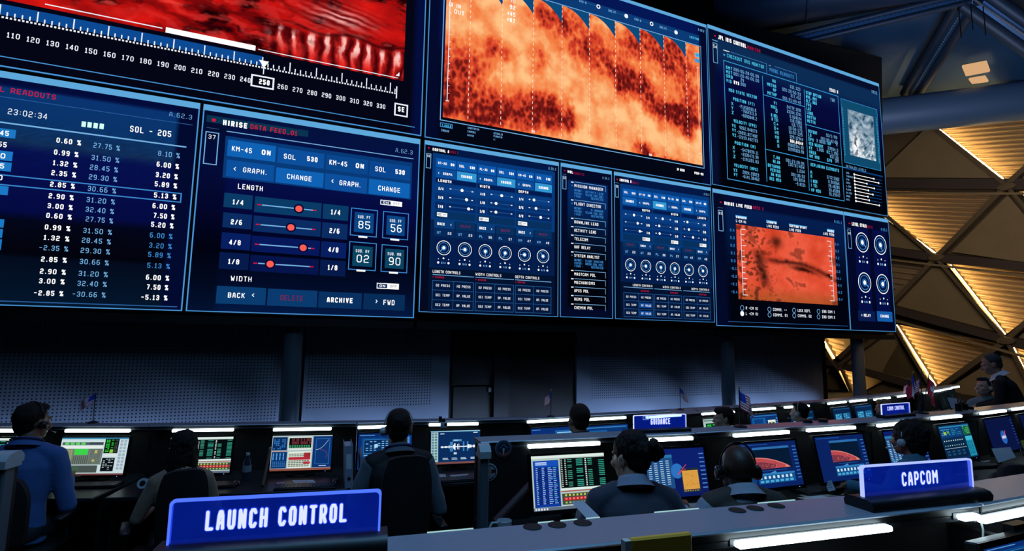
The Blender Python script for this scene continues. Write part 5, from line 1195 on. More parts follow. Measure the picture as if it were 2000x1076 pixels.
def c_sheet(s):
    s.r(0, 0, 1, 1, 'c8dce0', 1); s.r(0, 0, 1, .04, '3c8cb4', 2); s.r(.02, .12, .63, .2, '505c64', 2); s.grid(.06, .13, .38, .19, 4, 1, '5cd25a', 3, .75, 1); s.r(.42, .12, .62, .18, '3a444c', 3)
    s.r(.02, .22, .63, .28, 'e6ece6', 2); s.r(.02, .3, .64, .72, '6e7a72', 2)
    s.grid(.03, .32, .2, .7, 5, 12, 'a8a860', 3, .8, .6); s.r(.22, .3, .42, .46, '3cd24a', 3); s.grid(.22, .48, .45, .71, 8, 9, '2c3430', 3, .5, .6); s.grid(.46, .31, .62, .71, 7, 14, '2c3638', 3, .4, .5); s.r(.52, .33, .56, .42, 'b4b464', 4); s.r(.5, .58, .54, .64, 'b4b464', 4)
    s.r(.02, .74, .6, .93, '47524f', 2); s.r(.02, .76, .2, .92, '2cae40', 3); s.dash(.2, .78, .34, .9, 3, '2c7c3c', 3, .3, .2)
    s.r(.65, .02, .86, .42, '0a1210', 2); s.grid(.67, .06, .73, .40, 2, 9, '28dc3c', 3, .8, .5, .8); s.grid(.75, .06, .78, .3, 1, 7, '28dc3c', 3, 1, .4, .6); s.grid(.8, .06, .85, .4, 2, 10, '5a665c', 3, .7, .4, .8); s.r(.74, .32, .79, .41, '8cc83c', 3); s.r(.66, .44, .86, .5, 'd8e4e4', 2)
    s.r(.65, .54, .84, .9, '0a1018', 2); s.grid(.67, .57, .83, .88, 4, 7, 'b4c8c8', 3, .7, .35, .65); s.grid(.88, .06, .99, .88, 2, 9, '9cb0c0', 3, .75, .75); s.r(0, .955, 1, 1, '6c3c3c', 2)
def c_table(s):
    s.r(0, 0, 1, 1, 'b4c8c0', 1); s.r(0, 0, 1, .05, 'dcece4', 2); s.r(.02, .09, .36, .94, '0e3a9c', 2); s.r(.03, .10, .35, .2, '1450b8', 3); s.dash(.05, .12, .2, .18, 3, 'c8dcff', 4)
    for i in range(20):
        y = .22+i*.034; s.r(.04, y, .35, y+.02, '0a1e5c', 3)
        for x, w in ((.05, .03), (.13, .04), (.21, .06), (.28, .05)): s.r(x, y+.003, x+w*random.uniform(.6, 1), y+.015, 'a0c4ff' if x != .28 or i % 3 else '50d2c8', 4)
    s.r(.38, .07, 1, .62, '060c0e', 2)
    for i in range(15):
        y = .09+i*.035
        for x, w, c in ((.39, .02, 'c8d8d0'), (.44, .02, 'c8d8d0'), (.48, .06, '3c9c84'), (.6, .09, '34a08c'), (.72, .02, 'e8f0ec'), (.76, .06, '3c9c84'), (.91, .08, '34a08c')):
            if random.random() < .85: s.r(x, y, x+w, y+.016, c, 3)
    s.r(.37, .62, 1, .66, 'dcece8', 2); s.r(.37, .67, 1, .69, 'a85040', 3); s.r(.38, .72, 1, .92, '3a4c44', 2); s.grid(.42, .735, .98, .77, 11, 1, 'c8c84c', 3, .5, 1); s.r(.4, .79, .99, .85, 'b41e28', 3); s.grid(.42, .80, .98, .84, 11, 1, 'e88878', 4, .5, .8); s.grid(.42, .87, .98, .9, 11, 1, 'a8c858', 3, .5, 1)
    s.r(0, .945, 1, 1, '5c6c80', 2); s.grid(.02, .955, .2, .99, 5, 1, 'dce8f0', 3, .6, 1)
def c_split(s):
    s.r(0, 0, 1, 1, 'a8bcc0', 1); s.r(.01, .04, .25, .42, '0c2c5c', 2); s.grid(.03, .1, .23, .4, 6, 6, '2c74b8', 3, .7, .7, .7); s.r(.27, .03, .66, .42, 'd8e4dc', 2); s.r(.28, .07, .65, .36, '0a0c0c', 3); s.grid(.3, .09, .64, .26, 14, 2, '6c2c34', 4, .8, .9, .7); s.grid(.29, .28, .64, .36, 9, 2, '3ca06c', 4, .7, .7)
    s.r(.01, .46, .26, .93, '0c346c', 2); s.grid(.03, .5, .25, .7, 4, 2, '5ca4e0', 3, .3, .9); s.grid(.03, .74, .25, .9, 7, 4, '3c80c0', 3, .6, .5); s.r(0, .44, .26, .45, 'd87868', 3)
    s.r(.28, .46, .66, .93, 'dce8d8', 2); s.grid(.29, .52, .64, .91, 8, 8, '6c746c', 3, .85, .6); s.r(.29, .62, .65, .70, 'b42838', 4); s.r(.54, .5, .65, .62, '9c2c34', 4); s.r(.54, .75, .65, .82, 'b43440', 4)
    s.r(.68, .03, 1, .93, '0c3472', 2); s.box(.73, .1, .96, .83, '4c94d4', .004)
    pts = [(.735+.2*t, .42-.28*t*t) for t in [i/10 for i in range(11)]]
    for a, b in zip(pts, pts[1:]): s.m.seg((a[0]*s.w, (1-a[1])*s.h), (b[0]*s.w, (1-b[1])*s.h), .0022, glow('c8e4ff'), -.0014, .001)
    pts = [(.8+.13*math.sin(t), .58-.16*math.cos(t)) for t in [i*.3 for i in range(8)]]
    for a, b in zip(pts, pts[1:]): s.m.seg((a[0]*s.w, (1-a[1])*s.h), (b[0]*s.w, (1-b[1])*s.h), .002, glow('a03c6c'), -.0014, .001)
    s.r(.8, .87, .92, .89, 'c8e4ff', 3); s.r(0, .94, 1, 1, '8c4c40', 2)
def c_blue(s):
    s.r(0, 0, 1, 1, '0a2c6c', 1); s.r(.03, .04, .3, .06, '5c9cd8', 2); s.r(.06, .12, .66, .66, '0c4484', 2); s.r(.1, .17, .6, .56, '082c5c', 3); s.box(.1, .17, .6, .56, '3c8cd0', .006, 4); s.grid(.14, .22, .58, .52, 6, 5, '7cc0ee', 5, .6, .35, .6); s.r(.3, .3, .36, .4, 'a8d8f4', 6); s.r(.1, .6, .6, .62, '8cccec', 4); s.r(.84, .1, .97, .4, '1c5ca8', 2); s.dash(.86, .14, .95, .38, 4, '5c9cd8', 3)
def c_station(s):
    s.r(0, 0, 1, 1, '0a3468', 1); s.r(0, 0, 1, .03, '8cc4dc', 2); s.r(.01, .04, .15, .93, 'a8c8c8', 2); s.grid(.02, .07, .145, .9, 2, 10, '5c8494', 3, .75, .7); s.r(.16, .04, .99, .93, '0b3468', 2); s.r(.17, .05, .97, .92, '0a2c5c', 3)
    s.r(.2, .475, .92, .505, 'f0f8ff', 5)
    for x, h, w in ((.22, .06, .02), (.28, .05, .05), (.36, .09, .015), (.45, .12, .02), (.47, .2, .025), (.53, .16, .012), (.56, .18, .01), (.74, .12, .04), (.79, .09, .03), (.85, .08, .05)): s.r(x, .49-h/2, x+w, .49+h/2, 'f0f8ff', 6)
    for x in (.39, .42, .65, .73): s.r(x-.005, .34, x+.025, .63, '3c80bc', 4)
    s.r(.44, .27, .62, .33, '4c90c4', 5); s.r(.46, .285, .55, .3, 'e8f4ff', 6); s.r(.46, .66, .52, .72, 'c8dcec', 5)
    for x in (.24, .42, .6, .8): s.dash(x, .82, x+.12, .89, 2, 'c8e0f4', 5, .5, .2)
    s.r(.19, .08, .27, .1, 'e8f4ff', 5); s.r(.86, .06, .95, .08, 'e8f4ff', 5); s.r(0, .94, 1, 1, '784c48', 2)
def c_win(s):
    s.r(0, 0, 1, 1, '0a2f74', 1); s.r(.03, .04, .2, .06, '4c90d4', 2); s.r(.5, .1, .92, .9, '1c60a4', 2); s.dash(.54, .16, .88, .8, 8, '8cc8ee', 3, .4, .3); s.r(.14, .34, .42, .38, 'c8e4fa', 2); s.r(.14, .42, .42, .9, '0e4a94', 2)
def c_green(s):
    s.r(0, 0, 1, 1, 'a8c4bc', 1); s.r(.02, .06, .98, .1, '3c5c5c', 2); s.r(.08, .2, .95, .95, '0a2018', 2); s.grid(.12, .26, .9, .9, 4, 8, '2cc850', 3, .75, .6, .85); s.r(.45, .3, .62, .5, '08140f', 5)
def c_dual(s):
    s.r(0, 0, 1, 1, '0a3470', 1); s.r(.03, .05, .97, .09, '3478b8', 2); s.r(.06, .16, .54, .9, '145ca0', 2); s.r(.1, .5, .48, .85, '8cd0f0', 3); s.r(.12, .22, .45, .44, '0c3c78', 3); s.r(.62, .3, .9, .9, 'c8d8c8', 2); s.r(.62, .3, .9, .38, 'e8f0e0', 3); s.grid(.64, .42, .88, .86, 2, 2, '2c3c38', 3, .8, .8); s.grid(.93, .2, .98, .8, 1, 5, '5c9cd0', 3, 1, .5)
def c_cell(s):
    s.r(0, 0, 1, 1, '08264c', 1); s.r(.04, .06, .96, .1, '1c5484', 2); s.r(.1, .34, .46, .86, '2878a4', 2); s.r(.54, .34, .92, .86, '1c6494', 2); s.grid(.12, .38, .44, .8, 3, 4, '5cb4d8', 3, .7, .6, .7); s.grid(.56, .38, .9, .8, 3, 4, '4ca4cc', 3, .7, .6, .7)
def c_planet(s, off=0.):
    s.r(0, 0, 1, 1, '0a2260', 1); s.r(.04, .03, .5, .05, '1c4c94', 2)
    x0 = .22+off; x1 = .86; s.r(x0, .1, x1, .6, '061a34', 2); s.r(x0, .1, x1, .15, '2c6cac', 3)
    pts = [(x0+.02+(x1-x0-.04)*t, .56) for t in (1,)]
    arc = [(x0+(x1-x0-.03)*t, .58-.26*math.cos(t*math.pi/2.)**.8+(.0)) for t in [i/14 for i in range(15)]]
    low = [(x0+(x1-x0-.03)*t, .585+.0*t) for t in (1, 0)]
    s.poly(arc+[(x0, .585)], 'e48478', 3)
    arc2 = [(a, b+.018) for a, b in arc[:-2]]; s.poly(arc2+[(arc2[-1][0], .583), (x0, .583)], 'b84a50', 4)
    arc3 = [(a, b+.10) for a, b in arc[:-5]]; s.poly([q for q in arc3 if q[1] < .58]+[(x0+.3, .58), (x0, .58)], '7c3444', 5)
    for i in range(26):
        t = random.random(); a = x0+.02+(x1-x0)*.75*t; b = .40+.17*t+.12*random.random()*(1-t); s.r(a, b, a+.02*random.random()+.006, b+.008, random.choice(('d07060', '6c2434', 'c05858')), 6) if b < .575 else None
    for i in range(14): s.m.disc((x0+.02+.6*random.random()*(x1-x0))*s.w, (1-(.45+.1*random.random()))*s.h, .003, glow('e08878' if i % 2 else '7c2c3c'), -.0022, 6)
    s.r(x0+.1, .62, x1-.1, .63, '2c5c94', 3); s.poly([(.45, .68), (.55, .64), (.56, .68)], '4c94d0', 4)
    s.r(x0+.02, .68, x1+.02, .9, '12508c', 2); s.r(x0+.02, .68, x1+.02, .72, '2c7cb8', 3); s.grid(x0+.04, .74, x1, .8, 8, 1, 'c8e4f4', 4, .5, 1); s.grid(x0+.04, .83, x1, .88, 7, 1, '4ca8d4', 4, .7, 1)
    if off == 0: s.r(.08, .3, .19, .66, '1c5484', 2); s.dash(.1, .34, .17, .62, 6, '8cc4e4', 3, .4); s.r(.1, .7, .2, .88, '0e3c74', 2)
    s.grid(.92, .12, .985, .9, 1, 10, '3c7cbc', 3, 1, .25)
def c_logo(s):
    s.r(0, 0, 1, 1, '0b1f6c', 1); s.r(0, .5, 1, 1, '0a1a5c', 1.5)
    s.r(.0, .12, .44, .82, '1c4c84', 2); s.r(0, .12, .44, .18, '2c74a8', 3); s.grid(.03, .24, .42, .76, 4, 12, 'b4d4e8', 4, .55, .35); s.r(.04, .72, .3, .92, '2c6ca0', 3); s.grid(.06, .76, .28, .9, 4, 3, '8cc4dc', 4, .6, .4)
    cx, cz, r = .5*s.w, .45*s.h, .13*s.h; s.m.disc(cx, cz+.02, r*1.2, glow('2c70c0'), -.001, 24); s.m.seg((cx, cz), (cx+r*1.9, cz+r*1.6), .004, glow('d83c48'), -.0016); s.m.seg((cx, cz+.004), (cx+r*1.7, cz+r*.9), .003, glow('d83c48'), -.0016)
    s.r(.56, .42, .86, .92, '1a2c3c', 3); s.r(.575, .47, .845, .86, 'd89c44', 5)
    for i in range(22): a = .6+.22*random.random(); b = .5+.3*random.random(); s.r(a, b, a+.012, b+.01, '8c5c24', 6)
    s.grid(.58, .875, .84, .9, 9, 1, 'c8a868', 5, .4, 1); s.grid(.9, .12, .985, .92, 1, 9, '4c84c4', 3, 1, .25)
def c_instr(s):
    s.r(0, 0, 1, 1, '0a2c50', 1); s.r(.03, .04, .72, .36, '0e3c78', 2); s.r(.03, .04, .97, .08, '2c84b0', 3); s.grid(.06, .12, .34, .32, 5, 4, '4ca4c0', 4, .7, .5, .6); s.r(.12, .2, .2, .27, 'a8c43c', 5); s.r(.24, .18, .3, .25, '4cb43c', 5); s.grid(.38, .12, .68, .32, 6, 4, '2c94a8', 4, .6, .5, .6)
    s.r(.74, .04, .98, .34, '1c5c44', 2); s.grid(.76, .08, .96, .32, 4, 5, '4cc45c', 4, .7, .5, .8); s.r(.03, .42, .72, .66, '082844', 2); s.grid(.06, .44, .7, .5, 9, 1, 'c8e0ec', 4, .4, .5); s.grid(.06, .58, .7, .63, 9, 1, 'c8e0ec', 4, .3, .5); s.r(.03, .67, .72, .68, 'b4ccd8', 3)
    s.r(.03, .7, .72, .94, '0a2240', 2); s.grid(.06, .74, .7, .9, 4, 2, '1c4c74', 4, .6, .6); s.r(.76, .38, .98, .96, '1c8ca8', 2); s.r(.76, .38, .98, .5, '3cb4cc', 3); s.grid(.78, .54, .96, .92, 3, 9, '0e5c80', 4, .6, .6)
def c_agency(s):
    s.r(0, 0, 1, 1, '0a1440', 1); cx, cz, r = .5*s.w, .42*s.h, .2*s.h
    s.m.disc(cx, cz, r, glow('2460b4'), -.001, 28); s.m.seg((cx-r*.8, cz-r*.3), (cx+r*1.15, cz+r*.95), .0045, glow('d84450'), -.0014); s.m.seg((cx+r*.2, cz-r*.1), (cx+r*1.15, cz+r*.95), .004, glow('d84450'), -.0014)
    s.m.text('NASA', cx, cz-r*.2, r*.42, glow('f0f4ff'), -.002, r*1.35, .26, 'c'); s.grid(.9, .1, .97, .9, 1, 9, '24488c', 3, 1, .25)
def c_dark(s): s.r(0, 0, 1, 1, '0c1418', 1); s.r(.4, .3, .6, .8, '161c1e', 2)
GRP = {1: 'monitors on the wall row desks', 2: 'monitors on the middle row desks', 3: 'monitors of the front row'}
def monitor(row, i, px, fn, label, tilt=9, yoff=-.16, yaw=0., stand=True):
    """px: TL TR BR BL of the lit screen"""
    P = [local(row, i, x, y, yoff) for x, y in px]
    x0 = (P[0][0]+P[3][0])/2; x1 = (P[1][0]+P[2][0])/2; zt = (P[0][1]+P[1][1])/2; zb = (P[2][1]+P[3][1])/2
    w = x1-x0; h = (zt-zb)*1.02; p, n, ang = plane_of(row, i, yoff)
    DESKZ = .731; base = p+D2(ang)*(x0+w/2); base.z = ROWS[row]['z']+DESKZ
    root = empty('computer_monitor', base, ang+R(yaw)); tag(root, label, 'monitor', GRP[row])
    zc = (zt+zb)/2-DESKZ; M = Matrix.Translation((0, 0, zc)) @ Matrix.Rotation(R(-tilt), 4, 'X')
    bz = .012
    m = MB(); m.box((-w/2-bz, .002, -h/2-bz*1.6), (w/2+bz, .028, h/2+bz), BEZ, bev=.003); auto(m.build('housing', root, M=M))
    m = MB(); W2, H2 = w/2+bz, h/2+bz
    for a, b in (((-W2, 0, h/2), (W2, .003, H2)), ((-W2, 0, -h/2-bz*1.6), (W2, .003, -h/2)), ((-W2, 0, -h/2), (-w/2, .003, h/2)), ((w/2, 0, -h/2), (W2, .003, h/2))): m.box(a, b, BEZ)
    m.disc(w/2-.04, -h/2-bz*.8, .0025, glow('5c8cff', 3), -.0006, 8)
    m.build('bezel', root, M=M)
    s = Scr(w, h); fn(s); m = s.m; m.build('screen', root, M=M @ Matrix.Translation((-w/2, .0018, -h/2)))
    if stand:
        m = MB(); m.box((-.03, .03, .01), (.03, .045, max(.05, zc)), BEZ, bev=.004); m.box((-.03, .026, zc-.06), (.03, .046, zc+.06), BEZ); auto(m.build('neck', root))
        m = MB(); m.lathe([(.0, .001), (.115, .001), (.115, .008), (.1, .012), (.0, .013)], BEZ, (0, .03, 0), 28, Matrix.Diagonal((1, .75, 1)).to_4x4()); auto(m.build('foot', root))
    return root
def Q(*a): return [(a[0], a[1]), (a[2], a[3]), (a[4], a[5]), (a[6], a[7])]
monitor(1, 0, Q(-70, 857, 40, 857, 36, 927, -76, 926), c_table, 'monitor cut by the picture edge, ahead of the man in the blue shirt')
monitor(1, 0, Q(119, 856, 249, 856, 243, 926, 109, 927), c_sheet, 'monitor with a bright green and white spreadsheet')
monitor(1, 1, Q(332, 855, 455, 855, 449, 922, 326, 924), c_table, 'monitor with black table and red rows, partly behind the long-haired woman')
monitor(1, 1, Q(531, 853, 648, 850, 647, 915, 528, 919), c_split, 'monitor divided into six coloured windows beside the ring binders')
monitor(1, 2, Q(698, 848, 804, 846, 804, 912, 700, 916), c_blue, 'monitor with one framed blue window, ahead of the man in the waistcoat')
monitor(1, 2, Q(840, 843, 936, 841, 940, 902, 842, 906), c_station, 'monitor showing a white space station drawing beside the end panel')
monitor(1, 3, Q(1036, 838, 1128, 834, 1135, 892, 1041, 896), c_win, 'blue monitor rising behind the middle shelf, ahead of the white-collared man')
monitor(1, 3, Q(1133, 834, 1226, 829, 1232, 886, 1140, 891), c_dual, 'blue monitor with small pale window beside the guidance sign')
monitor(1, 4, Q(1371, 820, 1426, 816, 1436, 856, 1380, 860), c_green, 'monitor with green text ahead of the man in profile')
monitor(1, 5, Q(1463, 812, 1516, 808, 1526, 846, 1472, 850), c_dual, 'monitor with pale blue and white windows, beyond the larger flag')
monitor(1, 5, Q(1540, 806, 1586, 801, 1597, 838, 1551, 843), c_cell, 'monitor half hidden by the man with the earpiece')
monitor(1, 6, Q(1624, 799, 1658, 795, 1668, 826, 1634, 830), c_cell, 'monitor with two cyan windows, first after the dark gap')
monitor(1, 6, Q(1667, 794, 1700, 790, 1711, 821, 1677, 826), c_cell, 'monitor with two cyan windows, next to the blond man')
monitor(1, 8, Q(1834, 770, 1847, 766, 1855, 793, 1840, 798), c_dark, 'dark monitor beyond the national flags', tilt=8)
monitor(1, 8, Q(1851, 765, 1864, 760, 1872, 787, 1858, 792), c_dark, 'dark monitor behind the upright white paper', tilt=8)
monitor(2, 0, Q(1036, 893, 1181, 887, 1187, 984, 1044, 996), c_table, 'large monitor with a blue list and black table, beside the bun-haired woman', tilt=12)
monitor(2, 0, Q(1258, 883, 1371, 874, 1389, 962, 1270, 973), c_logo, 'monitor with an orange map window between the bun-haired woman and the bald man', tilt=12)
monitor(2, 1, Q(1440, 870, 1552, 862, 1571, 944, 1459, 954), c_planet, 'monitor showing a red planet, half behind the bald man', tilt=12)
monitor(2, 1, Q(1589, 857, 1683, 849, 1706, 929, 1611, 939), lambda s: c_planet(s, .05), 'monitor showing a red planet, unobstructed above the yellow note', tilt=12)
monitor(2, 2, Q(1724, 845, 1798, 838, 1822, 907, 1746, 915), c_logo, 'monitor mostly hidden behind the curly-haired woman', tilt=12)
monitor(2, 2, Q(1830, 834, 1890, 827, 1912, 888, 1852, 898), c_instr, 'monitor with teal and green instrument windows', tilt=12)
monitor(2, 3, Q(1920, 822, 1972, 815, 1998, 872, 1944, 884), c_agency, 'dark blue monitor with the round space agency emblem', tilt=12)
monitor(2, 3, Q(1989, 813, 2040, 806, 2066, 860, 2014, 872), c_agency, 'monitor at the picture edge beside the emblem monitor', tilt=12)
monitor(3, 2, Q(1922, 1072, 2110, 1036, 2130, 1110, 1940, 1150), c_blue, 'front-row monitor whose blue top edge shows in the corner', tilt=8, yoff=-.10)

# ================================================================ small things on the desks
PAPER = paint('b8bcc8', .8, name='paper'); WHITEP = paint('c4c8d0', .5, name='white_plastic')
def on_desk(row, i, x, y, h=.731):
    p = at_height(x, y, ROWS[row]['z']+h); return p, CONS[(row, i)][1]
def keyboard(row, i, x, y, label, yaw=0., w=.44):
    p, a = on_desk(row, i, x, y); root = empty('keyboard', p, a+R(yaw)); tag(root, label, 'keyboard', 'computer keyboards')
    m = MB(); m.box((-w/2, -.07, 0), (w/2, .07, .014), BEZ, bev=.004); auto(m.build('key_tray', root))
    m = MB(); K = paint('2c3036', .45, name='key')
    for r_ in range(5):
        for c in range(16): m.box((-w/2+.008+c*(w-.016)/16, -.06+r_*.024, .014), (-w/2+.008+(c+.86)*(w-.016)/16, -.06+r_*.024+.02, .02), K)
    m.build('key_field', root)
keyboard(1, 0, 170, 950, 'black keyboard under the green spreadsheet monitor', 4); keyboard(1, 1, 402, 950, 'black keyboard beside the long-haired woman', 0)
keyboard(1, 1, 598, 952, 'black keyboard in front of the divided monitor', -2); keyboard(1, 2, 893, 938, 'black keyboard under the space station monitor', 3)
keyboard(2, 2, 1898, 912, 'grey keyboard beside the capcom sign', -12); keyboard(2, 1, 1610, 958, 'black keyboard under the unobstructed red planet monitor', 0)
def mouse(row, i, x, y, label):
    p, a = on_desk(row, i, x, y); root = empty('computer_mouse', p, a); tag(root, label, 'mouse', 'computer mice')
    m = MB(); m.ball((0, 0, .004), (.03, .052, .03), paint('101216', .2, name='glossy_black'), 16, 10); v = [(x_, y_, max(0, z_)) for x_, y_, z_ in m.v]; m.v = v; m.build('shell', root, True)
    m = MB(); m.tube((-.004, .02, .03), (.004, .02, .03), .007, paint('303438', .4, name='wheel'), n=10); m.build('scroll_wheel', root)
mouse(1, 1, 463, 946, 'black mouse between the long-haired woman and the leaning stick'); mouse(1, 1, 656, 942, 'black mouse in front of the ring binders')
def sheet(pts, label, name='paper_sheet', cat='paper', mat=PAPER, th=.0006, group=None, text=False):
    """pts world corners"""
    c = sum(pts, Vector())/len(pts); n = (pts[1]-pts[0]).cross(pts[2]-pts[0]).normalized(); m = MB(); k = len(pts)
    P = [p-c for p in pts]; m.add(P+[p-n*th for p in P], [tuple(range(k)), tuple(range(k, 2*k))[::-1]]+[(i, (i+1) % k, k+(i+1) % k, k+i) for i in range(k)], mat)
    if text:
        s_ = n if n.dot(EYE-c) > 0 else -n; inkm = paint('4c5468', .8, name='ink')
        for i in range(text):
            t = .12+.76*i/text; a = P[0].lerp(P[3], t).lerp(P[1].lerp(P[2], t), .1); b = P[0].lerp(P[3], t).lerp(P[1].lerp(P[2], t), .5+.4*random.random()); d_ = (P[3]-P[0]).normalized()*.003
            m.add([a+s_*.0008, b+s_*.0008, b+d_+s_*.0008, a+d_+s_*.0008], [(0, 1, 2, 3)], inkm)
    o = m.build(name); o.location = c; tag(o, label, cat, group); return o
def flat_px(z, pts): return [at_height(x, y, z) for x, y in pts]
D2Z = .215+.7325; D1Z = .7325
sheet(flat_px(D2Z, ((1560, 967), (1600, 962), (1668, 971), (1622, 978))), 'white papers lying between the bald man and the capcom sign')
sheet(flat_px(D2Z+.0015, ((1556, 972), (1580, 968), (1640, 974), (1600, 982))), 'lower white sheet sticking out from under the papers by the bald man')
sheet(flat_px(D2Z, ((1340, 984), (1374, 980), (1378, 996), (1352, 998))), 'white sheet under the orange map monitor')
sheet(flat_px(D2Z, ((1904, 902), (1932, 899), (1945, 905), (1910, 908))), 'white sheet lying beside the grey keyboard')
sheet(flat_px(D1Z, ((570, 938), (612, 937), (622, 948), (578, 949))), 'pale sheet on the desk behind the keyboard of the divided monitor', text=4)
sheet(flat_px(D1Z, ((842, 926), (870, 926), (872, 933), (842, 935))), 'pale sheet beside the man in the waistcoat')
sheet(flat_px(D1Z, ((878, 928), (915, 925), (914, 928), (882, 932))), 'narrow pale sheet under the space station monitor')
# raised sheets
def up_px(dp, pts): return [at_depth(x, y, d_) for (x, y), d_ in zip(pts, dp)]
sheet(up_px((2.25, 2.25, 2.0, 2.0), ((1115, 980), (1139, 978), (1170, 1008), (1147, 1014))), 'white sheet held up at a slant beside the bun-haired woman')
sheet(up_px((4.1, 4.15, 4.05, 4.0), ((1936, 876), (1973, 873), (1984, 893), (1950, 904))), 'open printed leaflet standing under the emblem monitor', 'leaflet', 'leaflet', text=5)
sheet(up_px((6.8, 6.8, 6.7, 6.7), ((1850, 776), (1869, 778), (1870, 798), (1858, 797))), 'upright white paper behind the last dark monitors')
sheet(up_px((3.35, 3.35, 3.32, 3.32), ((1611, 941), (1624, 938), (1632, 957), (1618, 960))), 'small pale note hanging under the red planet monitor', 'sticky_note', 'note', paint('b4b4c4', .8, name='note'), text=3)
sheet(up_px((4.5, 4.5, 4.48, 4.48), ((1991, 861), (1999, 859), (2004, 873), (1996, 876))), 'yellow note stuck under the monitor at the edge', 'sticky_note', 'note', paint('c8c060', .8, name='note_yellow'))
sheet(flat_px(1.1225, ((1302, 800), (1348, 797), (1372, 807), (1326, 810))), 'printed newspaper page lying on the shelf by the small flag', 'newspaper', 'newspaper', paint('a8a0a8', .8, name='newsprint'), text=7)
sheet(flat_px(1.1245, ((1352, 798), (1386, 795), (1402, 800), (1368, 803))), 'second printed page on the shelf ahead of the man in profile', 'newspaper', 'newspaper', paint('a8a0a8', .8, name='newsprint'), text=6)
# white tissue-roll shapes beside the woman with long hair
p, a = on_desk(1, 1, 281, 962); root = empty('paper_roll', p, R(10)); tag(root, 'white paper roll with dark hollow core beside the long-haired woman', 'paper roll')
m = MB(); m.lathe([(.02, 0), (.036, 0), (.036, .10), (.02, .10)], PAPER, (0, .06, .035), 24, Matrix.Rotation(R(68), 4, 'X')); auto(m.build('roll', root), 40)
m = MB(); m.tube((0, .055, .035), (0, -.035, .073), .0195, paint('101010', .9, name='core'), n=16); m.build('core', root)
sheet(flat_px(D1Z, ((276, 966), (292, 962), (296, 972), (284, 974))), 'white sheet under the paper roll')
# mug
p = at_depth(985, 1012, 2.575); p.z = D2Z-.0008
root = empty('coffee_mug', p, R(200)); tag(root, 'white mug with a dark printed emblem, standing by the end panel', 'mug')
m = MB(); m.lathe([(.0, .0), (.032, .0), (.034, .004), (.034, .088), (.0325, .089), (.0315, .086), (.0315, .006), (0, .006)], WHITEP, n=28); auto(m.build('cup', root), 40)
m = MB(); m.path([(.033, 0, .08), (.058, 0, .082), (.068, 0, .065), (.068, 0, .04), (.056, 0, .022), (.033, 0, .02)], .006, WHITEP, 8); auto(m.build('handle', root), 60)
m = MB(); A_ = [R(60+6*k) for k in range(11)]
m.add([(.0345*math.cos(t), .0345*math.sin(t), .045+.028*math.cos((k-5)/5*1.5)*s_) for s_ in (-1, 1) for k, t in enumerate(A_)], [(k, k+1, 12+k, 11+k) for k in range(10)], paint('1c2c5c', .5, name='mug_print')); m.build('print', root)
# ring binders and bundle of papers
def binder(x, y, lean, label, th=.06, c='9098b0'):
    p, a = on_desk(1, 1, x, y); root = empty('ring_binder', p, a+R(8)); tag(root, label, 'binder', 'ring binders on the wall row desk')
    M = Matrix.Rotation(R(lean), 4, 'Y'); mt = paint(c, .6, name='binder_cover')
    m = MB(); m.box((-th/2, -.14, 0), (-th/2+.004, .14, .31), mt, M); m.box((th/2-.004, -.14, 0), (th/2, .14, .31), mt, M); m.box((-th/2, -.144, 0), (th/2, -.14, .31), mt, M); m.build('cover', root)
    m = MB(); m.box((-th/2+.006, -.135, .006), (th/2-.006, .12, .296), PAPER, M); m.build('paper_block', root)
    m = MB(); m.lathe([(.0, 0), (.012, 0), (.012, .003), (0, .003)], paint('15161a', .4, name='ring'), (0, 0, 0), 16, Matrix.Rotation(R(90), 4, 'X')); o = m.build('finger_ring', root); o.matrix_local = M @ Matrix.Translation((0, -.1445, .07))
    m = MB(); m.rect(-th*.32, .14, th*.32, .25, paint('d8dce8', .7, name='spine_label')); o = m.build('spine_label', root); o.matrix_local = M @ Matrix.Translation((0, -.1448, 0))
binder(680, 944, -3, 'upright grey ring binder with a finger hole, beside the divided monitor')
p, a = on_desk(1, 1, 692, 946); root = empty('paper_bundle', p, a); tag(root, 'bundle of curling papers standing against the ring binder', 'papers')
for k in range(5):
    m = MB(); c = .01*k; pts = [(.02+c+.02*math.sin(t*2.4+k), -.08, .27*t-.01*t*k) for t in [q/8 for q in range(9)]]
    vs = [(x_, y_, z_) for x_, y_, z_ in pts]+[(x_, y_+.2, z_) for x_, y_, z_ in pts]; m.add(vs, [(q, q+1, 10+q, 9+q) for q in range(8)], PAPER); o = m.build('loose_sheet', root, True)
p, a = on_desk(1, 1, 548, 945); m = MB(); n = 14; m.lathe([(0, 0), (.034, 0), (.036, .003), (.034, .008), (0, .01)], paint('9c7c90', .6, name='pink_rubber'), n=18); o = auto(m.build('coaster')); o.location = p; tag(o, 'small pink round pad below the divided monitor', 'pad')
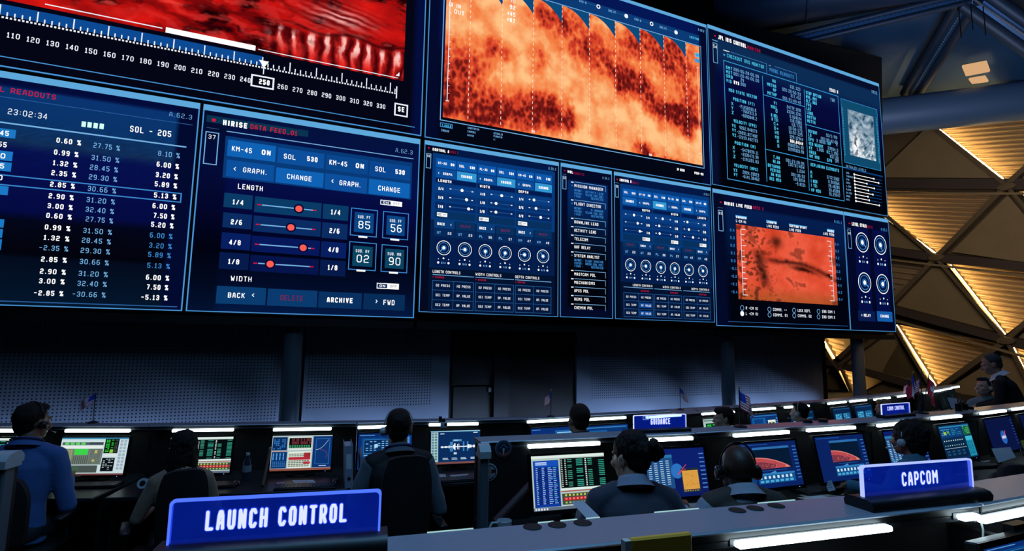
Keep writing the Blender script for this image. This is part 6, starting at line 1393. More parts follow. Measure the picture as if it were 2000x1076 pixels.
# leaning sticks (umbrella / rolled chart)
a0 = at_height(513, 950, D1Z); b0 = at_depth(528, 876, a0.y+.22)
root = empty('rolled_chart', a0); tag(root, 'thin brown rolled chart leaning beside the divided monitor', 'rolled chart', 'rolled charts'); m = MB(); m.path([Vector((0, 0, .004)), (b0-a0)*.5, b0-a0], .011, paint('5a4038', .6, name='card_tube'), 10); auto(m.build('tube', root), 60); m = MB(); m.ball(b0-a0, .013, paint('b0a098', .5, name='tube_end'), 8, 6); m.build('end_cap', root)
a0 = at_depth(968, 1020, 2.72); b0 = at_depth(1036, 948, 2.80)
root = empty('rolled_chart', a0); tag(root, 'dark red rolled chart leaning behind the white mug', 'rolled chart', 'rolled charts'); m = MB(); m.tube((0, 0, 0), b0-a0, .022, paint('4a2c30', .6, name='card_tube_red'), n=14); auto(m.build('tube', root), 60); m = MB(); m.tube(b0-a0, (b0-a0)*1.01, .023, paint('6c5050', .5, name='tube_end'), n=14); m.build('end_cap', root)
# bottle
p, a = on_desk(1, 1, 481, 936); root = empty('water_bottle', p); tag(root, 'small clear water bottle between two wall-row monitors', 'bottle')
m = MB(); m.lathe([(0, 0), (.03, 0), (.032, .01), (.032, .12), (.025, .15), (.012, .175), (.012, .185), (0, .185)], paint('2c3844', .12, name='bottle_plastic', coat=.5), n=20); auto(m.build('body', root), 40); m = MB(); m.lathe([(0, .185), (.014, .185), (.014, .202), (0, .202)], PAPER, n=16); auto(m.build('cap', root)); m = MB(); m.lathe([(.0325, .06), (.0328, .062), (.0328, .108), (.0325, .11)], paint('8890a0', .6, name='bottle_label'), n=20); m.build('label_band', root)
# clip-on cameras
def action_cam(row, i, x, y, label, white=True):
    p = at_height(x, y, ROWS[row]['top']); root = empty('action_camera', p, CONS[(row, i)][1]); tag(root, label, 'camera', 'small cameras clipped to the shelves')
    m = MB(); m.box((-.03, -.045, -.038), (.03, -.012, .006), WHITEP, bev=.004); auto(m.build('camera_body', root)); m = MB(); m.tube((.012, -.046, -.01), (.012, -.052, -.01), .011, BEZ, n=16); m.box((-.026, -.0462, -.03), (-.008, -.045, -.018), paint('6a8cc0', .3, name='lcd')); m.build('lens', root)
    m = MB(); m.box((-.012, -.03, .006), (.012, .02, .03), BEZ); m.box((-.04, .0, .001), (-.012, .03, .05), BEZ, bev=.003); m.build('clamp', root)
action_cam(1, 2, 866, 825, 'small white camera clipped over the shelf above the space station monitor'); action_cam(2, 3, 1893, 801, 'small white camera clipped to the shelf under the standing man')
p = at_height(1873, 803, 1.335); root = empty('camera_clamp', p, R(28)); tag(root, 'black articulated clamp on the shelf in front of the upright white paper', 'clamp')
m = MB(); m.box((-.02, -.02, 0), (.02, .02, .06), BEZ, bev=.004); m.build('jaw', root); m = MB(); m.path([(0, 0, .05), (.04, 0, .09), (.11, .02, .07)], .01, BEZ, 8); m.path([(.11, .02, .07), (.12, .02, .02)], .009, BEZ, 8); auto(m.build('arm', root), 60)
# black microphone dome beside signs
for row, i, x, y, r_, lab in ((2, 2, 1719, 814, .028, 'black round speakerphone beside the comm control sign'),):
    p = at_height(x, y, ROWS[row]['top']); root = empty('speakerphone', p, CONS[(row, i)][1]); tag(root, lab, 'speakerphone')
    m = MB(); m.lathe([(0, .0), (r_, .0), (r_*1.02, .006), (r_*.9, .02), (r_*.5, .033), (0, .036)], BLK, n=24); auto(m.build('dome', root), 60)
    m = MB(); m.path([(0, 0, .01), (.06, -.02, .004), (.12, -.08, .004), (.14, -.082, -.06)] if row == 2 else [(0, 0, .01), (-.05, -.02, .004), (-.09, .03, .004)], .0025, BLK, 6); m.build('cord', root)
# yellow folder on the shelf below the front row
p = at_depth(1287, 1078, .93); root = empty('folder', p, R(17)); tag(root, 'yellow folder with a pale spine under the front shelf', 'folder')
m = MB(); m.box((-.05, 0, -.05), (.065, .012, .024), paint('ffb838', .6, name='yellow_card'), bev=.003); auto(m.build('cover', root)); m = MB(); m.box((-.062, -.001, -.05), (-.0505, .013, .022), paint('d0d4c8', .6, name='pale_card')); m.build('spine', root)
m = MB(); m.path([(.0, 0, 0), (.004, -.003, -.03), (-.004, -.006, -.08), (-.02, -.01, -.16)], .0022, paint('b8c4c8', .3, name='white_cable'), 6); o = auto(m.build('power_cable'), 60); p, n, ang = plane_of(3, 1, -.004); q = on_plane(1912, 1006, p, n); o.location = q; tag(o, 'thin pale cable hanging below the glowing strip of the front row', 'cable')
p = at_height(1590, 824, 1.335); root = empty('headset', p, R(20)); tag(root, 'black headset lying on the middle shelf behind the earpiece man', 'headset')
m = MB(); m.path([(.07*math.cos(t), .05*math.sin(t), .012) for t in [R(a_) for a_ in range(0, 181, 15)]], .005, BLK, 6); m.build('headband', root)
for s_ in (-1, 1): m = MB(); m.lathe([(0, 0), (.03, 0), (.03, .018), (0, .02)], BLK, (s_*.07, -.01, 0.001), 14); m.build('ear_cup', root)

# ================================================================ flags
RD = paint('e0344c', .8, name='flag_red'); WH = paint('f4f6ff', .8, name='flag_white'); BL = paint('2848c8', .8, name='flag_blue')
def cloth(root, name, w, h, fn, droop, ph, sgn=1, nx=20, nz=26, M=None):
    """flag hanging from (0,0,0) along +x*sgn with droop; colour by cell"""
    m = MB(); g = {}
    for j in range(nz+1):
        for i in range(nx+1):
            u, v = i/nx, j/nz
            x = w*u*math.cos(droop); z = -w*u*math.sin(droop)-h*v*(1-.08*u); y = .018*math.sin(u*7+ph+v*1.5)*(.3+u); xx = x+h*v*.18*math.sin(droop)
            g[(i, j)] = Vector((sgn*xx, y, z))
    for j in range(nz):
        for i in range(nx):
            c = fn((i+.5)/nx, (j+.5)/nz); m.add([g[(i, j)], g[(i+1, j)], g[(i+1, j+1)], g[(i, j+1)]], [(0, 1, 2, 3)], c)
    o = m.build(name, root, True, M)
    import bmesh
    bm = bmesh.new(); bm.from_mesh(o.data); bmesh.ops.remove_doubles(bm, verts=bm.verts, dist=1e-5); bm.to_mesh(o.data); bm.free(); return o
def stars(u, v):
    if u < .42 and v < 7/13: 
        a, b = (u*24) % 2, (v*26) % 2
        return WH if (.5 < a < 1.2 and .5 < b < 1.3) else BL
    return RD if int(v*13) % 2 == 0 else WH
def tri(u, v): return BL if u < .34 else (WH if u < .67 else RD)
def cross(u, v):
    a, b = abs(u-.5), abs(v-.5); return WH if (a < .1 and b < .32) or (b < .13 and a < .24) else RD
def flag(p, H, w, h, fn, label, droop, ph, sgn, tilt=0., n=20, nz=26, basep=True):
    root = empty('table_flag', p, R(12)); tag(root, label, 'flag', 'small flags on the shelves')
    M = Matrix.Rotation(R(tilt), 4, 'Y')
    m = MB(); m.tube((0, 0, .004), M @ Vector((0, 0, H)), .0035, BLK, n=8); m.ball(M @ Vector((0, 0, H+.006)), (.006, .006, .012), paint('b8a060', .3, .8, name='brass'), 8, 6); auto(m.build('pole', root), 60)
    if basep: m = MB(); m.lathe([(0, 0), (.04, 0), (.04, .008), (.015, .016), (.006, .02), (0, .02)], BLK, n=20); auto(m.build('foot', root), 40)
    cloth(root, 'cloth', w, h, fn, droop, ph, sgn, n, nz, Matrix.Translation(M @ Vector((0, 0, H-.01))) @ M)
    return root
flag(at_height(181, 826, 1.12), .25, .13, .085, stars, 'small striped flag waving on the shelf above the green spreadsheet monitor', .55, .4, -1)
flag(at_height(1076, 814, 1.12), .25, .08, .10, stars, 'small striped flag hanging in front of the dark doorway', .8, 1.2, -1)
flag(at_height(1329, 801, 1.12), .25, .10, .10, stars, 'small striped flag on the shelf beyond the guidance sign', .75, 2.2, 1)
flag(at_height(1446, 834, 1.335), .235, .115, .115, stars, 'larger striped flag between the man in profile and the earpiece man', .62, .6, 1)
p = at_height(1799, 807, 1.335)
m = MB(); m.lathe([(0, 0), (.05, 0), (.05, .01), (.02, .02), (.012, .08), (0, .085)], BLK, n=20); o = auto(m.build('flag_stand'), 40); o.location = p; tag(o, 'black round stand holding the cluster of national flags', 'stand')
pp = p+Vector((0, 0, .06))
flag(pp, .25, .12, .11, tri, 'blue and white flag leaning over the comm control sign', .85, .2, -1, -10, basep=False)
flag(pp+Vector((.01, .0, 0)), .26, .12, .12, stars, 'striped flag in the middle of the flag cluster', .95, 1.8, -1, 3, basep=False)
flag(pp+Vector((.02, -.01, 0)), .25, .13, .14, cross, 'red flag with a white cross at the end of the flag cluster', .8, .9, 1, 16, basep=False)
flag(at_height(1777, 768, 1.12)+Vector((0, 0, 0)), .22, .13, .14, stars, 'farther striped flag rising above the flag cluster', .9, .3, -1)
# ================================================================ chairs and people
CHF = paint('14161a', .75, bump=.3, bscale=400, name='chair_fabric'); CHP = paint('1a1c20', .4, name='chair_plastic')
def chair(p, face, label, backh=.42, bw=.19):
    root = empty('office_chair', p, face); tag(root, label, 'chair', 'black office chairs')
    m = MB()
    for k in range(5):
        a = 2*math.pi*k/5; d_ = Vector((math.cos(a), math.sin(a), 0)); m.tube(d_*.03+Vector((0, 0, .09)), d_*.29+Vector((0, 0, .07)), .02, CHP, .014, 8)
    m.tube((0, 0, .07), (0, 0, .40), .025, CHP, n=12); auto(m.build('base', root), 50)
    for k in range(5):
        a = 2*math.pi*k/5; d_ = Vector((math.cos(a), math.sin(a), 0))*.29; t = Vector((-math.sin(a), math.cos(a), 0))*.012
        m = MB(); m.tube(d_-t+Vector((0, 0, .03)), d_+t+Vector((0, 0, .03)), .029, CHP, n=12); m.tube(d_+Vector((0, 0, .03)), d_+Vector((0, 0, .075)), .008, CHP, n=6); auto(m.build('caster', root), 50)
    m = MB(); m.box((-.24, -.22, .41), (.24, .24, .47), CHF, bev=.02); auto(m.build('seat', root), 50)
    m = MB(); nx, nz = 12, 10; F = []; Bk = []
    for j in range(nz+1):
        for i in range(nx+1):
            u = i/nx*2-1; v = j/nz; ww = bw*(1-.12*(1-v)**3)*(1-.22*max(0, (v-.6)/.4)**2); z = .56+backh*v; round_ = (1-abs(u)**6*.06*(v > .8)*1)
            y = -.27+.05*(1-u*u)*-1-.06*v+.05*u*u; y = -.25-.07*v-.045*(1-u*u)
            F.append((u*ww, y+.025, z-.03*abs(u)**3*v**4)); Bk.append((u*ww*1.02, y-.025, z-.03*abs(u)**3*v**4))
    n = len(F); m.add(F+Bk, [], CHF); W_ = nx+1
    fs = []
    for j in range(nz):
        for i in range(nx):
            a = j*W_+i; fs.append((a+1, a, a+W_, a+W_+1)); fs.append((n+a, n+a+1, n+a+W_+1, n+a+W_))
    for j in range(nz):
        a = j*W_; fs.append((a, n+a, n+a+W_, a+W_)); a += nx; fs.append((n+a, a, a+W_, n+a+W_))
    for i in range(nx): fs.append((i, i+1, n+i+1, n+i)); a = nz*W_+i; fs.append((a+1, a, n+a, n+a+1))
    m.f += fs; m.mi += [0]*len(fs); auto(m.build('backrest', root), 50)
    m = MB(); m.box((-.03, -.29, .40), (.03, -.2, .42), CHP); m.box((-.03, -.325, .40), (.03, -.30, .75), CHP, bev=.005); m.box((-.03, -.31, .40), (.03, -.1, .415), CHP); m.build('back_support', root)
    for s_ in (-1, 1): m = MB(); m.path([(s_*.25, .02, .44), (s_*.28, .02, .5), (s_*.28, .0, .64)], .013, CHP, 8); m.box((s_*.28-.028, -.13, .64), (s_*.28+.028, .12, .665), CHP, bev=.008); auto(m.build('armrest', root), 50)
    return root
def remesh(m, name, vox, mat, parent, smooth=4, M=None, fn=None):
    o = m.build(name+'_tmp'); md = o.modifiers.new('r', 'REMESH'); md.mode = 'VOXEL'; md.voxel_size = vox
    sm = o.modifiers.new('s', 'SMOOTH'); sm.iterations = smooth; sm.factor = .5
    dg = bpy.context.evaluated_depsgraph_get(); me = bpy.data.meshes.new_from_object(o.evaluated_get(dg))
    old = o.data; bpy.data.objects.remove(o); bpy.data.meshes.remove(old)
    me.name = name; me.materials.clear(); me.materials.append(mat)
    if fn:
        for v in me.vertices: v.co = fn(v.co)
    me.polygons.foreach_set('material_index', [0]*len(me.polygons)); me.polygons.foreach_set('use_smooth', [True]*len(me.polygons))
    ob = bpy.data.objects.new(name, me); COL.objects.link(ob); ob.parent = parent
    if M: ob.matrix_local = M
    return ob
def limb(m, pts, rs, mat=None):
    for i in range(len(pts)-1): m.tube(pts[i], pts[i+1], rs[i], BLK, rs[i+1], 12)
    for p, r_ in zip(pts, rs): m.ball(p, r_*1.0, BLK, 12, 8)
def ell(c, rx, ry, n=20, axz=Vector((0, 0, 1)), yaw=0):
    """ellipse ring around c, lying across axis axz"""
    ax = Vector((math.cos(yaw), math.sin(yaw), 0)); ay = axz.cross(ax).normalized(); return [Vector(c)+ax*rx*math.cos(2*math.pi*k/n)+ay*ry*math.sin(2*math.pi*k/n) for k in range(n)]
def hand(m, wrist, d_, nrm_, side, curl=.5, s=1.):
    """palm plus four fingers of unequal length and a thumb; d_ pointing to the fingers, nrm_ = back of the hand"""
    d_ = Vector(d_).normalized(); nrm_ = Vector(nrm_); nrm_ = (nrm_-d_*nrm_.dot(d_)).normalized(); t = d_.cross(nrm_)*side
    w_ = Vector(wrist); pc = w_+d_*.045*s
    Mx = Matrix((t, d_, nrm_)).transposed(); m.ball(pc, (.040*s, .05*s, .015*s), BLK, 14, 8, Mx)
    for k, (off, L) in enumerate(((-.028, .062), (-.009, .074), (.010, .079), (.029, .070))):
        b = w_+t*off*-1*s+d_*.085*s; dd = (d_*math.cos(curl*.4)-nrm_*math.sin(curl*.4)); p1 = b+dd*L*.42*s; dd2 = d_*math.cos(curl*1.1)-nrm_*math.sin(curl*1.1); p2 = p1+dd2*L*.33*s; dd3 = d_*math.cos(curl*1.7)-nrm_*math.sin(curl*1.7); p3 = p2+dd3*L*.25*s
        limb(m, [b-d_*.02*s, p1, p2, p3], [.0095*s, .0088*s, .008*s, .007*s])
    b = w_+t*.030*s+d_*.02*s; p1 = b+(t*.8+d_*.6-nrm_*.3).normalized()*.036*s; p2 = p1+(t*.3+d_*.95-nrm_*.3).normalized()*.030*s; limb(m, [b, p1, p2], [.013*s, .0105*s, .0085*s])
def person(p, face, label, skin, hair, shirt, trousers=('1a1c24',), lean=.12, yaw=0., nod=0., roll=0., arms=None, style='short', headset=None, vest=None, collar=None, stand=False, nk=0., sc=1., fem=False, vox=.007, tall=0., extra=None):
    root = empty('person', p, face); tag(root, label, 'person'); root.scale = (sc,)*3
    hz = .54 if not stand else .92
    H = Vector((0, -.04, hz)); ax = Vector((0, math.sin(lean), math.cos(lean))); S = H+ax*(.50+tall); wd = .88 if fem else 1.
    NK = S+ax*(.04+nk*.4)+Vector((0, .012, .02)); HM = Matrix.Translation(NK+Vector((0, .035+lean*.05, .118+nk*.6))) @ Matrix.Rotation(yaw, 4, 'Z') @ Matrix.Rotation(-nod, 4, 'X') @ Matrix.Rotation(roll, 4, 'Y')
    hs = .93 if fem else 1.
    hv = lambda x, y, z: HM @ (Vector((x, y, z))*hs)
    R3 = HM.to_3x3()
    SKM = paint(skin, .5, name='skin', bump=.05, bscale=300)
    # ---- body
    m = MB()
    m.ball(hv(0, -.018, .03), (.076*hs, .096*hs, .093*hs), BLK, 20, 14, R3); m.ball(hv(0, .028, -.03), (.062*hs, .066*hs, .085*hs), BLK, 18, 12, R3); m.ball(hv(0, .05, -.088), (.036*hs, .034*hs, .028*hs), BLK, 12, 8, R3)
    for s_ in (-1, 1):
        m.ball(hv(s_*.036, .015, -.07), (.026*hs, .05*hs, .034*hs), BLK, 12, 8, R3); m.ball(hv(s_*.042, .068, -.03), (.022*hs, .022*hs, .022*hs), BLK, 10, 8, R3)
        m.ball(hv(s_*.078, -.012, -.012), (.012*hs, .02*hs, .033*hs), BLK, 10, 8, R3); m.ball(hv(s_*.083, -.016, .006), (.01*hs, .014*hs, .017*hs), BLK, 10, 8, R3)
    m.ball(hv(0, .078, .022), (.048*hs, .02*hs, .014*hs), BLK, 12, 8, R3); m.tube(hv(0, .085, .012), hv(0, .11, -.028), .008*hs, BLK, .013*hs, 8); m.ball(hv(0, .108, -.032), (.015*hs, .014*hs, .011*hs), BLK, 10, 8, R3)
    m.ball(hv(0, .086, -.064), (.025*hs, .012*hs, .007*hs), BLK, 10, 6, R3); m.ball(hv(0, .084, -.075), (.021*hs, .012*hs, .008*hs), BLK, 10, 6, R3)
    nr = .047 if fem else .056
    limb(m, [NK-ax*.05, NK+Vector((0, .01, .04)), hv(0, -.02, -.05)], [nr*1.15, nr, nr])
    # arms
    sh = [S+Vector((s_*.175*wd, 0, -.035)) for s_ in (-1, 1)]
    arms = arms or (None, None); A_ = []
    for s_, spec, s0 in zip((-1, 1), arms, sh):
        e, w_ = spec if spec else ((s_*.24, .10, hz+.20), (s_*.16, .34, hz+.24))
        A_.append((s0, Vector(e), Vector(w_)))
    for s_, (s0, e, w_) in zip((-1, 1), A_):
        limb(m, [s0, e, w_], [.044*wd, .036*wd, .025]); d_ = (w_-e).normalized(); hand(m, w_, (d_+Vector((0, .3, -.1))).normalized(), (0, 0, 1), s_, .5)
    m.loft([ell(H+ax*t, a*wd*.9, b*.85, 18, ax) for t, a, b in ((.0, .15, .10), (.2, .13, .09), (.42, .155, .10), (.5, .07, .06))], BLK)
    remesh(m, 'body', vox, SKM, root, 3)
    # eyes
    for s_ in (-1, 1):
        m = MB(); c = hv(s_*.030, .079, -.004); m.ball(c, .0115*hs, paint('d8d4d0', .2, name='eye_white'), 10, 8); m.ball(c+R3 @ Vector((0, .0082*hs, 0)), .0055*hs, paint('1c1410', .1, name='iris'), 8, 6); m.build('eye', root, True)
        m = MB(); m.path([hv(s_*(.014+.012*k), .098-.006*k*k*.5, .014+.004*(k in (1, 2))) for k in range(4)], [.0015, .0024, .0022, .001], hair_mat(hair), 6); m.build('eyebrow', root, True)
    # ---- shirt
    SM = paint(shirt[0], .8, bump=.35, bscale=14, name='shirt', sheen=.0 if shirt[0] == '0c0d12' else .2); m = MB()
    prof = ((-.06, .175, .13), (.05, .165, .125), (.18, .152, .115), (.30, .172, .122), (.41, .188, .118), (.465, .165, .098), (.50, .11, .078), (.535, .068, .062))
    k_ = (.50+tall)/.50
    m.loft([ell(H+ax*t*k_, a*wd*(.96 if fem and .1 < t < .25 else 1), b, 24, ax) for t, a, b in prof], BLK)
    for s0, e, w_ in A_: w2 = e.lerp(w_, shirt[1] if len(shirt) > 1 else .93); limb(m, [s0, s0.lerp(e, .5), e, w2], [.063*wd, .056*wd, .050*wd, .038])
    for s_, (s0, e, w_) in zip((-1, 1), A_): limb(m, [S+Vector((s_*.09*wd, 0, .005)), s0], [.055, .062*wd])
    def wrinkle(co):
        n = noise.noise(co*9)*.006+noise.noise(Vector((co.x*22, co.y*22, co.z*9)))*.0035; c = Vector((0, co.y*.3, 0)); v = Vector((co.x, co.y, 0)); return co+v.normalized()*n if v.length > .02 else co
    remesh(m, 'shirt', .011 if vox < .01 else .015, SM, root, 3, None, wrinkle)
    # collar
    cm = paint(collar or shirt[0], .8, name='collar')
    m = MB(); rings = [ell(NK+ax*t+Vector((0, -.006, 0)), r_*(nr/.056), r_*1.05*(nr/.056), 24, (ax+Vector((0, .25, 0))).normalized()) for t, r_ in ((-.02, .078), (.008, .067), (.024, .064), (.026, .068), (.008, .077), (-.03, .108))]
    m.loft(rings, cm); m.f = m.f[:-2]; m.mi = m.mi[:-2]; o = m.build('collar', root, True)
    if vest:
        VM = paint(vest, .75, bump=.2, bscale=60, name='vest'); m = MB()
        m.loft([ell(H+ax*t*k_, a*wd+.012, b+.012, 24, ax) for t, a, b in prof[:-2]]+[ell(H+ax*.50*k_, .105, .08, 24, ax)], BLK)
        for s_ in (-1, 1): limb(m, [S+Vector((s_*.08*wd, 0, .010)), S+Vector((s_*.165*wd, 0, -.022))], [.057, .064])
        remesh(m, 'waistcoat', .012, VM, root, 3)
    # ---- trousers and shoes
    TM = paint(trousers[0], .8, name='trousers'); m = MB()
    if not stand:
        for s_ in (-1, 1): limb(m, [H+Vector((s_*.085, 0, 0)), Vector((s_*.11, .38, .50)), Vector((s_*.11, .36, .30)), Vector((s_*.11, .37, .09))], [.092, .068, .056, .045])
        m.ball(H+Vector((0, -.02, .0)), (.175*wd, .13, .10), BLK, 16, 10); feet = [Vector((s_*.11, .42, .03)) for s_ in (-1, 1)]
    else:
        for s_ in (-1, 1): limb(m, [H+Vector((s_*.085, 0, 0)), Vector((s_*.10, .0, .50)), Vector((s_*.11, -.03, .09))], [.098, .07, .05])
        m.ball(H, (.165*wd, .12, .11), BLK, 16, 10); feet = [Vector((s_*.11, .03, .03)) for s_ in (-1, 1)]
    remesh(m, 'trousers', .016, TM, root, 3)
    for f_ in feet: m = MB(); m.ball(f_+Vector((0, 0, .012)), (.042, .125, .042), paint('0e0e10', .3, name='shoe_leather'), 16, 10); m.v = [(a, b, max(0, c)) for a, b, c in m.v]; m.build('shoe', root, True)
    # ---- hair
    HMt = hair_mat(hair); m = MB(); amp = .003
    if style != 'bald':
        m.ball(hv(0, -.030, .044), (.082*hs, .093*hs, .090*hs), BLK, 20, 14, R3); m.ball(hv(0, -.055, -.012), (.068*hs, .055*hs, .062*hs), BLK, 16, 10, R3)
    if style == 'short':
        m.ball(hv(.01, .030, .095), (.055, .05, .028), BLK, 12, 8, R3)
    if style == 'fringe': m.ball(hv(0, .045, .085), (.066, .05, .04), BLK, 12, 8, R3); amp = .006
    if style == 'cropped': amp = .0015
    if style == 'long':
        m.ball(hv(0, -.01, .045), (.092, .10, .092), BLK, 20, 12, R3)
        R_ = []
        for t, rx, ry, dy in ((0, .086, .088, -.02), (.07, .096, .085, -.035), (.15, .10, .075, -.05), (.25, .105, .06, -.065), (.36, .10, .045, -.075), (.43, .08, .03, -.075)): R_.append(ell(HM @ Vector((0, dy, .04))-Vector((0, 0, t))+Vector((0, -.02*t, 0)), rx, ry, 22))
        m.loft(R_, BLK); amp = .008
    if style == 'bun':
        m.ball(hv(0, -.022, .046), (.086, .100, .092), BLK, 20, 12, R3); c = hv(.0, -.158, .05)
        for k in range(9): a = k*2.4; m.ball(c+R3 @ Vector((.034*math.cos(a), .016*math.sin(a*2), .036*math.sin(a))), .024, BLK, 10, 8)
        m.ball(c, .043, BLK, 12, 8); m.tube(c, hv(0, -.08, .04), .024, BLK, n=10); amp = .007
    if style == 'curly':
        m.ball(hv(0, -.032, .05), (.092, .105, .095), BLK, 20, 12, R3); m.ball(hv(0, -.075, -.02), (.08, .06, .085), BLK, 16, 10, R3)
        for k in range(60):
            a = random.uniform(0, 2*math.pi); b = random.uniform(-.9, 1.4); q = Vector((.088*math.cos(a)*math.cos(b), -.035+.10*math.sin(a)*math.cos(b), .045+.09*math.sin(b)))
            if q.y > .035 and q.z < .09: continue
            m.ball(HM @ q, random.uniform(.012, .02), BLK, 8, 6)
        amp = .006
    if style != 'bald':
        HMi = HM.inverted()
        def ruff(co):
            l = HMi @ co; d_ = (l-Vector((0, -.03, .03))); n = noise.noise(Vector((l.x*120, l.y*120, l.z*22)))*amp+noise.noise(l*22)*amp*1.2; return co+(R3 @ d_.normalized())*n
        remesh(m, 'hair', .0055 if vox < .01 else .009, HMt, root, 1, None, ruff)
        if style in ('bun', 'curly', 'long'):
            cu = MB(); rnd = random.Random(len(label))
            for k in range(46 if style != 'long' else 20):
                a = rnd.uniform(0, 2*math.pi); b = rnd.uniform(.0, 1.3)
                q = Vector((.09*math.cos(a)*math.cos(b), -.032+.104*math.sin(a)*math.cos(b), .046+.095*math.sin(b))) if not (style == 'bun' and k % 3 == 0) else Vector((.045*math.cos(a), -.14+.02*math.sin(a), .045+.045*math.sin(a*1.7)))
                if q.y > .04: continue
                pts = [HM @ (q+Vector((rnd.uniform(-.006, .006)*j, -.004*j, rnd.uniform(-.004, .006)*j))*1.1+q.normalized()*.004*j) for j in range(4)]; cu.path(pts, [.0007]*4, HMt, 4)
            o = cu.build('flyaway_hair', root); o['kind'] = 'stuff'
    # ---- headset
    if headset:
        hm = paint('101114' if headset[0] == 'b' else 'b0b4bc', .3, name='headset'); m = MB()
        m.path([hv(.093*math.sin(t), -.012, .022+.122*math.cos(t)*.95) for t in [R(a) for a in range(-88, 89, 8)]], .0045, hm, 8); o = m.build('headset_band', root, True)
        for s_ in ((-1, 1) if 'd' in headset else (headset[1] == 'r' and (1,) or (-1,))):
            m = MB(); c = hv(s_*.098, -.012, -.012); ax_ = R3 @ Vector((1, 0, 0)); rr = .036 if 'd' in headset else .026
            m.tube(c-ax_*.012, c+ax_*.012, rr, hm, n=20); m.ball(c+ax_*s_*.01, (.012, rr*.9, rr*.9), hm, 14, 8, R3); auto(m.build('ear_cup', root), 60)
        s_ = 1 if headset[1] == 'r' else -1
        m = MB(); m.path([hv(s_*.098, 0, -.03), hv(s_*.092, .05, -.06), hv(s_*.06, .105, -.078), hv(s_*.035, .125, -.08)], .0028, hm, 6); m.ball(hv(s_*.035, .125, -.08), .008, hm, 8, 6); auto(m.build('microphone_boom', root), 60)
    if extra: extra(root, locals())
    return root
def seat_at(px, py_top, zf, head=1.37, depth=None, d=None):
    """floor point under a head whose crown is seen at the pixel"""
    q = at_height(px, py_top, zf+head) if d is None else at_depth(px, py_top, d); return Vector((q.x, q.y, zf))
def sit(px, py_top, zf, d, face, chair_label, **kw):
    q = at_depth(px, py_top, d); ch = kw.pop('ch', (.42, .19)); lean = kw.get('lean', .12); tall = kw.get('tall', 0); nk = kw.get('nk', 0)
    # crown height of the figure before scaling
    crown = .54+math.cos(lean)*(.50+tall+.04)+nk*(.4*math.cos(lean)+.6)+.02+.118+.125
    s = (q.z-zf)/crown; f = R(face)
    fwd = Vector((-math.sin(f), math.cos(f), 0)); off = (-.04+math.sin(lean)*(.54+tall)+.035)*s
    p = Vector((q.x, q.y, zf))-fwd*off
    kw['sc'] = s
    o = person(p, f, **kw)
    chair(p-fwd*.02, f, chair_label, *ch)
    return o
def lanyard(c):
    def fn(root, L):
        m = MB(); NK, ax = L['NK'], L['ax']; m.path([NK+Vector((.085*math.cos(t), .075*math.sin(t)-.01, .01-.03*math.sin(t))) for t in [R(a) for a in range(150, 391, 20)]], .006, paint(c, .7, name='lanyard'), 6); m.build('lanyard', root, True)
    return fn
sit(67, 788, 0., 3.75, 16, 'black office chair under the man in the blue shirt', label='person in a blue shirt with dark hair and a headset, beside the tall end panel', skin='8a5f48', hair='1a120e', shirt=('3f66a8',), lean=.06, yaw=-.45, style='short', headset='br', trousers=('20222a',),
    arms=((( -.25, .05, .72), (-.2, .30, .74)), ((.25, .02, .68), (.14, .26, .80))), extra=lanyard('14285c'))
sit(362, 842, 0., 3.70, 33, ch=(.49, .135), chair_label= 'black office chair with the long-haired woman seated in it', label='person with long dark hair in a tan top, seated ahead of the launch control sign', skin='a07860', hair='16110f', shirt=('9a7c68',), lean=.05, yaw=-.1, style='long', fem=True,
    arms=(((-.25, .03, .76), (-.17, .30, .76)), ((.24, .03, .76), (.2, .32, .76))))
sit(781, 800, 0., 3.72, 20, ch=(.60, .15), chair_label= 'black office chair behind the man in the waistcoat', label='person in a dark waistcoat over a grey shirt, at the wall row', skin='9a705a', hair='17110e', shirt=('56606e',), vest='15171c', lean=.10, yaw=-.15, style='short', headset='wl', extra=lanyard('24386c'),
    arms=(((-.27, .02, .78), (-.22, .30, .76)), ((.28, .02, .70), (.16, .30, .76))))
sit(1131, 789, 0., 4.45, 20, 'black office chair hidden behind the middle row under the white-collared man', label='person with short brown hair and dark collar, beyond the middle row shelf', skin='a87c66', hair='2a1c14', shirt=('9098ac',), collar='20222a', lean=.06, yaw=.0, style='cropped', vox=.009)
sit(1414, 796, 0., 5.55, 28, 'black office chair hidden under the man seen in profile', label='person in profile with black hair, behind the middle row beside the larger flag', skin='b08870', hair='120e0c', shirt=('30343c',), lean=.1, yaw=.95, style='fringe', vox=.009)
sit(1562, 787, 0., 6.3, 26, 'black office chair hidden under the man with the earpiece', label='person with black hair and white earpiece, beyond the middle row shelf', skin='a88470', hair='0e0c0c', shirt=('40444c',), lean=.08, yaw=.3, style='short', headset='wl', vox=.009)
sit(1727, 780, 0., 7.0, 30, 'black office chair hidden under the blond man', label='person with blond hair in profile, behind the comm control sign', skin='c09078', hair='a08058', shirt=('6c7078',), lean=.1, yaw=.85, style='fringe', vox=.009)
sit(1232, 845, .215, 2.62, 4, ch=(.42, .16), chair_label= 'black office chair with the bun-haired woman seated in it', label='person with dark hair tied in a messy bun, wearing a dark grey blazer', skin='b48a74', hair='1c1412', shirt=('3c3e4e',), collar='8c92a8', nk=-.02, lean=.16, yaw=.55, nod=.08, style='bun', fem=False, vox=.006, tall=-.02,
    arms=(((-.26, .03, .80), (-.2, .30, .86)), ((.27, .03, .80), (.2, .30, .86))))
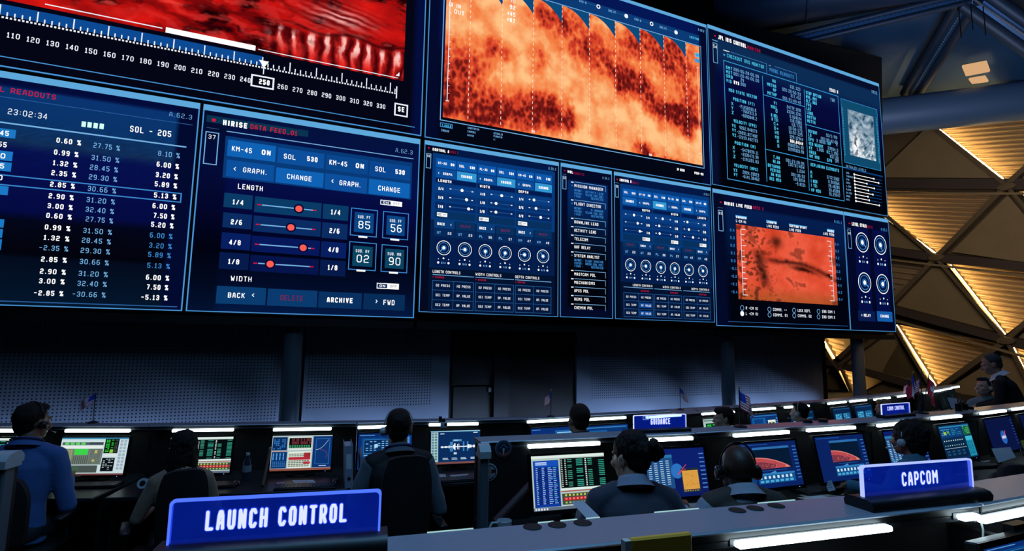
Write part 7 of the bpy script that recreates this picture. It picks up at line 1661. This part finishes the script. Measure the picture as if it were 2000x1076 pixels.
sit(1441, 869, .215, 2.62, 4, ch=(.41, .16), chair_label= 'black office chair with the bald man seated in it', label='bald person with large headphones in a white shirt and brown waistcoat', skin='3c2820', hair='0e0a08', shirt=('a0a4b4',), vest='443a34', nk=-.045, lean=.20, yaw=.0, style='bald', headset='bld', vox=.006, tall=-.03,
    arms=(((-.30, .02, .80), (-.22, .28, .89)), ((.27, .03, .80), (.2, .30, .89))))
sit(1772, 824, .215, 3.42, 12, ch=(.3, .17), chair_label= 'black office chair with the curly-haired woman seated in it', label='person with curly dark hair and teal top, behind the capcom sign', skin='8c5c44', hair='120d0b', shirt=('3c7088',), lean=.08, yaw=.30, style='curly', headset='wl', fem=True, vox=.007,
    arms=(((-.27, -.02, .885), (-.47, .10, .915)), ((.24, .05, .84), (.2, .30, .90))))
sit(1921, 736, 0., 7.35, 118, 'black office chair under the woman turned towards the standing man', label='person with dark hair and a white headset, face turned up, beside the standing man', skin='d0a890', hair='16100e', shirt=('78909c',), lean=.1, yaw=-.35, nod=-.15, style='short', headset='wl', fem=True, vox=.009,
    arms=(((-.25, .10, .76), (-.16, .34, .86)), ((.24, .08, .74), (.1, .34, .82))))
q = at_depth(1938, 702, 7.0); person(Vector((q.x+.12, q.y-.16, 0)), R(48), label='person standing in a black suit with grey hair and white collar', skin='b08470', hair='4c4a4c', shirt=('0c0d12',), trousers=('0c0d12',), collar='e0e4f0', lean=.34, yaw=.25, nod=.30, style='cropped', stand=True, sc=(q.z)/1.63, vox=.009, arms=(((-.24, .16, 1.12), (-.1, .36, 1.05)), ((.25, .16, 1.12), (.1, .36, 1.05))))
# empty chair pushed up at the end of the front shelf
q = at_depth(1974, 905, 2.75); c = chair(Vector((q.x+.12, q.y+.26, .215)), R(-24), 'black office chair whose back stands up beside the open leaflet', .52, .075)
# ================================================================ floor uplights and added unseen fill lights
def area(name, loc, target, size, energy, col, sy=None, spread=180):
    l = bpy.data.lights.new(name, 'AREA'); l.energy = energy; l.color = lin(col) if isinstance(col, str) else col; l.size = size; l.spread = R(spread)
    if sy: l.shape = 'RECTANGLE'; l.size_y = sy
    o = bpy.data.objects.new(name, l); COL.objects.link(o); o.location = loc; o.rotation_euler = (Vector(target)-Vector(loc)).to_track_quat('-Z', 'Y').to_euler(); return o
area('overhead_blue_fill', (0, 1.2, 5.2), (.2, 1.4, 0), 2.6, 95, '74b0e0', 2)  # unseen fills added from above, tinting the shelves and room blue
area('overhead_blue_fill', (-1, 3.2, 8.5), (0, 3.5, 0), 7, 60, '6ea0e0', 5)
area('overhead_blue_fill', (7, 6.5, 8.5), (6, 6.5, 0), 5, 80, '86b4e8', 4)
# floor uplights washing the partition behind the wall row
D_ = D2(YM); N_ = Vector((math.sin(YM), -math.cos(YM), 0))
for k in range(11):
    s_ = -9.4+1.7*k; base = OW+D_*(s_+1.0)+N_*1.5; base.z = .2; tgt = OW+D_*s_; tgt.z = .12
    area('floor_uplight', base, tgt, 1.75, 8 if k < 6 else 10.5, '90b2e4', .08, 64)
# unseen fills added to warm the lattice and wash the roof blue
area('lattice_warm_fill', (9.5, 10.5, 5.5), lat(1850, 480), 3, 150, 'ffcf88', 3)
area('roof_blue_fill', (9, 9.5, 5.2), at_depth(1850, 60, 16), 3, 260, '1c80c8', 3)
# ================================================================ camera and view
cam = bpy.data.cameras.new('camera'); co = bpy.data.objects.new('camera', cam); COL.objects.link(co)
cam.sensor_width = 36; cam.lens = 36*FPX/2000; cam.clip_start = .05; cam.clip_end = 200
co.matrix_world = Matrix.Translation(EYE) @ Matrix.Rotation(R(90)+PITCH, 4, 'X') @ Matrix.Rotation(ROLL, 4, 'Z')
scene.camera = co
w = bpy.data.worlds.new('night'); scene.world = w; w.use_nodes = True
w.node_tree.nodes['Background'].inputs[0].default_value = (*lin('0a1630'), 1); w.node_tree.nodes['Background'].inputs[1].default_value = .5
scene.view_settings.view_transform = 'Standard'; scene.view_settings.look = 'None'; scene.view_settings.gamma = 1; scene.view_settings.exposure = 0
scene.view_settings.use_curve_mapping = False
scene.cycles.max_bounces = 6; scene.cycles.transparent_max_bounces = 12; scene.cycles.sample_clamp_indirect = 4
